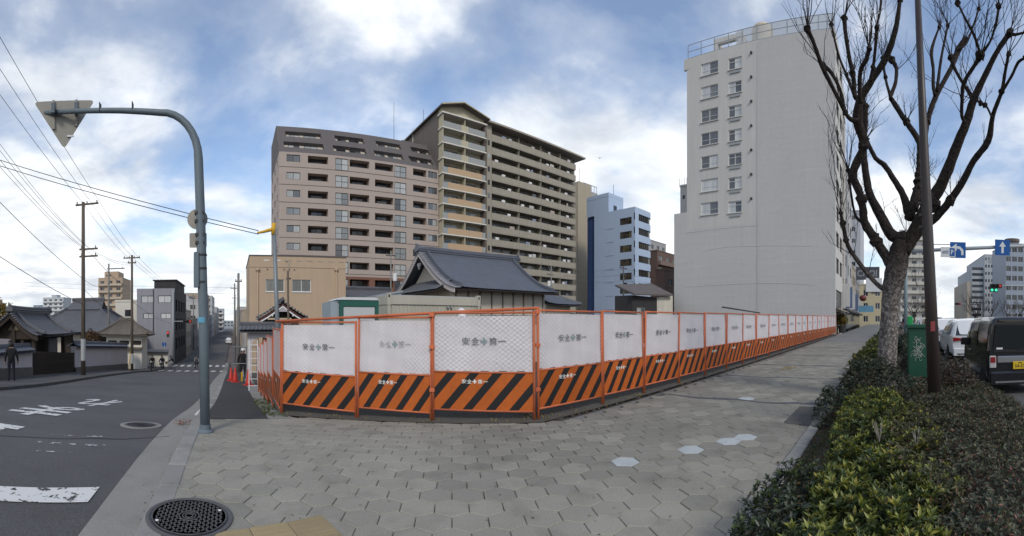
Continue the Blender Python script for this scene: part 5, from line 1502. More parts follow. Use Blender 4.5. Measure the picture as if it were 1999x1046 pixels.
roof_patch('coping_tiles', WG, (1.4, .65, hzw), (-.75, .65, hzw), (1.4, .15, hzw + .25), (-.75, .15, hzw + .25), KAWARA_G, sag=.03, pitch=.2, rows=2)
ridge_tiles(WG, (-.75, .15, hzw + .22), (1.4, .15, hzw + .22), .07, .2, KAWARA_G, 2)

# --- plaster walls with tiled coping along the far pavement
def coped_wall(label, x, y0, y1, zt0, zt1, mat=PLASTER, base=.35, th=.36):
    t = thing('plaster_wall', label, 'wall', (0, 0, 0))
    g0, g1 = ground(0, y0) - .1, ground(0, y1) - .1
    def slab(xa, xb, za0, za1, zb0, zb1, nm, m_):
        return MB().add([(xa,y0,za0),(xb,y0,za0),(xb,y1,za1),(xa,y1,za1),(xa,y0,zb0),(xb,y0,zb0),(xb,y1,zb1),(xa,y1,zb1)], [(0,3,2,1),(4,5,6,7),(0,1,5,4),(1,2,6,5),(2,3,7,6),(3,0,4,7)]).build(nm, m_, t)
    slab(x - th, x, g0, g1, zt0 - .30, zt1 - .30, 'wall_body', mat)
    slab(x - th - .05, x + .05, g0, g1, g0 + base, g1 + base + .25, 'stone_base', STONE)
    slab(x - th - .06, x + .06, zt0 - .299, zt1 - .299, zt0 - .22, zt1 - .22, 'coping_board', PLASTER)
    c = x - th/2
    roof_patch('coping_tiles', t, (x + .28, y1, zt1 - .22), (x + .28, y0, zt0 - .22), (c, y1, zt1), (c, y0, zt0), KAWARA, sag=.02, pitch=.24, rows=2, rib=.05)
    roof_patch('coping_tiles', t, (x - th - .28, y0, zt0 - .22), (x - th - .28, y1, zt1 - .22), (c, y0, zt0), (c, y1, zt1), KAWARA, sag=.02, pitch=.24, rows=2, rib=.05)
    ridge_tiles(t, (c, y0, zt0 - .03), (c, y1, zt1 - .03), .09, .24, KAWARA, 2)
    return t
coped_wall('white plaster wall with tiled coping behind the person in black', -11.0, 9.0, 21.0, zat(672, 17)*0 + .35, .12)
coped_wall('long white plaster wall with tiled coping right of the dark gate', -11.0, 27.6, 42.4, -.02, -.92, base=.45)
t = thing('plaster_wall', 'low white wall with dark coping in front of the lavender building', 'wall', (0, 0, 0))
MB().box(-13.2, -8.4, 53.0, 53.3, -5, zat(687, 54)).build('wall_body', WHITEC, t)
roof_patch('coping_tiles', t, (-13.3, 52.6, zat(687, 54)), (-8.3, 52.6, zat(687, 54)), (-13.3, 53.15, zat(687, 54) + .3), (-8.3, 53.15, zat(687, 54) + .3), KAWARA_G, sag=.02, pitch=.26, rows=2)
# gate of the temple on the far pavement
TG = thing('temple_gate', 'dark timber temple gate with a sweeping tiled roof left of the brown pole', 'gate', (0, 0, 0))
gX, ga, gb = -13.0, 22.0, 27.2
zrd, zev = 2.05, .70
roof_patch('roof_tiles', TG, (-10.9, gb + .5, zev), (-10.9, ga - .5, zev), (gX, gb, zrd), (gX, ga, zrd), KAWARA_G, sag=.22, pitch=.27, lift=.2)
roof_patch('roof_tiles', TG, (-15.1, ga - .5, zev), (-15.1, gb + .5, zev), (gX, ga, zrd), (gX, gb, zrd), KAWARA_G, sag=.22, pitch=.27, lift=.2)
ridge_tiles(TG, (gX, ga - .1, zrd - .05), (gX, gb + .1, zrd - .05), .18, .55, KAWARA_G, 5, .05)
oni(TG, (gX, ga - .2, zrd + .15), .42, 0, KAWARA_G); oni(TG, (gX, gb + .2, zrd + .15), .42, 0, KAWARA_G)
for s, xe in ((1, -10.9), (-1, -15.1)):
    pts = sagline((xe, ga - .5, zev), (gX, ga - .1, zrd), .22, 10)
    beam_along([p + Vector((0, .0, -.3)) for p in pts], .05, 0, .26).build('barge_board', DARKWOOD, TG)
    for k in range(16):
        f = k/15*10; i0 = min(int(f), 9); p = pts[i0].lerp(pts[i0+1], f - i0)
        MB().tube([p + Vector((0, -.14, .07)), p + Vector((0, .4, .07))], .075, 8).build('verge_tile', KAWARA_G, TG, smooth=True)
    for yy in (ga + .5, gb - .5):
        pts2 = sagline((xe*.985 + gX*.015, yy, zev + .1), (gX, yy, zrd + .1), .22, 8)
        beam_along(pts2, .09, 0, .16).build('descending_ridge', KAWARA_G, TG)
for x in (-11.6, -13.0, -14.4):
    for y in (ga + .4, gb - .4):
        MB().cham(x - .13, x + .13, y - .13, y + .13, -2.2, zev + .1 + (.9 if x == -13 else 0), .02).build('post', DARKWOOD, TG)
MB().box(-15, -11.1, ga + .33, ga + .47, zev - .25, zev + .02).build('tie_beam', DARKWOOD, TG)
MB().box(-11.7, -11.5, ga + .2, gb - .2, zev - .25, zev + .02).build('lintel', DARKWOOD, TG)
MB().prism([(-15, zev), (-11.1, zev), (gX, zrd - .3)], ga + .36, ga + .44).build('gable_wall', DARKWOOD, TG)
MB().prism([(-13.4, zev + .3), (-12.6, zev + .3), (-13, zev + .75)], ga + .28, ga + .36).build('gable_ornament', M('aged_gold', (.12,.10,.06), .7), TG)
MB().box(-12.55, -12.35, ga + .4, gb - .4, -2.2, zev - .3).build('inner_door', DARKWOOD, TG)
MB().box(-14.4, -13.6, ga + .3, ga + .45, -.6, .1).build('plaster_panel', PLASTER, TG)
MB().box(-11.58, -11.50, ga + 2.3, ga + 3.6, -1.3, .55).build('grey_panel', M('grey_board', (.085,.09,.10), .7), TG)
# low slatted gates at the pavement
TL = thing('slatted_gate', 'low dark slatted timber gate closing the temple entrance', 'gate', (0, 0, 0))
slat = MB().cham(-.025, .025, -.05, .05, 0, 1.35, .008).data('slat', DARKWOOD)
for k in range(44):
    y = 21.15 + k * .145
    put('slat', slat, TL, (-11.05, y, ground(0, y) + .03))
for z in (.15, .75, 1.25):
    MB().add([(xx, yy, ground(0, yy) + z + dz) for dz in (0, .09) for xx, yy in ((-11.10, 21.1), (-11.03, 21.1), (-11.03, 27.5), (-11.10, 27.5))], [(0,3,2,1),(4,5,6,7),(0,1,5,4),(1,2,6,5),(2,3,7,6),(3,0,4,7)]).build('rail', DARKWOOD, TL)
# main hall of the left temple
LT = thing('temple_main_hall', 'large hipped temple roof rising behind the gate left of the street', 'temple', (0, 0, 0))
ex0, ex1, ey0, ey1, ez = -27.0, -12.4, 46.5, 60.0, zat(648, 52)
mx0, mx1, my0, my1, mz = -21.6, -17.0, 51.2, 55.0, zat(604, 56)
roof_patch('roof_tiles', LT, (ex0, ey0, ez), (ex1, ey0, ez), (mx0, my0, mz), (mx1, my0, mz), KAWARA_G, sag=.5, pitch=.34, lift=.3)
roof_patch('roof_tiles', LT, (ex1, ey0, ez), (ex1, ey1, ez), (mx1, my0, mz), (mx1, my1, mz), KAWARA_G, sag=.5, pitch=.34, lift=.3)
roof_patch('roof_tiles', LT, (ex0, ey1, ez), (ex0, ey0, ez), (mx0, my1, mz), (mx0, my0, mz), KAWARA_G, sag=.5, pitch=.34, lift=.3)
zr2 = zat(588, 57)
roof_patch('roof_tiles', LT, (mx0 - .3, my0 - .3, mz - .1), (mx1 + .3, my0 - .3, mz - .1), (mx0 + .1, 53.1, zr2), (mx1 - .1, 53.1, zr2), KAWARA_G, sag=.1, pitch=.34)
ridge_tiles(LT, (mx0 + .0, 53.1, zr2 - .05), (mx1 - .0, 53.1, zr2 - .05), .2, .5, KAWARA_G, 4)
MB().xprism([(my0, mz - .2), (my1, mz - .2), (53.1, zr2 - .1)], mx1 - .1, mx1).build('gable_wall', DARKWOOD, LT)
for (a, b) in (((ex0, ey0, ez + .3), (mx0, my0, mz + .05)), ((ex1, ey0, ez + .3), (mx1, my0, mz + .05)), ((ex1, ey1, ez + .3), (mx1, my1, mz + .05))):
    beam_along(sagline(a, b, .5), .14, 0, .26).build('hip_ridge', KAWARA_G, LT)
MB().box(ex0 + 1.5, ex1 - 1.5, ey0 + 1.5, ey1 - 1.5, -5, ez + .4).build('wall', DARKWOOD, LT)
for k in range(5): MB().box(-24 + 2.3*k, -23.0 + 2.3*k, ey0 + 1.42, ey0 + 1.5, -3.0, ez - .3).build('plaster_panel', PLASTERC, LT)
# corner turret with brown tiles
CT = thing('corner_turret', 'white corner turret with brown tiled hip roof above the plaster wall end', 'temple', (0, 0, 0))
cx0, cx1, cy0, cy1 = -14.6, -9.0, 43.0, 47.5
cze, czp = zat(654, 45), zat(626, 46)
for q in (((cx0, cy0), (cx1, cy0), (-12.6, 45.2), (-11.2, 45.2)), ((cx1, cy0), (cx1, cy1), (-11.2, 45.2), (-11.2, 45.3)), ((cx0, cy1), (cx0, cy0), (-12.6, 45.3), (-12.6, 45.2))):
    roof_patch('roof_tiles', CT, (*q[0], cze), (*q[1], cze), (*q[2], czp), (*q[3], czp), KAWARA_B, sag=.12, pitch=.3, lift=.12, rib=.07)
ridge_tiles(CT, (-12.7, 45.25, czp - .03), (-11.1, 45.25, czp - .03), .14, .4, KAWARA_B, 2)
for c in ((cx0, cy0), (cx1, cy0)): beam_along(sagline((*c, cze + .15), (-12.6 if c[0] < -12 else -11.2, 45.2, czp + .05), .12), .11, 0, .2).build('hip_ridge', KAWARA_B, CT)
cbx = (cx0 + .8, cx1 - .8, cy0 + .8, cy1 - .8)
MB().box(*cbx, -4.5, cze - .02).build('wall', WHITEC, CT)
MB().box(cbx[0] - .35, cbx[1] + .35, cbx[2] - .35, cbx[3] + .35, cze - .2, cze - .03).build('cornice', WHITEC, CT)
for k in range(3):
    x = cbx[0] + .15 + 1.35*k
    MB().prism(rounded([(x, cze - 1.05), (x + 1.1, cze - 1.05), (x + 1.1, cze - .6), (x, cze - .6)], .2), cbx[2] - .03, cbx[2] + .05).build('slot_window', DARKWOOD, CT)
MB().box(cbx[0] - .1, cbx[1] + .1, cbx[2] - .5, cbx[2], cze - 1.5, cze - 1.3).build('tile_band', KAWARA_B, CT)

# --- site office, green cabin
SITE = M('site_cabin', (.36,.345,.29), .7, .06, .8, streak=.08)
YU = 17.0
ux0, ux1 = Xat(757, YU), Xat(934, YU)
UH = thing('site_office', 'long beige prefabricated site cabin behind the corner fence', 'cabin', (ux0, YU, 0))
uz = zat(577, dY(840, YU))
Wu = ux1 - ux0
MB().box(.03, Wu - .03, .03, 2.4, -1.6, uz - .42).build('wall', SITE, UH)
for k in range(24): MB().box(.2 + k*Wu/25, .2 + k*Wu/25 + .05, .005, .031, -1.6, uz - .43).build('wall_rib', SITE, UH)
MB().box(0, Wu, -.04, 2.45, uz - .42, uz - .05).build('roof_fascia', SITE, UH)
MB().box(.1, Wu - .1, .05, 2.4, uz - .05, uz - .0).build('roof', M('roof_sheet', (.30,.31,.31), .6), UH)
for x in (-.06, Wu - .12):
    MB().box(x, x + .18, -.10, .10, uz - .45, uz + .07).build('corner_casting', SITE, UH)
    MB().box(x + .05, x + .13, -.105, -.10, uz - .12, uz + .0).build('lifting_hole', DARKMETAL, UH)
    MB().box(x + .02, x + .16, -.08, .08, -1.6, uz - .45).build('corner_post', SITE, UH)
MB().tube([(Wu*.78, -.16, 0), (Wu*.78, -.16, uz - .95), (Wu*.79, -.08, uz - .75), (Wu*.79, .1, uz - .68)], .2, 12).build('vent_duct', WHITEMETAL, UH, smooth=True)
for x in (Wu*.62, Wu*.66): MB().cham(x, x + .09, -.1, .0, uz - .56, uz - .46, .01).build('bracket', ALU, UH)
UH2 = thing('site_shed', 'grey metal clad shed end left of the beige site cabin', 'cabin', (Xat(733, 20), 19.6, 0))
MB().prism([(0, -1.6), (1.25, -1.6), (1.25, zat(569, 21)), (0, zat(580, 21))], 0, 4).build('wall', M('grey_clad', (.30,.32,.33), .6, .06, 1), UH2)
MB().prism([(-.1, zat(580, 21)), (1.3, zat(569, 21)), (1.3, zat(569, 21) + .08), (-.1, zat(580, 21) + .08)], -.1, 4.1).build('roof', ALU, UH2)
GB = thing('green_cabin', 'dark green framed cabin with a pale panel behind the corner fence', 'cabin', (Xat(664, 15), 15.0, 0))
wg = Xat(738, 15) - Xat(664, 15); gzt = zat(586, 15.9)
GREEN = M('green_paint', (.012,.085,.065), .5, .1, 2, spec=.4)
MB().box(0, wg, .05, 1.6, -1.4, gzt).build('body', M('cabin_grey', (.30,.33,.34), .6, .06, 2), GB)
MB().box(-.02, .11, -.02, .06, -1.4, gzt).build('frame_post', GREEN, GB); MB().box(wg - .11, wg + .02, -.02, .06, -1.4, gzt).build('frame_post', GREEN, GB)
MB().box(.11, wg - .11, -.02, .06, gzt - .24, gzt).build('frame_head', GREEN, GB)
MB().box(.14, wg - .14, .01, .04, -1.4, gzt - .27).build('panel', M('panel_pale', (.42,.44,.44), .6, .05, 2), GB)
MB().prism([(-.12, gzt), (wg + .04, gzt), (wg - .1, gzt + .10), (.1, gzt + .10)], -.05, 1.7).build('roof', M('roof_white', (.5,.53,.54), .5), GB)
MB().box(-.34, -.02, .10, 1.6, -1.4, gzt - .06).build('side_cabinet', M('cabinet_blue_grey', (.26,.31,.34), .6, .05), GB)

# ------------------------------------------------------------------ vegetation
def leaf_mat(name, stops, rough=.42, spec=.4):
    m = bpy.data.materials.new(name); m.use_nodes = True
    n, l = m.node_tree.nodes, m.node_tree.links
    b = n['Principled BSDF']; g = n.new('ShaderNodeNewGeometry'); r = n.new('ShaderNodeValToRGB')
    e = r.color_ramp.elements
    while len(e) < len(stops): e.new(.5)
    for k, (p, c) in enumerate(stops): e[k].position = p; e[k].color = (*c, 1)
    l.new(g.outputs['Random Per Island'], r.inputs[0]); l.new(r.outputs[0], b.inputs['Base Color'])
    b.inputs['Roughness'].default_value = rough; b.inputs['Specular IOR Level'].default_value = spec
    t = n.new('ShaderNodeBsdfTranslucent'); l.new(r.outputs[0], t.inputs['Color'])
    mx = n.new('ShaderNodeMixShader'); mx.inputs[0].default_value = .22
    l.new(b.outputs[0], mx.inputs[1]); l.new(t.outputs[0], mx.inputs[2]); l.new(mx.outputs[0], n['Material Output'].inputs['Surface'])
    return m
L_DARK = leaf_mat('dark_glossy_leaf', [(0, (.022,.033,.022)), (.6, (.040,.058,.036)), (.93, (.075,.092,.05)), (1, (.16,.11,.04))], .38)
L_YEL = leaf_mat('young_leaf', [(0, (.07,.095,.02)), (.45, (.165,.19,.034)), (.85, (.27,.275,.05)), (1, (.34,.26,.05))])
L_MID = leaf_mat('green_leaf', [(0, (.026,.044,.017)), (.6, (.058,.088,.026)), (1, (.105,.13,.035))])
L_AZ = leaf_mat('azalea_leaf', [(0, (.040,.047,.032)), (.5, (.078,.090,.058)), (.78, (.13,.14,.09)), (.90, (.16,.10,.065)), (1, (.25,.085,.065))], .42)
L_OLIVE = leaf_mat('olive_leaf', [(0, (.038,.046,.024)), (.5, (.075,.085,.040)), (.85, (.13,.13,.06)), (.95, (.15,.085,.045)), (1, (.20,.07,.05))], .5)
L_PINK = leaf_mat('reddish_leaf', [(0, (.03,.035,.022)), (.5, (.06,.05,.035)), (.8, (.09,.055,.042)), (1, (.13,.07,.055))], .5)
STEMM = M('stem', (.07,.05,.035), .9, .2, 9)
def leaves_mesh(name, base, nrm, per, L, Wd, mat, spread=(.25, 1.0), jitter=.38):
    """base, nrm: (n,3) arrays of shoot tips and directions; per leaves round each tip."""
    n = len(base)
    az = (np.arange(per)[None, :] * 2.399 + rng.uniform(0, 6.28, (n, 1))) + rng.normal(0, .3, (n, per))
    el = rng.uniform(spread[0], spread[1], (n, per))
    ln = L * rng.uniform(1 - jitter*1.4, 1 + jitter, (n, per))
    up = nrm / np.linalg.norm(nrm, axis=1, keepdims=True)
    ref = np.where(np.abs(up[:, :1]) < .9, np.array([[1.0, 0, 0]]), np.array([[0, 1.0, 0]]))
    a = np.cross(up, ref); a /= np.linalg.norm(a, axis=1, keepdims=True)
    b = np.cross(up, a)
    rad = a[:, None, :] * np.cos(az)[..., None] + b[:, None, :] * np.sin(az)[..., None]
    d = rad * np.cos(el)[..., None] + up[:, None, :] * np.sin(el)[..., None]
    side = np.cross(d, up[:, None, :]); side /= np.maximum(np.linalg.norm(side, axis=2, keepdims=True), 1e-6)
    nn = np.cross(side, d)
    p0 = base[:, None, :] - up[:, None, :] * (rng.uniform(0, .35, (n, per)) * L)[..., None]
    mid = p0 + d * (ln * .5)[..., None]
    w = (Wd * ln / L)[..., None] * .5
    v = np.stack([p0, mid + side * w + nn * w * .35, p0 + d * ln[..., None] - nn * (ln * .10)[..., None], mid - side * w + nn * w * .35], axis=2).reshape(-1, 3)
    m = n * per
    idx = np.arange(m * 4).reshape(m, 4)
    tris = np.concatenate([idx[:, [0, 1, 2]], idx[:, [0, 2, 3]]], 1).reshape(-1, 3)
    me = bpy.data.meshes.new(name)
    me.vertices.add(len(v)); me.vertices.foreach_set('co', v.ravel())
    me.loops.add(tris.size); me.loops.foreach_set('vertex_index', tris.ravel())
    me.polygons.add(len(tris)); me.polygons.foreach_set('loop_start', np.arange(0, tris.size, 3)); me.polygons.foreach_set('loop_total', np.full(len(tris), 3))
    me.update(calc_edges=True); me.validate()
    me.materials.append(mat)
    return me
def vnoise(x, y, f, ph):
    return (np.sin(x*f + ph) * np.cos(y*f*1.13 + ph*1.7) + .5*np.sin(x*f*2.3 + y*f*1.9 + ph*2.1)) / 1.5
def shrub(name, label, cat, cx, cy, rx, ry, h, density, per, L, Wd, mat, young=None, yfrac=.25, power=4, lump=.10, gz=None, layers=.16, spread=(.2, 1.0), group=None, stems=18):
    gz_ = ground(cx, cy) if gz is None else gz
    t = thing(name, label, cat, (cx, cy, gz_), 0, group)
    ph = rng.uniform(0, 6)
    n = int(rx * ry * 4 * density)
    u = rng.uniform(-1, 1, n * 2); v = rng.uniform(-1, 1, n * 2)
    q = np.abs(u)**power + np.abs(v)**power
    k = q < 1; u, v, q = u[k][:n], v[k][:n], q[k][:n]
    top = h * (1 - q) ** .42 * (1 + lump * vnoise(u*rx, v*ry, 5.5/ max(.6, min(rx, ry)), ph)) + lump*.5*h*vnoise(u*rx, v*ry, 14, ph + 1)
    dep = np.abs(rng.normal(0, layers, len(u)))
    z = np.maximum(top - dep, .03)
    sx = 1 + rng.normal(0, .02, len(u))
    p = np.stack([u*rx*sx, v*ry*sx, z], 1)
    nr = np.stack([u**3 * .9 + rng.normal(0, .3, len(u)), v**3 * .9 + rng.normal(0, .3, len(u)), np.full(len(u), 1.0)], 1)
    put('foliage', leaves_mesh('foliage', p, nr, per, L, Wd, mat, spread), t)['kind'] = 'stuff'
    if young is not None:
        sel = (rng.random(len(u)) < yfrac) & (dep < layers * .9)
        pp = p[sel] + np.array([0, 0, .02])
        if len(pp): put('young_shoots', leaves_mesh('young_shoots', pp, nr[sel]*np.array([.5, .5, 1]), per, L*1.05, Wd*1.05, young, (.45, 1.25)), t)['kind'] = 'stuff'
    mb = MB()
    for _ in range(stems):
        a = random.uniform(0, 6.28); r = random.uniform(.1, .85)
        x, y = r*rx*cos(a), r*ry*sin(a)
        mb.tube([(x*.5, y*.5, -.02), (x*.8, y*.8, h*.4), (x, y, h*random.uniform(.6, .85))], [.009, .007, .003], 4, False)
    put('stems', mb.data('stems', STEMM), t)['kind'] = 'stuff'
    return t
shrub('evergreen_shrub', 'dark glossy shrub spilling over the pavement edge in the foreground', 'shrub', 2.55, .60, .98, .36, .48, 1050, 7, .036, .016, L_DARK, L_MID, .15, lump=.16)
shrub('evergreen_shrub', 'bright yellow green shrub in the foreground with rosettes of young leaves', 'shrub', 2.50, .08, 1.30, .50, .55, 980, 8, .047, .016, L_MID, L_YEL, .55, lump=.20, layers=.13)
shrub('evergreen_shrub', 'yellow green shrub in the middle of the bed beyond the foreground rosettes', 'shrub', 4.95, .18, 1.45, .46, .58, 1000, 8, .041, .014, L_MID, L_YEL, .5, lump=.18, layers=.13)
shrub('azalea_hedge', 'broad dark azalea hedge flecked with red leaves at the lower right', 'hedge', 4.35, -.93, 3.35, .90, .58, 1900, 6, .028, .012, L_AZ, L_OLIVE, .22, lump=.13, layers=.10)
shrub('evergreen_shrub', 'mixed olive shrub between the yellow green foliage and the azaleas', 'shrub', 3.75, -.22, 1.9, .34, .58, 1300, 7, .035, .013, L_OLIVE, L_YEL, .22, lump=.2)
shrub('evergreen_shrub', 'low dark shrub at the kerb beside the dark patch', 'shrub', 6.35, .80, .62, .32, .48, 900, 7, .040, .019, L_DARK, lump=.18)
shrub('evergreen_shrub', 'dark rounded bush at the foot of the tree trunk', 'shrub', 7.15, .28, .62, .62, .86, 900, 7, .042, .018, L_DARK, L_AZ, .15, 2.6, lump=.14)
shrub('evergreen_shrub', 'reddish brown bush between the lamp post and the black car', 'shrub', 6.9, -1.05, .85, .48, .84, 1200, 6, .036, .015, L_PINK, L_AZ, .4, 2.8, lump=.16)
shrub('evergreen_shrub', 'small dark bush behind the lamp post base', 'shrub', 6.2, -.45, .45, .40, .66, 900, 7, .038, .016, L_AZ, None, 0, 2.8, lump=.16)
for k, (x, y, rx, ry, h, m_, y_, lb) in enumerate(((9.7, .42, .8, .52, .80, L_MID, L_YEL, 'yellow green bush left of the tree trunk'), (9.4, -.75, .8, .55, .75, L_AZ, L_PINK, 'dull green bush behind the green cabinet'),
                                         (11.8, .35, 1.2, .58, .72, L_DARK, L_MID, 'dark green bush further up the bed beyond the trunk'), (14.8, .3, 1.6, .60, .78, L_MID, L_YEL, 'bright bush far up the bed, second beyond the trunk'),
                                         (19, .2, 2.4, .65, .72, L_DARK, L_MID, 'long dark hedge far up the planting bed'), (25.5, .1, 3.6, .65, .75, L_MID, L_YEL, 'farthest yellowish hedge up the planting bed'), (36, .1, 6, .7, .75, L_DARK, L_MID, 'last low hedge where the bed meets the street end'),
                                         (13, -1.0, 2.5, .55, .7, L_DARK, None, 'dark hedge along the road behind the parked black van'), (20, -1.0, 4.0, .55, .7, L_DARK, None, 'dark hedge along the road beside the white cars'))):
    shrub('evergreen_shrub', lb, 'shrub', x, y, rx, ry, h, 420 if x < 16 else 160, 7, .05 if x < 16 else .09, .024 if x < 16 else .045, m_, y_, .4, 3.5, lump=.2, stems=6)
# stray leaves and grit on the pavement and along the gutter
mb = MB()
for k in range(420):
    if k < 240: x, y, off = random.gauss(-.74, .05), random.uniform(1.5, 24), -.105
    else:
        x, y, off = random.uniform(-.4, 14), random.uniform(1.2, 6.5), .004
        if y > 4.5 - .0 and x > 2.0: y = random.uniform(4.2, 4.7)
    z = ground(x, y) + off; a = random.uniform(0, 6.28); s = random.uniform(.006, .018)
    mb.add([(x + s*cos(a), y + s*sin(a), z), (x - s*.5*sin(a), y + s*.5*cos(a), z + .004), (x - s*cos(a), y - s*sin(a), z), (x + s*.5*sin(a), y - s*.5*cos(a), z + .005)], [(0,1,2,3)])
tag(mb.build('leaf_litter', M('grit_leaf', (.10,.075,.045), .9, .3, 9, island=.6)), 'scattered bits of dead leaf on the pavement and in the gutter', 'leaves', kind='stuff')
# leaf litter and bare twigs in the bed
mb = MB()
for _ in range(900):
    x, y = random.uniform(2.6, 7.5), random.uniform(.25, .98); z = ground(x, y) + random.uniform(.012, .03); a = random.uniform(0, 6.28); s = random.uniform(.012, .028)
    mb.add([(x + s*cos(a), y + s*sin(a), z), (x - s*.5*sin(a), y + s*.5*cos(a), z + .008), (x - s*cos(a), y - s*sin(a), z), (x + s*.5*sin(a), y - s*.5*cos(a), z + .01)], [(0,1,2,3)])
tag(mb.build('leaf_litter', M('litter_leaf', (.115,.075,.035), .9, .3, 9, island=.5)), 'brown fallen leaves along the edge of the planting bed', 'leaves', kind='stuff')
tufts('grass', 220, lambda: (random.uniform(3.0, 5.6), random.uniform(.55, .97)), .03, .09, WEEDG, 'short grass along the inner edge of the bed kerb')
DEADST = M('pale_twig', (.26,.24,.21), .9, .15, 9)
for x, y, lb in ((3.55, .08, 'pale dead twigs poking up from the yellow green foliage'), (3.3, -.22, 'second bunch of pale dead twigs beside the azaleas')):
    mb = MB(); z = ground(x, y) + .52
    for _ in range(7):
        a = random.uniform(0, 6.28); r = random.uniform(.03, .09)
        mb.tube([(x, y, z), (x + r*.5*cos(a), y + r*.5*sin(a), z + .09), (x + r*cos(a), y + r*sin(a), z + random.uniform(.12, .18))], [.004, .003, .002], 4, False)
    tag(mb.build('dead_twig', DEADST), lb, 'twigs', kind='stuff')

# ------------------------------------------------------------------ the big bare street tree
def bark():
    m = bpy.data.materials.new('bark'); m.use_nodes = True
    n, l = m.node_tree.nodes, m.node_tree.links
    b = n['Principled BSDF']; b.inputs['Roughness'].default_value = .92; b.inputs['Specular IOR Level'].default_value = .2
    tc = n.new('ShaderNodeTexCoord')
    a = n.new('ShaderNodeTexNoise'); a.inputs['Scale'].default_value = 16; a.inputs['Detail'].default_value = 8; a.inputs['Roughness'].default_value = .66; a.inputs['Distortion'].default_value = .8
    l.new(tc.outputs['Object'], a.inputs['Vector'])
    r = n.new('ShaderNodeValToRGB'); e = r.color_ramp.elements
    e[0].position = .42; e[0].color = (.065,.057,.054, 1); e[1].position = .60; e[1].color = (.27,.25,.235, 1)
    x = e.new(.52); x.color = (.14,.125,.118, 1)
    l.new(a.outputs[0], r.inputs[0])
    # upper limbs are the darker kind of bark
    sp = n.new('ShaderNodeSeparateXYZ'); l.new(tc.outputs['Object'], sp.inputs[0])
    mr = n.new('ShaderNodeMapRange'); mr.inputs['From Min'].default_value = 1.7; mr.inputs['From Max'].default_value = 2.9
    l.new(sp.outputs[2], mr.inputs[0])
    mx = n.new('ShaderNodeMix'); mx.data_type = 'RGBA'; l.new(mr.outputs[0], mx.inputs[0]); l.new(r.outputs[0], mx.inputs[6])
    r2 = n.new('ShaderNodeValToRGB'); r2.color_ramp.elements[0].color = (.014,.011,.010, 1); r2.color_ramp.elements[1].color = (.050,.040,.034, 1)
    r2.color_ramp.elements[0].position = .38; r2.color_ramp.elements[1].position = .72
    l.new(a.outputs[0], r2.inputs[0]); l.new(r2.outputs[0], mx.inputs[7])
    l.new(mx.outputs[2], b.inputs['Base Color'])
    bp = n.new('ShaderNodeBump'); bp.inputs['Strength'].default_value = .8; bp.inputs['Distance'].default_value = .03
    c = n.new('ShaderNodeTexNoise'); c.inputs['Scale'].default_value = 22; c.inputs['Detail'].default_value = 6
    l.new(tc.outputs['Object'], c.inputs['Vector']); l.new(c.outputs[0], bp.inputs['Height']); l.new(bp.outputs[0], b.inputs['Normal'])
    return m
BARK = bark()
TD = 8.25
def zp_(zx, zy): return 1300 + .593*zx, .593*zy
def catmull(pts, rad, per=5):
    P, R = [], []
    for i in range(len(pts) - 1):
        p0, p1, p2, p3 = pts[max(i-1, 0)], pts[i], pts[i+1], pts[min(i+2, len(pts)-1)]
        for k in range(per):
            t = k / per
            P.append(.5*((2*p1) + (p2 - p0)*t + (2*p0 - 5*p1 + 4*p2 - p3)*t*t + (3*p1 - p0 - 3*p2 + p3)*t**3)); R.append(rad[i]*(1-t) + rad[i+1]*t)
    P.append(pts[-1]); R.append(rad[-1])
    return P, R
tree_root_xy = at(1733, 700, TD)
TREE = thing('street_tree', 'large bare pollarded street tree with mottled trunk in the planting bed', 'tree', (tree_root_xy.x, tree_root_xy.y, ground(TD, 0)))
org = Vector(TREE.location)
trunk_px = [(1730, 735, 26), (1731, 715, 23.5), (1733, 680, 22), (1737, 620, 21), (1741, 570, 22), (1748, 535, 25), (1753, 505, 25), (1760, 470, 18)]
tp = [at(x, y, TD) - org for x, y, r in trunk_px]; tr_ = [r * .86 / PXR * TD for x, y, r in trunk_px]
tp[0].z = -.15
P, R = catmull(tp, tr_)
def rough_tube(P, R, n=14, amp=.06, seed=1):
    rr = random.Random(seed); mb = MB().tube(P, R, n)
    out = []
    for i, v in enumerate(mb.v):
        ring = min(i // n, len(P) - 1); c = P[ring]; d = Vector(v) - c
        f = 1 + amp * (sin(i*2.3 + ring*.7) * .6 + rr.uniform(-1, 1) * .7)
        out.append(tuple(c + d*f))
    mb.v = out
    return mb
rough_tube(P, R, 18, .045).build('trunk', BARK, TREE, smooth=True)
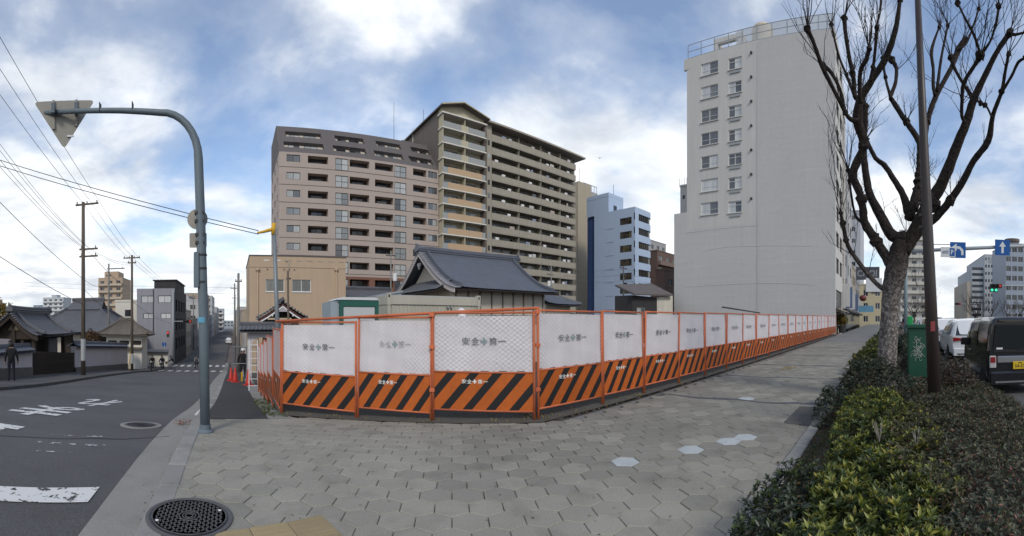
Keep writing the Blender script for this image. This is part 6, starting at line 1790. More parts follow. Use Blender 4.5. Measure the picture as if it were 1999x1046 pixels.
LIMBS = [  # zoomed pixel path with radius, and how far each limb leans nearer (-) or farther (+)
 ([(755,890,26),(735,860,24),(690,790,20),(655,735,19),(650,700,18),(640,640,17),(616,570,19),(650,480,17),(632,400,23),(640,330,19),(680,260,14),(725,190,14),(755,100,12),(768,20,9),(772,-40,6)], -1.1),
 ([(632,400,14),(600,385,9),(560,310,8),(515,220,10),(490,150,8),(466,95,11)], -1.6),
 ([(600,385,8),(588,360,7),(575,300,7),(545,240,8),(517,215,9)], -.7),
 ([(640,330,12),(622,315,11),(618,260,10),(602,180,9),(590,95,9),(588,60,11)], -.5),
 ([(640,340,12),(638,300,10),(640,235,10),(660,195,11),(668,160,9)], -1.9),
 ([(672,268,9),(682,220,7),(690,150,7),(694,90,8)], -1.3),
 ([(622,318,8),(600,260,6),(575,200,5),(560,150,5),(545,80,4)], .2),
 ([(790,780,30),(745,775,26),(705,705,22),(672,640,18),(656,560,16),(650,480,15),(656,400,12),(656,352,12)], .5),
 ([(800,700,24),(780,640,15),(750,590,13),(720,545,12),(690,520,10),(665,470,9),(650,430,9)], .9),
 ([(800,720,24),(820,650,19),(832,600,17),(836,500,13),(830,460,13),(790,400,12),(748,335,11),(740,318,9),(756,270,8),(758,222,8),(742,195,11)], 1.2),
 ([(742,325,8),(728,280,6),(718,230,6),(714,190,5)], 1.0),
 ([(812,690,24),(838,600,18),(850,500,14),(856,420,13),(872,360,12),(892,310,11),(940,222,10),(962,165,14),(985,130,10)], 1.5),
 ([(886,315,8),(880,280,8),(880,225,7),(874,170,8),(888,120,5),(900,90,4)], 1.2),
 ([(892,300,8),(905,200,6),(920,120,5),(928,85,5)], .8),
 ([(780,830,34),(820,760,32),(858,685,30),(905,610,26),(950,500,23),(990,400,19),(1012,330,17),(1050,250,13),(1090,170,11),(1132,108,12)], -.9),
 ([(1132,108,8),(1150,114,6),(1185,105,4)], -1.0),
 ([(985,405,8),(974,380,8),(975,330,8),(980,275,9),(1018,212,8),(1036,182,15)], -1.5),
 ([(1012,330,9),(985,285,7),(955,235,7),(938,190,10)], -.4),
 ([(1036,182,7),(1016,120,6),(985,60,5),(960,10,4)], -1.6),
 ([(1036,182,7),(1068,135,5),(1085,80,5),(1095,20,4)], -1.4),
 ([(800,800,26),(850,745,20),(905,698,18),(970,610,16),(1012,530,14),(1060,465,15),(1076,380,10),(1105,302,9),(1116,240,7),(1128,178,7)], -1.7),
 ([(1105,305,7),(1138,250,6),(1160,205,7),(1185,190,4)], -1.8),
 ([(1072,385,5),(1055,350,4),(1035,340,4)], -1.8),
 ([(735,965,12),(690,930,10),(640,870,10),(600,810,9),(582,735,9),(575,700,6)], -.6),
 ([(655,735,8),(625,712,6),(610,640,5),(600,560,4)], -.8),
 ([(962,165,6),(990,140,5),(1010,90,4),(1030,30,4)], 1.4),
]
rt = random.Random(3)
shoots = []
for k, (path, lean) in enumerate(LIMBS):
    n = len(path)
    pts, rad = [], []
    for i, (x, y, r) in enumerate(path):
        px, py = zp_(x, y)
        z01 = min(1, max(0, (760 - y) / 700))          # limbs spread away from the trunk with height
        d = TD + lean * z01
        pts.append(at(px, py, d) - org); rad.append(max(.010, r * .593 / PXR * d * .76))
    P, R = catmull(pts, rad, 4)
    rough_tube(P, R, 9, .09, k).build('branch', BARK, TREE, smooth=True)
    shoots.append((P[-1], (P[-1] - P[-3]).normalized(), R[-1], True))
    for i in range(3, len(P) - 2):
        if rt.random() < .16: shoots.append((P[i], ((P[i+1] - P[i-1]).normalized() + Vector((rt.uniform(-1, 1), rt.uniform(-1, 1), rt.uniform(.2, 1)))).normalized(), R[i], False))
# knuckles where the limbs were cut back
for (p, d, r, end) in shoots:
    if end or rt.random() < .35:
        mb = MB(); s = max(.045, r*1.35)
        vs = []
        mb.lathe([(s*.5, -s), (s, -s*.4), (s*1.1, s*.2), (s*.7, s*.8), (0, s)], 8)
        mb.v = [tuple(Vector(v) * rt.uniform(.75, 1.25) + p) for v in mb.v]
        mb.build('knuckle', BARK, TREE)
tw = MB()
def twig(p, d, L, r, depth):
    pts = [p]; n = 5
    q = p.copy(); dd = d.copy()
    for i in range(n):
        dd = (dd + Vector((rt.uniform(-.22, .22), rt.uniform(-.22, .22), rt.uniform(-.05, .16)))).normalized()
        q = q + dd * (L / n); pts.append(q.copy())
        if depth > 0 and i > 0 and rt.random() < .62:
            twig(q.copy(), (dd + Vector((rt.uniform(-.9, .9), rt.uniform(-.9, .9), rt.uniform(-.1, .7)))).normalized(), L * rt.uniform(.35, .65), r * .6, depth - 1)
    tw.tube(pts, [r * (1 - .75*i/n) for i in range(n + 1)], 4 if r > .006 else 3, False)
for (p, d, r, end) in shoots:
    cnt = rt.randint(4, 7) if end else rt.randint(1, 3)
    for _ in range(cnt):
        dd = (d * (.9 if end else .35) + Vector((rt.uniform(-.8, .8), rt.uniform(-.8, .8), rt.uniform(.3, 1.1)))).normalized()
        twig(p.copy(), dd, rt.uniform(.5, 1.5) if end else rt.uniform(.25, .7), rt.uniform(.006, .011), 2)
for px, py in ((1742, 520), (1765, 500), (1735, 540), (1790, 560), (1775, 470), (1768, 450)):
    for _ in range(4): twig(at(px, py, TD - .15) - org, Vector((rt.uniform(-.7, .7), rt.uniform(-.7, .7), 1)).normalized(), rt.uniform(.3, .9), .005, 2)
put('twigs', tw.data('twigs', BARK), TREE)['kind'] = 'stuff'
# far street trees up the road
FARBARK = M('far_bark', (.05,.042,.04), .9, .2, 2)
for k, (px, d, h, lb) in enumerate(((1785, 70, 6.5, 'bare street tree beyond the lamp post'), (1808, 95, 7, 'thin bare tree further up the road beside the lamp post'), (1905, 75, 5.8, 'dark bare tree in the median before the pale office block'), (1935, 90, 6.0, 'bare median tree right of the dark one'), (1968, 85, 5.2, 'bare tree near the right edge behind the cars'), (1990, 70, 4.8, 'bare tree at the right edge above the black car'))):
    c = at(px, 640, d)
    t = thing('bare_tree', lb, 'tree', (c.x, c.y, ground(c.x, 0) - .1), 0, 'bare trees up the main road')
    MB().tube([(0,0,0), (.05,0,h*.22), (0,.05,h*.4)], [.16, .13, .10], 8).build('trunk', FARBARK, t)
    tw = MB()
    for _ in range(13 if k != 2 else 22):
        a = rt.uniform(0, 6.28)
        twig(Vector((0, 0, h*rt.uniform(.2, .42))), Vector((cos(a), sin(a), rt.uniform(.6, 1.6))).normalized(), h*rt.uniform(.35, .6), .05, 3)
    put('crown', tw.data('crown', FARBARK), t)['kind'] = 'stuff'
# yellow leaved tree at the far left and temple garden shrubs
def ball_tree(label, c, rx, rz_, mat, n=1500, L=.28, trunk=2.0, cat='tree'):
    t = thing('leafy_tree', label, cat, (c.x, c.y, c.z - rz_ - trunk))
    MB().tube([(0,0,0), (.1,0,trunk*.6), (0,0,trunk + rz_*.6)], [.18, .14, .08], 8).build('trunk', WOODP, t)
    v = rng.normal(0, 1, (n, 3)); v /= np.linalg.norm(v, axis=1, keepdims=True)
    r = rng.uniform(.55, 1.0, (n, 1)) * (1 + .22*np.sin(v[:, :1]*5 + 1)*np.cos(v[:, 1:2]*6))
    p = v * r * np.array([[rx, rx, rz_]]) + np.array([[0, 0, trunk + rz_]])
    put('crown', leaves_mesh('crown', p, v + np.array([[0, 0, .3]]), 5, L, L*.5, mat), t)['kind'] = 'stuff'
ball_tree('yellow leaved tree behind the temple gate at the left edge', at(-8, 612, 58), 2.6, 1.9, leaf_mat('autumn_leaf', [(0, (.09,.055,.01)), (.6, (.22,.13,.02)), (1, (.16,.15,.03))]))
ball_tree('small rusty clipped garden pine behind the long plaster wall', at(177, 660, 38), .9, .8, leaf_mat('rust_leaf', [(0, (.05,.03,.012)), (1, (.12,.06,.02))]), 700, .12, 1.2)
ball_tree('dark evergreen in the temple garden by the gate', at(45, 672, 29), 1.0, .7, L_DARK, 700, .14, 1.0)

# ------------------------------------------------------------------ street furniture on the right
LAMPM = M('brown_lamp_post', (.030,.022,.020), .45, .12, 3, spec=.4)
b0 = at(1826, 760, 5.6)
LP = thing('lamp_post', 'tall dark brown lamp post leaning slightly in front of the tree', 'lamp post', (b0.x, b0.y, ground(5.6, 0)))
top_ = at(1789, -60, 5.6) - Vector(LP.location)
base_ = at(1829, 850, 5.6) - Vector(LP.location); base_.z = -.1
MB().tube([base_, base_.lerp(top_, .35), base_.lerp(top_, .7), top_], [.098, .080, .056, .038], 20).build('pole', LAMPM, LP, smooth=True)
MB().lathe([(.15, -.05), (.15, .03), (.11, .06), (.105, .25)], 20, base_.x, base_.y).build('base_collar', LAMPM, LP)
for f in (.455, .48, .505):
    c = base_.lerp(top_, f)
    MB().cham(c.x - .03, c.x + .03, c.y + .05, c.y + .11, c.z - .02, c.z + .02, .006).build('step_bolt', LAMPM, LP)
c = base_.lerp(top_, .235)
MB().cham(c.x - .09, c.x - .06, c.y - .03, c.y + .03, c.z, c.z + .13, .004).build('sticker', M('red_sticker', (.25,.05,.05), .5), LP)
GC = thing('utility_cabinet', 'dark green roadside cabinet covered in white graffiti behind the lamp post', 'cabinet', (*at(1792, 720, 8.9)[:2], ground(8.9, 0)))
GREENC = M('cabinet_green', (.015,.075,.045), .5, .15, 3, spec=.35, streak=.15)
GC.rotation_euler = (0, 0, -.05)
MB().cham(-.25, .25, -.23, .23, 0, 1.36, .02).build('body', GREENC, GC)
MB().cham(-.28, .28, -.26, .26, 1.36, 1.43, .02).build('lid', GREENC, GC)
MB().box(-.262, -.251, -.19, .19, .12, 1.28).build('door', GREENC, GC)
gr = MB(); rg = random.Random(11)
for k in range(16):
    y, z = rg.uniform(-.04, .12), 1.02 + rg.uniform(-.10, .2) - k*.022
    pts = [(-.268, y - .10 + .03*i + rg.uniform(-.03, .03), z + rg.uniform(-.05, .05)) for i in range(6)]
    P_, R_ = catmull([Vector(p) for p in pts], [.0028]*6, 4)
    gr.tube(P_, R_, 4)
gr.build('graffiti', M('graffiti_white', (.5,.52,.5), .6), GC)['kind'] = 'stuff'
BC = tag(MB().cham(-.06, .06, -.06, .06, 0, .17, .015).build('plastic_box', M('green_plastic', (.02,.30,.09), .4, .1, 8)), 'bright green plastic box on top of the graffiti cabinet', 'box')
BC.location.z = ground(8.9, 0) + 1.43; BC.location.x = GC.location.x; BC.location.y = GC.location.y + .17
# overhead sign gantry
GREYP = M('gantry_grey', (.30,.33,.34), .5, .08, 2)
gX_ = 23.0
GA = thing('sign_gantry', 'grey overhead gantry arm reaching over the road with blue signs', 'sign gantry', (gX_, -.95, ground(gX_, 0)))
z0, z1 = zat(492, 23.1) - GA.location.z, zat(480, 24.5) - GA.location.z
MB().tube([(0,0,-.1), (0,0,z0 + .3)], [.11, .09], 12).build('post', M('gantry_post', (.16,.21,.23), .5, .08), GA, smooth=True)
MB().tube([(0,0,z0), (0,-4,(z0 + z1)/2), (0,-9.5,z1 + .2)], [.10, .10, .10], 12).build('arm', GREYP, GA, smooth=True)
MB().tube([(0,0,z0 + .42), (0,-2.5,z0 + .45)], .025, 8).build('upper_arm', GREYP, GA)
SBLUE = M('sign_blue_face', (.008,.085,.30), .45, .06, 3)
SWHITE = M('sign_white_face', (.60,.62,.62), .5, .05, 3)
def road_sign(px, py, d_half, label, arrow):
    p = onX(px, py, gX_ - .15)
    t = thing('lane_sign', label, 'road sign', p)
    MB().cham(-.02, .02, -d_half, d_half, -d_half, d_half, .01).build('plate', SBLUE, t)
    for y in (-.2, .2): MB().box(.02, .14, y - .03, y + .03, -.1, .1).build('clamp', GREYP, t)
    if arrow == 'up':
        pl = [(-.07, -.32), (.07, -.32), (.07, .05), (.2, .05), (0, .34), (-.2, .05), (-.07, .05)]
    else:
        pl = [(.32, -.28), (.18, -.28), (.18, -.08), (.08, .06), (-.08, .08), (-.08, -.06), (-.34, .16), (-.08, .36), (-.08, .22), (.12, .20), (.30, .02)]
    # seen from -X, screen right is -Y
    MB().add([(-.024, -x, z) for x, z in pl], [tuple(range(len(pl)))]).build('arrow', SWHITE, t)
road_sign(1870, 488, .44, 'blue lane sign with a white left turn arrow on the gantry', 'left')
road_sign(1957, 483, .44, 'blue lane sign with a white straight ahead arrow on the gantry', 'up')
p = onX(1851, 492, gX_ - .30)
ps = thing('parking_sign', 'small white supplementary sign with a blue P in front of the turn arrow sign', 'road sign', p)
MB().cham(-.02, .02, -.40, .42, -.28, .28, .01).build('plate', SWHITE, ps)
MB().box(-.026, -.021, -.36, -.08, -.22, .22).build('blue_square', SBLUE, ps)
v, f = glyph_mesh('P', .14, .26); MB().add([(-.030, -.22 - q[0], q[1]) for q in v], f).build('lettering', SWHITE, ps)
v, f = glyph_mesh('60分', .34, .2); MB().add([(-.026, .15 - q[0], q[1]) for q in v], f).build('lettering', M('sign_ink', (.06,.09,.2), .6), ps)['kind'] = 'stuff'
MB().box(.02, .2, -.04, .04, -.05, .05).build('clamp', GREYP, ps)
# traffic signals
def emit(name, col, s):
    m = bpy.data.materials.new(name); m.use_nodes = True
    b = m.node_tree.nodes['Principled BSDF']; b.inputs['Base Color'].default_value = (*col, 1)
    b.inputs['Emission Color'].default_value = (*col, 1); b.inputs['Emission Strength'].default_value = s
    return m
REDL, GRNL, LAMPOFF = emit('red_lamp', (.7, .05, .04), .35), emit('green_lamp', (.05, .7, .4), .6), M('lamp_off', (.02,.02,.02), .3)
def signal(label, loc, rz, lit, arrow=False, arm=None, post=None):
    t = thing('traffic_signal', label, 'traffic light', loc, rz)
    MB().cham(-.62, .62, -.12, .12, -.21, .21, .05).build('housing', DARKMETAL, t)
    for k in range(3):
        x = -.4 + .4*k
        MB().lathe([(.14, 0), (.14, .03), (0, .04)], 16).build('lens', REDL if lit == k else LAMPOFF, t, (x, -.12, 0)).rotation_euler = (pi/2, 0, 0)
        MB().tube([(x, -.12, .0), (x, -.34, 0)], .155, 12, False).build('visor', DARKMETAL, t)
    if arrow:
        MB().cham(-.62, .2, -.12, .12, -.62, -.23, .05).build('arrow_housing', DARKMETAL, t)
        for x in (-.42, 0): MB().lathe([(.14, 0), (.14, .03), (0, .04)], 16).build('arrow_lens', GRNL, t, (x, -.12, -.42)).rotation_euler = (pi/2, 0, 0)
    if arm: MB().tube([(0,.12,0), arm[0], arm[1]], .06, 8).build('arm', GREYP, t, smooth=True)
    if post: MB().tube([Vector(post[0]), Vector(post[1])], [.12, .09], 10).build('post', GREYP, t, smooth=True)
q = at(1944, 558, 42)
signal('traffic signal showing red with green arrows over the main road', q, -pi/2, 2, True, ((.6, .12, .05), (4.2, .12, .12)), ((4.2, .12, -5.2), (4.2, .12, .8)))
q = at(1870, 593, 85)
signal('far traffic signal with a red lamp beyond the first one', q, -pi/2, 2, False, ((.6, .12, .0), (5, .12, .1)), ((5, .12, -5), (5, .12, .8)))
q = at(366, 627, 57)
signal('traffic signal with a red lamp on an arm over the far crossing', q, 0, 2, False, ((-.6, .12, 0), (-2.0, .12, 0)), ((-2.0, .12, -5.8), (-2.0, .12, 4.2)))
PS = thing('pedestrian_signal', 'red pedestrian signal on a thin pole at the far crossing', 'traffic light', (*at(321, 700, 55)[:2], ground(0, 55)))
hh = zat(652, 55) - PS.location.z
MB().tube([(0,0,0), (0,0,hh + 1.5)], .05, 8).build('pole', GREYP, PS)
MB().cham(.3, .65, -.15, .1, hh - .4, hh + .4, .04).build('housing', DARKMETAL, PS)
MB().box(.36, .59, -.17, -.15, hh + .06, hh + .32).build('red_lens', REDL, PS)
MB().box(0, .3, -.03, .03, hh - .05, hh + .05).build('bracket', GREYP, PS)
MB().cham(-.3, .25, -.03, .03, hh - 1.6, hh - 1.1, .02).build('blue_plate', SBLUE, PS)
for px, d, h, lb in ((1924, 120, 7.5, 'slender street light before the pale office block'), (1810, 140, 8, 'slender street light beyond the lamp post')):
    c = at(px, 630, d)
    t = thing('street_light', lb, 'street light', (c.x, c.y, -.1))
    MB().tube([(0,0,0), (0,0,h)], [.1, .06], 8).build('pole', GREYP, t)
    MB().cham(-.3, .3, -.5, .5, h, h + .15, .05).build('lamp_head', GREYP, t)

# ------------------------------------------------------------------ vehicles (rear at x=0, nose towards +X)
def car_paint(name, col, rough=.25):
    m = M(name, col, rough, .03, 1, spec=.5, coat=.6); return m
TYRE = M('tyre', (.018,.018,.018), .85, .1); RIM = M('rim', (.25,.25,.26), .35, .05, metal=.7)
CGLASS = M('car_glass', (.014,.017,.018), .06, .05, spec=.7); CHROME = M('chrome', (.5,.51,.52), .18, .03, metal=.9)
TAIL = M('tail_lamp', (.22,.012,.015), .2, .05, spec=.6); TAILW = M('tail_lamp_clear', (.45,.42,.42), .2, .05, spec=.6)
BLACKTRIM = M('black_trim', (.02,.02,.021), .6, .1)
def car(label, loc, rz, st, paint, kind, wheel=.29, axles=(.55, 2.85), plate=None, group=None, name='car'):
    t = thing(name, label, 'car', loc, rz, group)
    def ring(s):
        x, zb_, zbelt, zroof, hb, hr = s
        half = [(hb*.86, zb_), (hb*.97, zb_ + .10), (hb, zb_ + (zbelt - zb_)*.5), (hb*.985, zbelt), ((hb*.45 + hr*.55), zbelt + (zroof - zbelt)*.55), (hr, zroof - (zroof - zbelt)*.14), (hr*.86, zroof - .012), (hr*.4, zroof + .012)]
        return [(x, -y, z) for y, z in half] + [(x, y, z) for y, z in half[::-1]]
    mb = MB(); vs = []; n = 16
    for s in st: vs += ring(s)
    fs = []
    for i in range(len(st) - 1):
        for k in range(n): fs.append((i*n + k, (i+1)*n + k, (i+1)*n + (k+1) % n, i*n + (k+1) % n))
    fs += [tuple(range(n)), tuple((len(st)-1)*n + k for k in range(n))[::-1]]
    body = mb.add(vs, fs).build('body', paint, t)
    bev = body.modifiers.new('bevel', 'BEVEL'); bev.width = .025; bev.segments = 2; bev.limit_method = 'ANGLE'; bev.angle_limit = radians(28)
    # glass
    s0, s1 = st[0], st[1]
    rw = lambda f, y: (s0[0]*(1-f) + s1[0]*f - .012, y, s0[2] + (s0[3] - s0[2])*0)
    zb0 = s0[2] + .05; zr0 = (s1[3] if s1[0] - s0[0] > .2 else s0[3]) - .10
    xr = (s1[0] if s1[0] - s0[0] > .2 else s0[0])
    yb, yr = s0[4]*.86, s1[5]*.86
    xb = s0[0] - .012; xt = xr - .012 - (.02 if xr > s0[0] else 0)
    zm = s0[3] if xr > s0[0] else zb0
    MB().add([(xb - .005, yb, zb0), (xb - .005, -yb, zb0), (xt - .03, -yr, zr0), (xt - .03, yr, zr0)], [(0,1,2,3)]).build('rear_window', CGLASS, t)
    for s in (-1, 1):
        mids = [q for q in st if q[3] - q[2] > .35]
        for a, b in zip(mids[:-1], mids[1:]):
            L = b[0] - a[0]
            if L < .25: continue
            m0, m1 = .05, L - .05
            pane = []
            for xx, q, in ((a[0] + m0, a), (b[0] - .05, b)):
                yb_ = q[4]*.985; ym = q[4]*.45 + q[5]*.55; yr_ = q[5]
                z1_ = q[2] + .03; z2 = q[2] + (q[3] - q[2])*.55; z3 = q[3] - (q[3] - q[2])*.20
                pane.append([(xx, s*(yb_ + .008), z1_), (xx, s*(ym + .012), z2), (xx, s*(yr_ + .012), z3)])
            v_ = pane[0] + pane[1]
            MB().add(v_, [(0,3,4,1), (1,4,5,2)] if s < 0 else [(1,4,3,0), (2,5,4,1)]).build('side_window', CGLASS, t)
        q = st[-4] if len(st) > 5 else st[2]
        MB().cham(q[0] + .0, q[0] + .12, s*q[4] + (-.02 if s < 0 else -.14) - (.0), s*q[4] + (.14 if s > 0 else .02), q[2] + .02, q[2] + .22, .03).build('mirror', paint if kind != 'van' else BLACKTRIM, t)
        MB().cham(st[2][0] + .9, st[2][0] + 1.1, s*st[2][4] - .02, s*st[2][4] + .02, st[2][2] - .12, st[2][2] - .08, .006).build('door_handle', CHROME, t)
    # windscreen
    for a, b in zip(st[:-1], st[1:]):
        if a[3] - b[3] > .35 and a[0] > 1.5:
            MB().add([(b[0] + .01, -b[5]*.9, b[3] + .04), (b[0] + .01, b[5]*.9, b[3] + .04), (a[0] + .05, a[5]*.88, a[3] - .04), (a[0] + .05, -a[5]*.88, a[3] - .04)], [(0,1,2,3)]).build('windscreen', CGLASS, t)
            break
    for ax in axles:
        for s in (-1, 1):
            yy = s * (st[2][4] - .09)
            w = MB().lathe([(wheel*.62, -.09), (wheel*.96, -.09), (wheel, -.05), (wheel, .05), (wheel*.96, .09), (wheel*.62, .09)], 24).build('wheel', TYRE, t, (ax, yy, wheel), 0)
            w.rotation_euler = (pi/2, 0, 0)
            MB().lathe([(wheel*.64, -.085), (wheel*.60, -.03), (.05, -.06), (.05, .06), (wheel*.60, .03), (wheel*.64, .085)], 20).build('rim', RIM, w)
    hb = st[0][4]; zt_ = st[0][2]
    MB().cham(-.07, .10, -hb*.97, hb*.97, st[0][1] - .02, st[0][1] + .26, .03).build('rear_bumper', paint, t)
    MB().box(-.078, -.07, -hb*.8, hb*.8, st[0][1] + .02, st[0][1] + .06).build('bumper_line', BLACKTRIM if kind != 'van' else CHROME, t)
    if kind == 'van':
        for s in (-1, 1):
            MB().cham(-.035, .05, s*hb*.86 - .075, s*hb*.86 + .075, zt_ - .36, zt_ - .10, .015).build('tail_lamp', TAILW, t)
            MB().cham(-.042, .04, s*hb*.86 - .065, s*hb*.86 + .065, zt_ - .25, zt_ - .12, .015).build('red_lens', TAIL, t)
        MB().cham(-.04, .0, -hb*.72, hb*.72, zt_ - .25, zt_ - .11, .012).build('garnish', CHROME, t)
        MB().box(-.022, -.012, -hb*.83, hb*.83, zt_ - .02, zt_ + .04).build('wiper_base', BLACKTRIM, t)
        MB().tube([(-.03, .05, zt_ + .04), (-.03, -.38, zt_ + .09)], .010, 5).build('wiper', BLACKTRIM, t)
        MB().cham(-.06, .2, -hb*.7, hb*.7, st[0][3] - .015, st[0][3] + .03, .012).build('roof_spoiler', paint, t)
        MB().box(-.03, -.018, hb*.55, hb*.75, zt_ + .04, zt_ + .08).build('rear_sticker', SWHITE, t)
    else:
        for s in (-1, 1):
            MB().prism([(0, -.06), (.38, -.02), (.40, .05), (0, .09)], -.02, .02).build('tail_lamp', TAIL, t, (-.03, s*hb*.98, zt_ - .12), -pi/2 if s > 0 else pi/2)
    if plate:
        pm, txt, col = plate
        MB().cham(-.062, -.04, -.165, .165, zt_ - .40, zt_ - .235, .006).build('number_plate', pm, t)
        v, f = glyph_mesh(txt, .24, .075); MB().add([(-.064, -q[0], zt_ - .335 + q[1]) for q in v], f).build('plate_lettering', col, t)['kind'] = 'stuff'
        v, f = glyph_mesh('580', .10, .03); MB().add([(-.064, -q[0], zt_ - .262 + q[1]) for q in v], f).build('plate_lettering', col, t)['kind'] = 'stuff'
    return t
YPL = M('yellow_plate', (.62,.42,.02), .5, .05); PLINK = M('plate_ink', (.02,.02,.02), .6); WPL = M('white_plate', (.6,.6,.6), .5, .05); GINK = M('plate_green_ink', (.02,.12,.06), .6)
VANST = [(0, .26, .98, 1.66, .72, .63), (.08, .24, .99, 1.73, .735, .65), (1.1, .22, .99, 1.755, .738, .655), (2.1, .22, .98, 1.74, .738, .65), (2.55, .22, .97, 1.66, .735, .62), (2.95, .24, .96, 1.02, .72, .62), (3.3, .28, .82, .88, .66, .58), (3.38, .32, .66, .70, .60, .5)]
SUVST = [(0, .30, 1.00, 1.08, .84, .72), (.38, .28, 1.02, 1.60, .90, .68), (1.2, .26, 1.02, 1.67, .91, .69), (2.2, .26, 1.01, 1.66, .91, .68), (2.75, .26, 1.00, 1.48, .91, .66), (3.35, .28, .99, 1.06, .90, .70), (4.3, .32, .86, .92, .84, .66), (4.55, .38, .66, .72, .74, .6)]
SEDST = [(0, .30, .92, .97, .80, .68), (.55, .28, .96, 1.02, .86, .68), (1.15, .26, .96, 1.40, .87, .60), (2.1, .26, .95, 1.46, .87, .62), (2.7, .26, .94, 1.36, .87, .60), (3.3, .28, .92, .98, .86, .68), (4.2, .32, .80, .84, .80, .62), (4.45, .38, .62, .66, .70, .55)]
VBLACK, WPAINT = car_paint('black_paint', (.009,.009,.011), .18), car_paint('white_pearl_paint', (.60,.61,.62), .28)
RZ = -.15
rx0 = at(1925, 700, 9.2)
car('black boxy kei van with a yellow number plate waiting at the right edge', (rx0.x, -2.16 - .74, RZ + ground(9, -2)), 0, VANST, VBLACK, 'van', .285, (.52, 2.80), (YPL, '54-57', PLINK), 'cars on the main road')
car('white sport utility car queuing ahead of the black van', (15.6, -3.25, RZ + ground(16, -2)), 0, SUVST, WPAINT, 'suv', .34, (.85, 3.55), (WPL, '21-08', GINK), 'cars on the main road')
car('second white car half hidden ahead of the white sport utility car', (21.2, -3.15, RZ + ground(21, -2)), 0, SUVST, WPAINT, 'suv', .34, (.85, 3.55), (WPL, '37-64', GINK), 'cars on the main road')
SILV, GREYC, DKBL = car_paint('silver_paint', (.32,.33,.34)), car_paint('grey_paint', (.10,.10,.11)), car_paint('dark_blue_paint', (.015,.02,.04))
for k, (x, y, st_, pn, lb) in enumerate(((29, -3.2, VANST, VBLACK, 'dark boxy car in the queue beyond the white cars'), (36, -3.3, SUVST, SILV, 'silver car further ahead in the near lane queue'), (30, -6.4, SUVST, WPAINT, 'white car in the second lane above the black van roof'),
                                         (40, -6.6, SEDST, GREYC, 'grey saloon in the second lane far ahead'), (26, -9.8, SEDST, SILV, 'silver saloon in the third lane above the black van'), (34, -10.2, SUVST, GREYC, 'dark grey car in the third lane near the right edge'),
                                         (48, -4.2, SUVST, WPAINT, 'small white car far up the near lane beyond the queue'), (54, -2.4, VANST, GREYC, 'grey van parked by the kerb beyond the green cabinet'), (45, -11.0, SEDST, DKBL, 'dark blue saloon far away in the third lane'), (62, -2.6, SEDST, SILV, 'silver saloon parked furthest along the kerb'))):
    car(lb, (x, y, RZ + ground(x, -2)), 0, st_, pn, 'suv', .3, (.6, 2.8) if st_ is VANST else (.85, 3.5), None, 'cars on the main road')
car('white car parked far down the side street by the kerb', (-1.4, 118, ground(0, 118) - .1), pi/2, SUVST, WPAINT, 'suv', .34, (.85, 3.55), None)

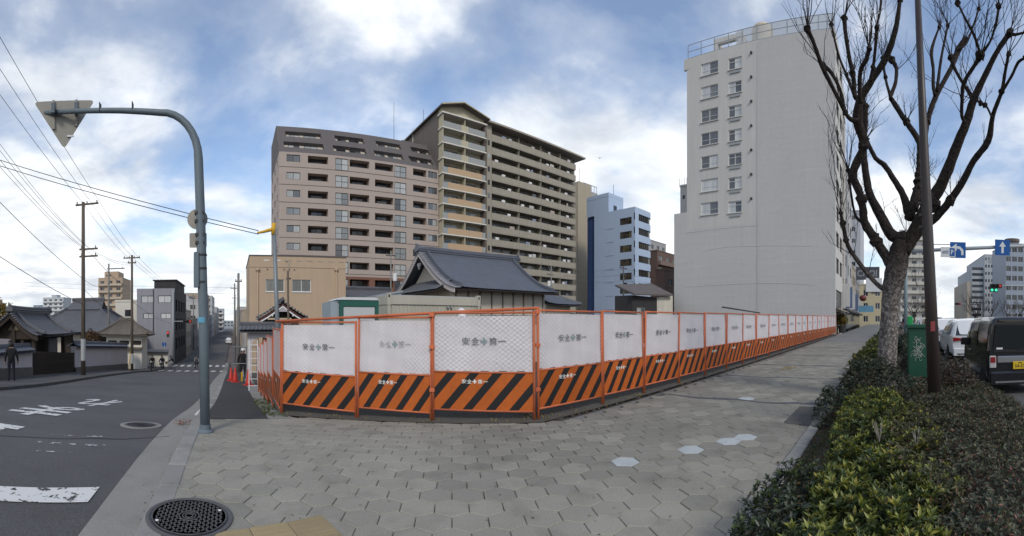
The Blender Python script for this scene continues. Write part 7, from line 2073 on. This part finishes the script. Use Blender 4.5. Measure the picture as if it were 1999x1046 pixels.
# ------------------------------------------------------------------ people
def skin_person(label, loc, rz, J, mats, name='person', s=1.0):
    """J: joint positions; the body is one continuous skinned mesh coloured by its nearest limb."""
    names = list(J.keys())
    bones = [('pelvis','waist'),('waist','chest'),('chest','neck'),('neck','head'),('head','crown'),
             ('chest','shoulderL'),('shoulderL','elbowL'),('elbowL','wristL'),('wristL','palmL'),
             ('chest','shoulderR'),('shoulderR','elbowR'),('elbowR','wristR'),('wristR','palmR'),
             ('pelvis','hipL'),('hipL','kneeL'),('kneeL','ankleL'),('ankleL','toeL'),
             ('pelvis','hipR'),('hipR','kneeR'),('kneeR','ankleR'),('ankleR','toeR')]
    RAD = dict(pelvis=.155, waist=.15, chest=.175, neck=.062, head=.098, crown=.075, shoulder=.085, elbow=.058, wrist=.038, palm=.036, hip=.105, knee=.068, ankle=.048, toe=.042)
    me = bpy.data.meshes.new('body')
    me.from_pydata([Vector(J[n])*s for n in names], [(names.index(a), names.index(b)) for a, b in bones], [])
    o = bpy.data.objects.new('body', me); COL.objects.link(o)
    o.modifiers.new('skin', 'SKIN')
    for i, n in enumerate(names):
        r = RAD[n.rstrip('LR') if n[-1] in 'LR' else n] * s
        me.skin_vertices[0].data[i].radius = (r, r)
        me.skin_vertices[0].data[i].use_root = (n == 'pelvis')
    sb = o.modifiers.new('sub', 'SUBSURF'); sb.levels = 2; sb.render_levels = 2
    dg = bpy.context.evaluated_depsgraph_get()
    fin = bpy.data.meshes.new_from_object(o.evaluated_get(dg))
    bpy.data.objects.remove(o)
    # fingers grow out of the palms
    vs = [v.co[:] for v in fin.vertices]; fs = [tuple(p.vertices) for p in fin.polygons]
    mb = MB(); mb.v = vs; mb.f = fs
    nbody = len(fs)
    for sd in 'LR':
        w, p = Vector(J['wrist'+sd])*s, Vector(J['palm'+sd])*s
        d = (p - w).normalized(); a = d.orthogonal().normalized()
        if abs(a.z) > .8: a = d.cross(a)
        c = d.cross(a)
        for k, (off, L) in enumerate(((-.026, .07), (-.009, .082), (.009, .078), (.026, .06))):
            b = p + a*off*s
            mb.tube([b, b + d*L*.5*s + c*.006, b + d*L*.85*s + c*.02], [.0095*s, .0088*s, .007*s], 6)
        b = w.lerp(p, .6) + a*.02*s
        mb.tube([b, b + (a*.7 + d*.7)*.035*s, b + (a*.5 + d*.9)*.065*s], [.011*s, .0098*s, .0075*s], 6)
    fin2 = mb.data('person', None, True)
    for m in mats.values(): fin2.materials.append(m)
    mk = list(mats.keys())
    lim = {'coat': ('pelvis_waist','waist_chest','chest_shoulder','shoulder_elbow','elbow_wrist'), }
    def part_of(co):
        best, bd = None, 9
        for a, b in bones:
            pa, pb = Vector(J[a])*s, Vector(J[b])*s
            t_ = max(0, min(1, (co - pa).dot(pb - pa) / max((pb - pa).length_squared, 1e-9)))
            dd = (co - pa.lerp(pb, t_)).length
            if dd < bd: bd, best = dd, (a.rstrip('LR') if a[-1] in 'LR' else a, b.rstrip('LR') if b[-1] in 'LR' else b)
        return best
    idx = []
    for q, p in enumerate(fin2.polygons):
        if q >= nbody: idx.append(mk.index('skin')); continue
        a, b = part_of(Vector(p.center))
        k = 'coat'
        if b in ('head', 'crown'): k = 'skin'
        if b == 'palm': k = 'skin'
        if a in ('hip', 'knee') : k = 'trousers'
        if a == 'ankle': k = 'shoes'
        idx.append(mk.index(k))
    fin2.polygons.foreach_set('material_index', idx)
    t = tag(put(name, fin2, None, loc, rz), label, 'person')
    # face: nose, eyes, ears, mouth on the +Y side of the head, and a cap of hair
    h = Vector(J['head'])*s; f = Vector((0, 1, 0)); hd = (Vector(J['crown']) - Vector(J['head'])).normalized()
    MB().lathe([(.0, -.006*s), (.012*s, 0), (.0, .03*s)], 6).build('nose', mats['skin'], t, h + Vector((0, .10*s, .005))).rotation_euler = (-pi/2, 0, 0)
    for e in (-1, 1):
        MB().lathe([(0, -.008*s), (.009*s, 0), (0, .008*s)], 8).build('eye', PLINK, t, h + Vector((e*.034*s, .088*s, .03*s)))
        MB().lathe([(0, -.03*s), (.014*s, 0), (0, .03*s)], 8).build('ear', mats['skin'], t, h + Vector((e*.098*s, 0, 0)))
    MB().box(-.022*s, .022*s, -.004, .004, -.004, .004).build('mouth', TAIL, t, h + Vector((0, .095*s, -.045*s)))
    hair = MB(); n = 14
    prof_ = [(.0, .13), (.06, .122), (.10, .085), (.118, .03), (.116, -.04), (.10, -.085)]
    hair.lathe([(r*s, z*s) for r, z in prof_[::-1]], n)
    hair.v = [(x, y if y < .02*s else min(y, .06*s + max(0, z - .03*s)), z) for x, y, z in hair.v]
    hair.build('hair', mats['hair'], t, h + Vector((0, -.008*s, .035*s)), smooth=True)
    return t
STAND = dict(pelvis=(0,0,.96), waist=(0,0,1.12), chest=(0,-.01,1.32), neck=(0,0,1.49), head=(0,.015,1.60), crown=(0,.01,1.68),
             shoulderL=(-.19,-.01,1.39), elbowL=(-.26,-.03,1.12), wristL=(-.27,.05,.88), palmL=(-.27,.07,.80), shoulderR=(.19,-.01,1.39), elbowR=(.27,-.03,1.12), wristR=(.30,.06,.90), palmR=(.30,.08,.82),
             hipL=(-.09,0,.92), kneeL=(-.10,.02,.50), ankleL=(-.11,-.02,.09), toeL=(-.12,.14,.045), hipR=(.09,0,.92), kneeR=(.11,.0,.50), ankleR=(.13,-.04,.09), toeR=(.15,.12,.045))
SKIN = M('skin_tone', (.38,.24,.17), .6, .05); HAIRB = M('black_hair', (.012,.010,.010), .6, .1)
BLK = M('black_cloth', (.012,.012,.014), .85, .15, 6); NAVY = M('navy_cloth', (.014,.016,.026), .85, .15, 6); GREYCL = M('grey_cloth', (.16,.16,.17), .85, .1, 6); SHOE = M('shoe', (.02,.02,.022), .6)
OUT = dict(coat=BLK, trousers=NAVY, shoes=SHOE, skin=SKIN, hair=HAIRB)
pp = at(22, 755, 19.0)
skin_person('person in a black padded coat standing on the far pavement', (pp.x, pp.y, ground(0, pp.y) + .005), radians(30), STAND, OUT, s=1.02)
pw = at(476, 690, 22.5)
w_ = skin_person('person in black with a white helmet behind the traffic cones', (pw.x, pw.y + 2.0, ground(0, pw.y + 2.0)), pi, STAND, OUT)
MB().lathe([(.125, 0), (.135, .015), (.12, .03), (.105, .09), (.06, .13), (0, .14)], 16).build('helmet', SWHITE, w_, (0, .01, 1.66), smooth=True)
RIDE = dict(pelvis=(0,-.18,.90), waist=(0,-.10,1.04), chest=(0,.04,1.22), neck=(0,.12,1.37), head=(0,.16,1.47), crown=(0,.16,1.55),
            shoulderL=(-.19,.06,1.28), elbowL=(-.25,.22,1.06), wristL=(-.25,.42,1.0), palmL=(-.25,.49,1.0), shoulderR=(.19,.06,1.28), elbowR=(.25,.22,1.06), wristR=(.25,.42,1.0), palmR=(.25,.49,1.0),
            hipL=(-.09,-.16,.88), kneeL=(-.11,.22,.72), ankleL=(-.11,.10,.36), toeL=(-.11,.25,.31), hipR=(.09,-.16,.88), kneeR=(.11,.18,.56), ankleR=(.11,.02,.18), toeR=(.11,.16,.13))
BIKEM = M('bike_frame', (.06,.06,.065), .4, .05, metal=.4)
def bicycle(label, loc, rz):
    t = thing('bicycle', label, 'bicycle', loc, rz, 'bicycles at the far crossing')
    for y in (-.52, .56):
        w = put('wheel', None, t, (0, y, .33)); bpy.data.objects.remove(w)
        ring = [Vector((0, .315*cos(2*pi*k/20), .315*sin(2*pi*k/20))) for k in range(21)]
        wo = MB().tube(ring, .018, 6).build('wheel', TYRE, t, (0, y, .33))
        sp_ = MB()
        for k in range(8): sp_.tube([(0,0,0), (0, .31*cos(pi*k/4), .31*sin(pi*k/4))], .004, 3)
        sp_.build('spokes', CHROME, wo)['kind'] = 'stuff'
    MB().tube([(0,-.52,.33), (0,-.08,.30), (0,.40,.80), (0,.56,.33)], .018, 6).build('frame', BIKEM, t)
    MB().tube([(0,-.08,.30), (0,-.20,.82)], .016, 6).build('seat_tube', BIKEM, t)
    MB().tube([(0,-.52,.33), (0,-.18,.70), (0,.38,.76)], .014, 6).build('top_tube', BIKEM, t)
    MB().cham(-.07, .07, -.33, -.08, .80, .86, .02).build('saddle', BLACKTRIM, t)
    MB().tube([(-.27,.44,1.0), (-.1,.42,.98), (.1,.42,.98), (.27,.44,1.0)], .013, 6).build('handlebar', CHROME, t)
    MB().tube([(0,.40,.80), (0,.41,.98)], .015, 6).build('stem', CHROME, t)
    MB().cham(-.17, .17, .48, .74, .74, .95, .02).build('basket', DARKMETAL, t)
    return t
riders = [(298, 722, 43.2, 'leftmost rider', OUT, radians(172)), (317, 725, 42.0, 'second rider', dict(OUT, coat=NAVY), radians(178)), (336, 719, 45.0, 'third rider', dict(OUT, coat=BLK, trousers=GREYCL), radians(95)), (383, 712, 48.0, 'rider in a pale top on the zebra crossing', dict(OUT, coat=GREYCL), radians(200))]
for k, (px, py, d, who, mats, rz) in enumerate(riders):
    c = at(px, py, d); z = ground(0, c.y) - .115
    lb = ['leftmost dark cyclist waiting by the crossing', 'second dark cyclist beside the leftmost one', 'third cyclist riding sideways behind the other two', 'cyclist in a pale top on the zebra crossing'][k]
    skin_person('person in %s riding a bicycle, %s' % (('black', 'navy', 'black and grey', 'pale grey')[k], lb), (c.x, c.y, z), rz, RIDE, mats)
    bicycle('bicycle under the ' + lb, (c.x, c.y, z), rz)

# ------------------------------------------------------------------ cones, stakes, barrier, ladder
CONER = M('cone_red', (.42,.028,.018), .5, .08, 4)
def cone(px, py, d, label, s=1.0):
    c = at(px, py, d); t = thing('traffic_cone', label, 'traffic cone', (c.x, c.y, ground(c.x, c.y) + .006), random.uniform(0, 1), 'red cones on the side pavement')
    MB().cham(-.19*s, .19*s, -.19*s, .19*s, 0, .04, .015).build('base', CONER, t)
    MB().lathe([(.15*s, .04), (.13*s, .10), (.035*s, .70*s), (.022*s, .71*s)], 18).build('cone_body', CONER, t, smooth=True)
cone(451, 738, 22.5, 'red traffic cone farthest left on the side pavement'); cone(459, 740, 21.5, 'red traffic cone just in front of the leftmost cone', 1.05); cone(485, 745, 19.5, 'red traffic cone next to the white ladder', 1.05)
c = at(472, 737, 22)
tag(MB().cham(-.05, .05, -.05, .05, 0, .5, .02).build('bollard', YEL, None, (c.x, c.y, ground(c.x, c.y))), 'short yellow post between the red cones', 'bollard')
ld = thing('ladder', 'white ladder standing against the end of the fence', 'ladder', (Xat(495, 16.5), 16.5, ground(1, 16.5)))
for x in (-.18, .18): MB().tube([(x, 0, 0), (x*.9, .1, 2.0)], .02, 6).build('rail', SWHITE, ld)
for k in range(7): MB().tube([(-.175, .02 + .013*k, .2 + .27*k), (.175, .02 + .013*k, .2 + .27*k)], .014, 6).build('rung', SWHITE, ld)
yk = thing('stake', 'yellow leaning stake at the end of the long plaster wall', 'stake', (-9.9, 38.5, ground(0, 38.5)))
MB().tube([(0, 0, -.05), (.12, .35, 1.9)], .045, 8).build('stake_pole', YEL, yk)
BARR = thing('pipe_barrier', 'grey pipe barrier behind the red cones', 'barrier', (.75, 24.0, ground(.75, 24)))
for x in (-.7, .0, .6): MB().tube([(x, 0, 0), (x, 0, 1.9)], .03, 8).build('post', STEEL, BARR)
for z in (.9, 1.85): MB().tube([(-.8, 0, z), (.7, 0, z)], .028, 8).build('rail', STEEL, BARR)
bl = tag(MB().lathe([(.06, 0), (.06, .75), (.03, .8)], 10).build('bollard', BLACKTRIM, None, (-8.1, 40.5, ground(0, 40.5))), 'black bollard on the kerb left of the cyclists', 'bollard')
# potted plant by the white building
c = at(1642, 645, 43); PT = thing('potted_plant', 'potted shrub with yellowing leaves at the end of the fence', 'plant', (c.x, c.y - .1, ground(c.x, c.y)))
MB().lathe([(.32, 0), (.42, .7), (.46, .75), (.40, .75), (.38, .68)], 18).build('pot', DARKMETAL, PT)
p_ = rng.normal(0, 1, (420, 3)); p_ /= np.linalg.norm(p_, axis=1, keepdims=True)
put('foliage', leaves_mesh('foliage', p_ * rng.uniform(.4, 1, (420, 1)) * np.array([[.6, .6, .65]]) + np.array([[0, 0, 1.35]]), p_ + np.array([[0, 0, .4]]), 5, .16, .07, leaf_mat('pot_leaf', [(0, (.04,.05,.012)), (.6, (.16,.12,.02)), (1, (.22,.16,.03))])), PT)['kind'] = 'stuff'
# litter by the road
tag(MB().lathe([(.035, 0), (.035, .16), (.018, .2), (.018, .23)], 12).build('plastic_bottle', SWHITE, None, (6.1, -1.74, ground(6, -1.7) + .09), smooth=True), 'white plastic bottle lying in the bed near the black van', 'bottle')
bpy.data.objects['plastic_bottle'].rotation_euler = (pi/2, .2, .9)
# bird in the sky
bd = MB(); c = at(1171, 309, 60)
bd.add([(0, -.28, 0), (.07, 0, .05), (0, .30, 0), (-.07, 0, .03), (0, 0, -.06)], [(0,1,4), (1,2,4), (2,3,4), (3,0,4), (0,3,1), (1,3,2)])
bd.add([(0, .02, .02), (.38, -.06, .14), (.62, -.14, .06), (.36, -.16, .11), (0, -.12, .02)], [(0,1,2,3,4), (4,3,2,1,0)])
bd.add([(0, .02, .02), (-.38, -.06, .14), (-.62, -.14, .06), (-.36, -.16, .11), (0, -.12, .02)], [(0,1,2,3,4), (4,3,2,1,0)])
tag(bd.build('bird', BLK, None, c, -.8), 'small dark bird gliding in the sky right of the balcony block', 'bird')
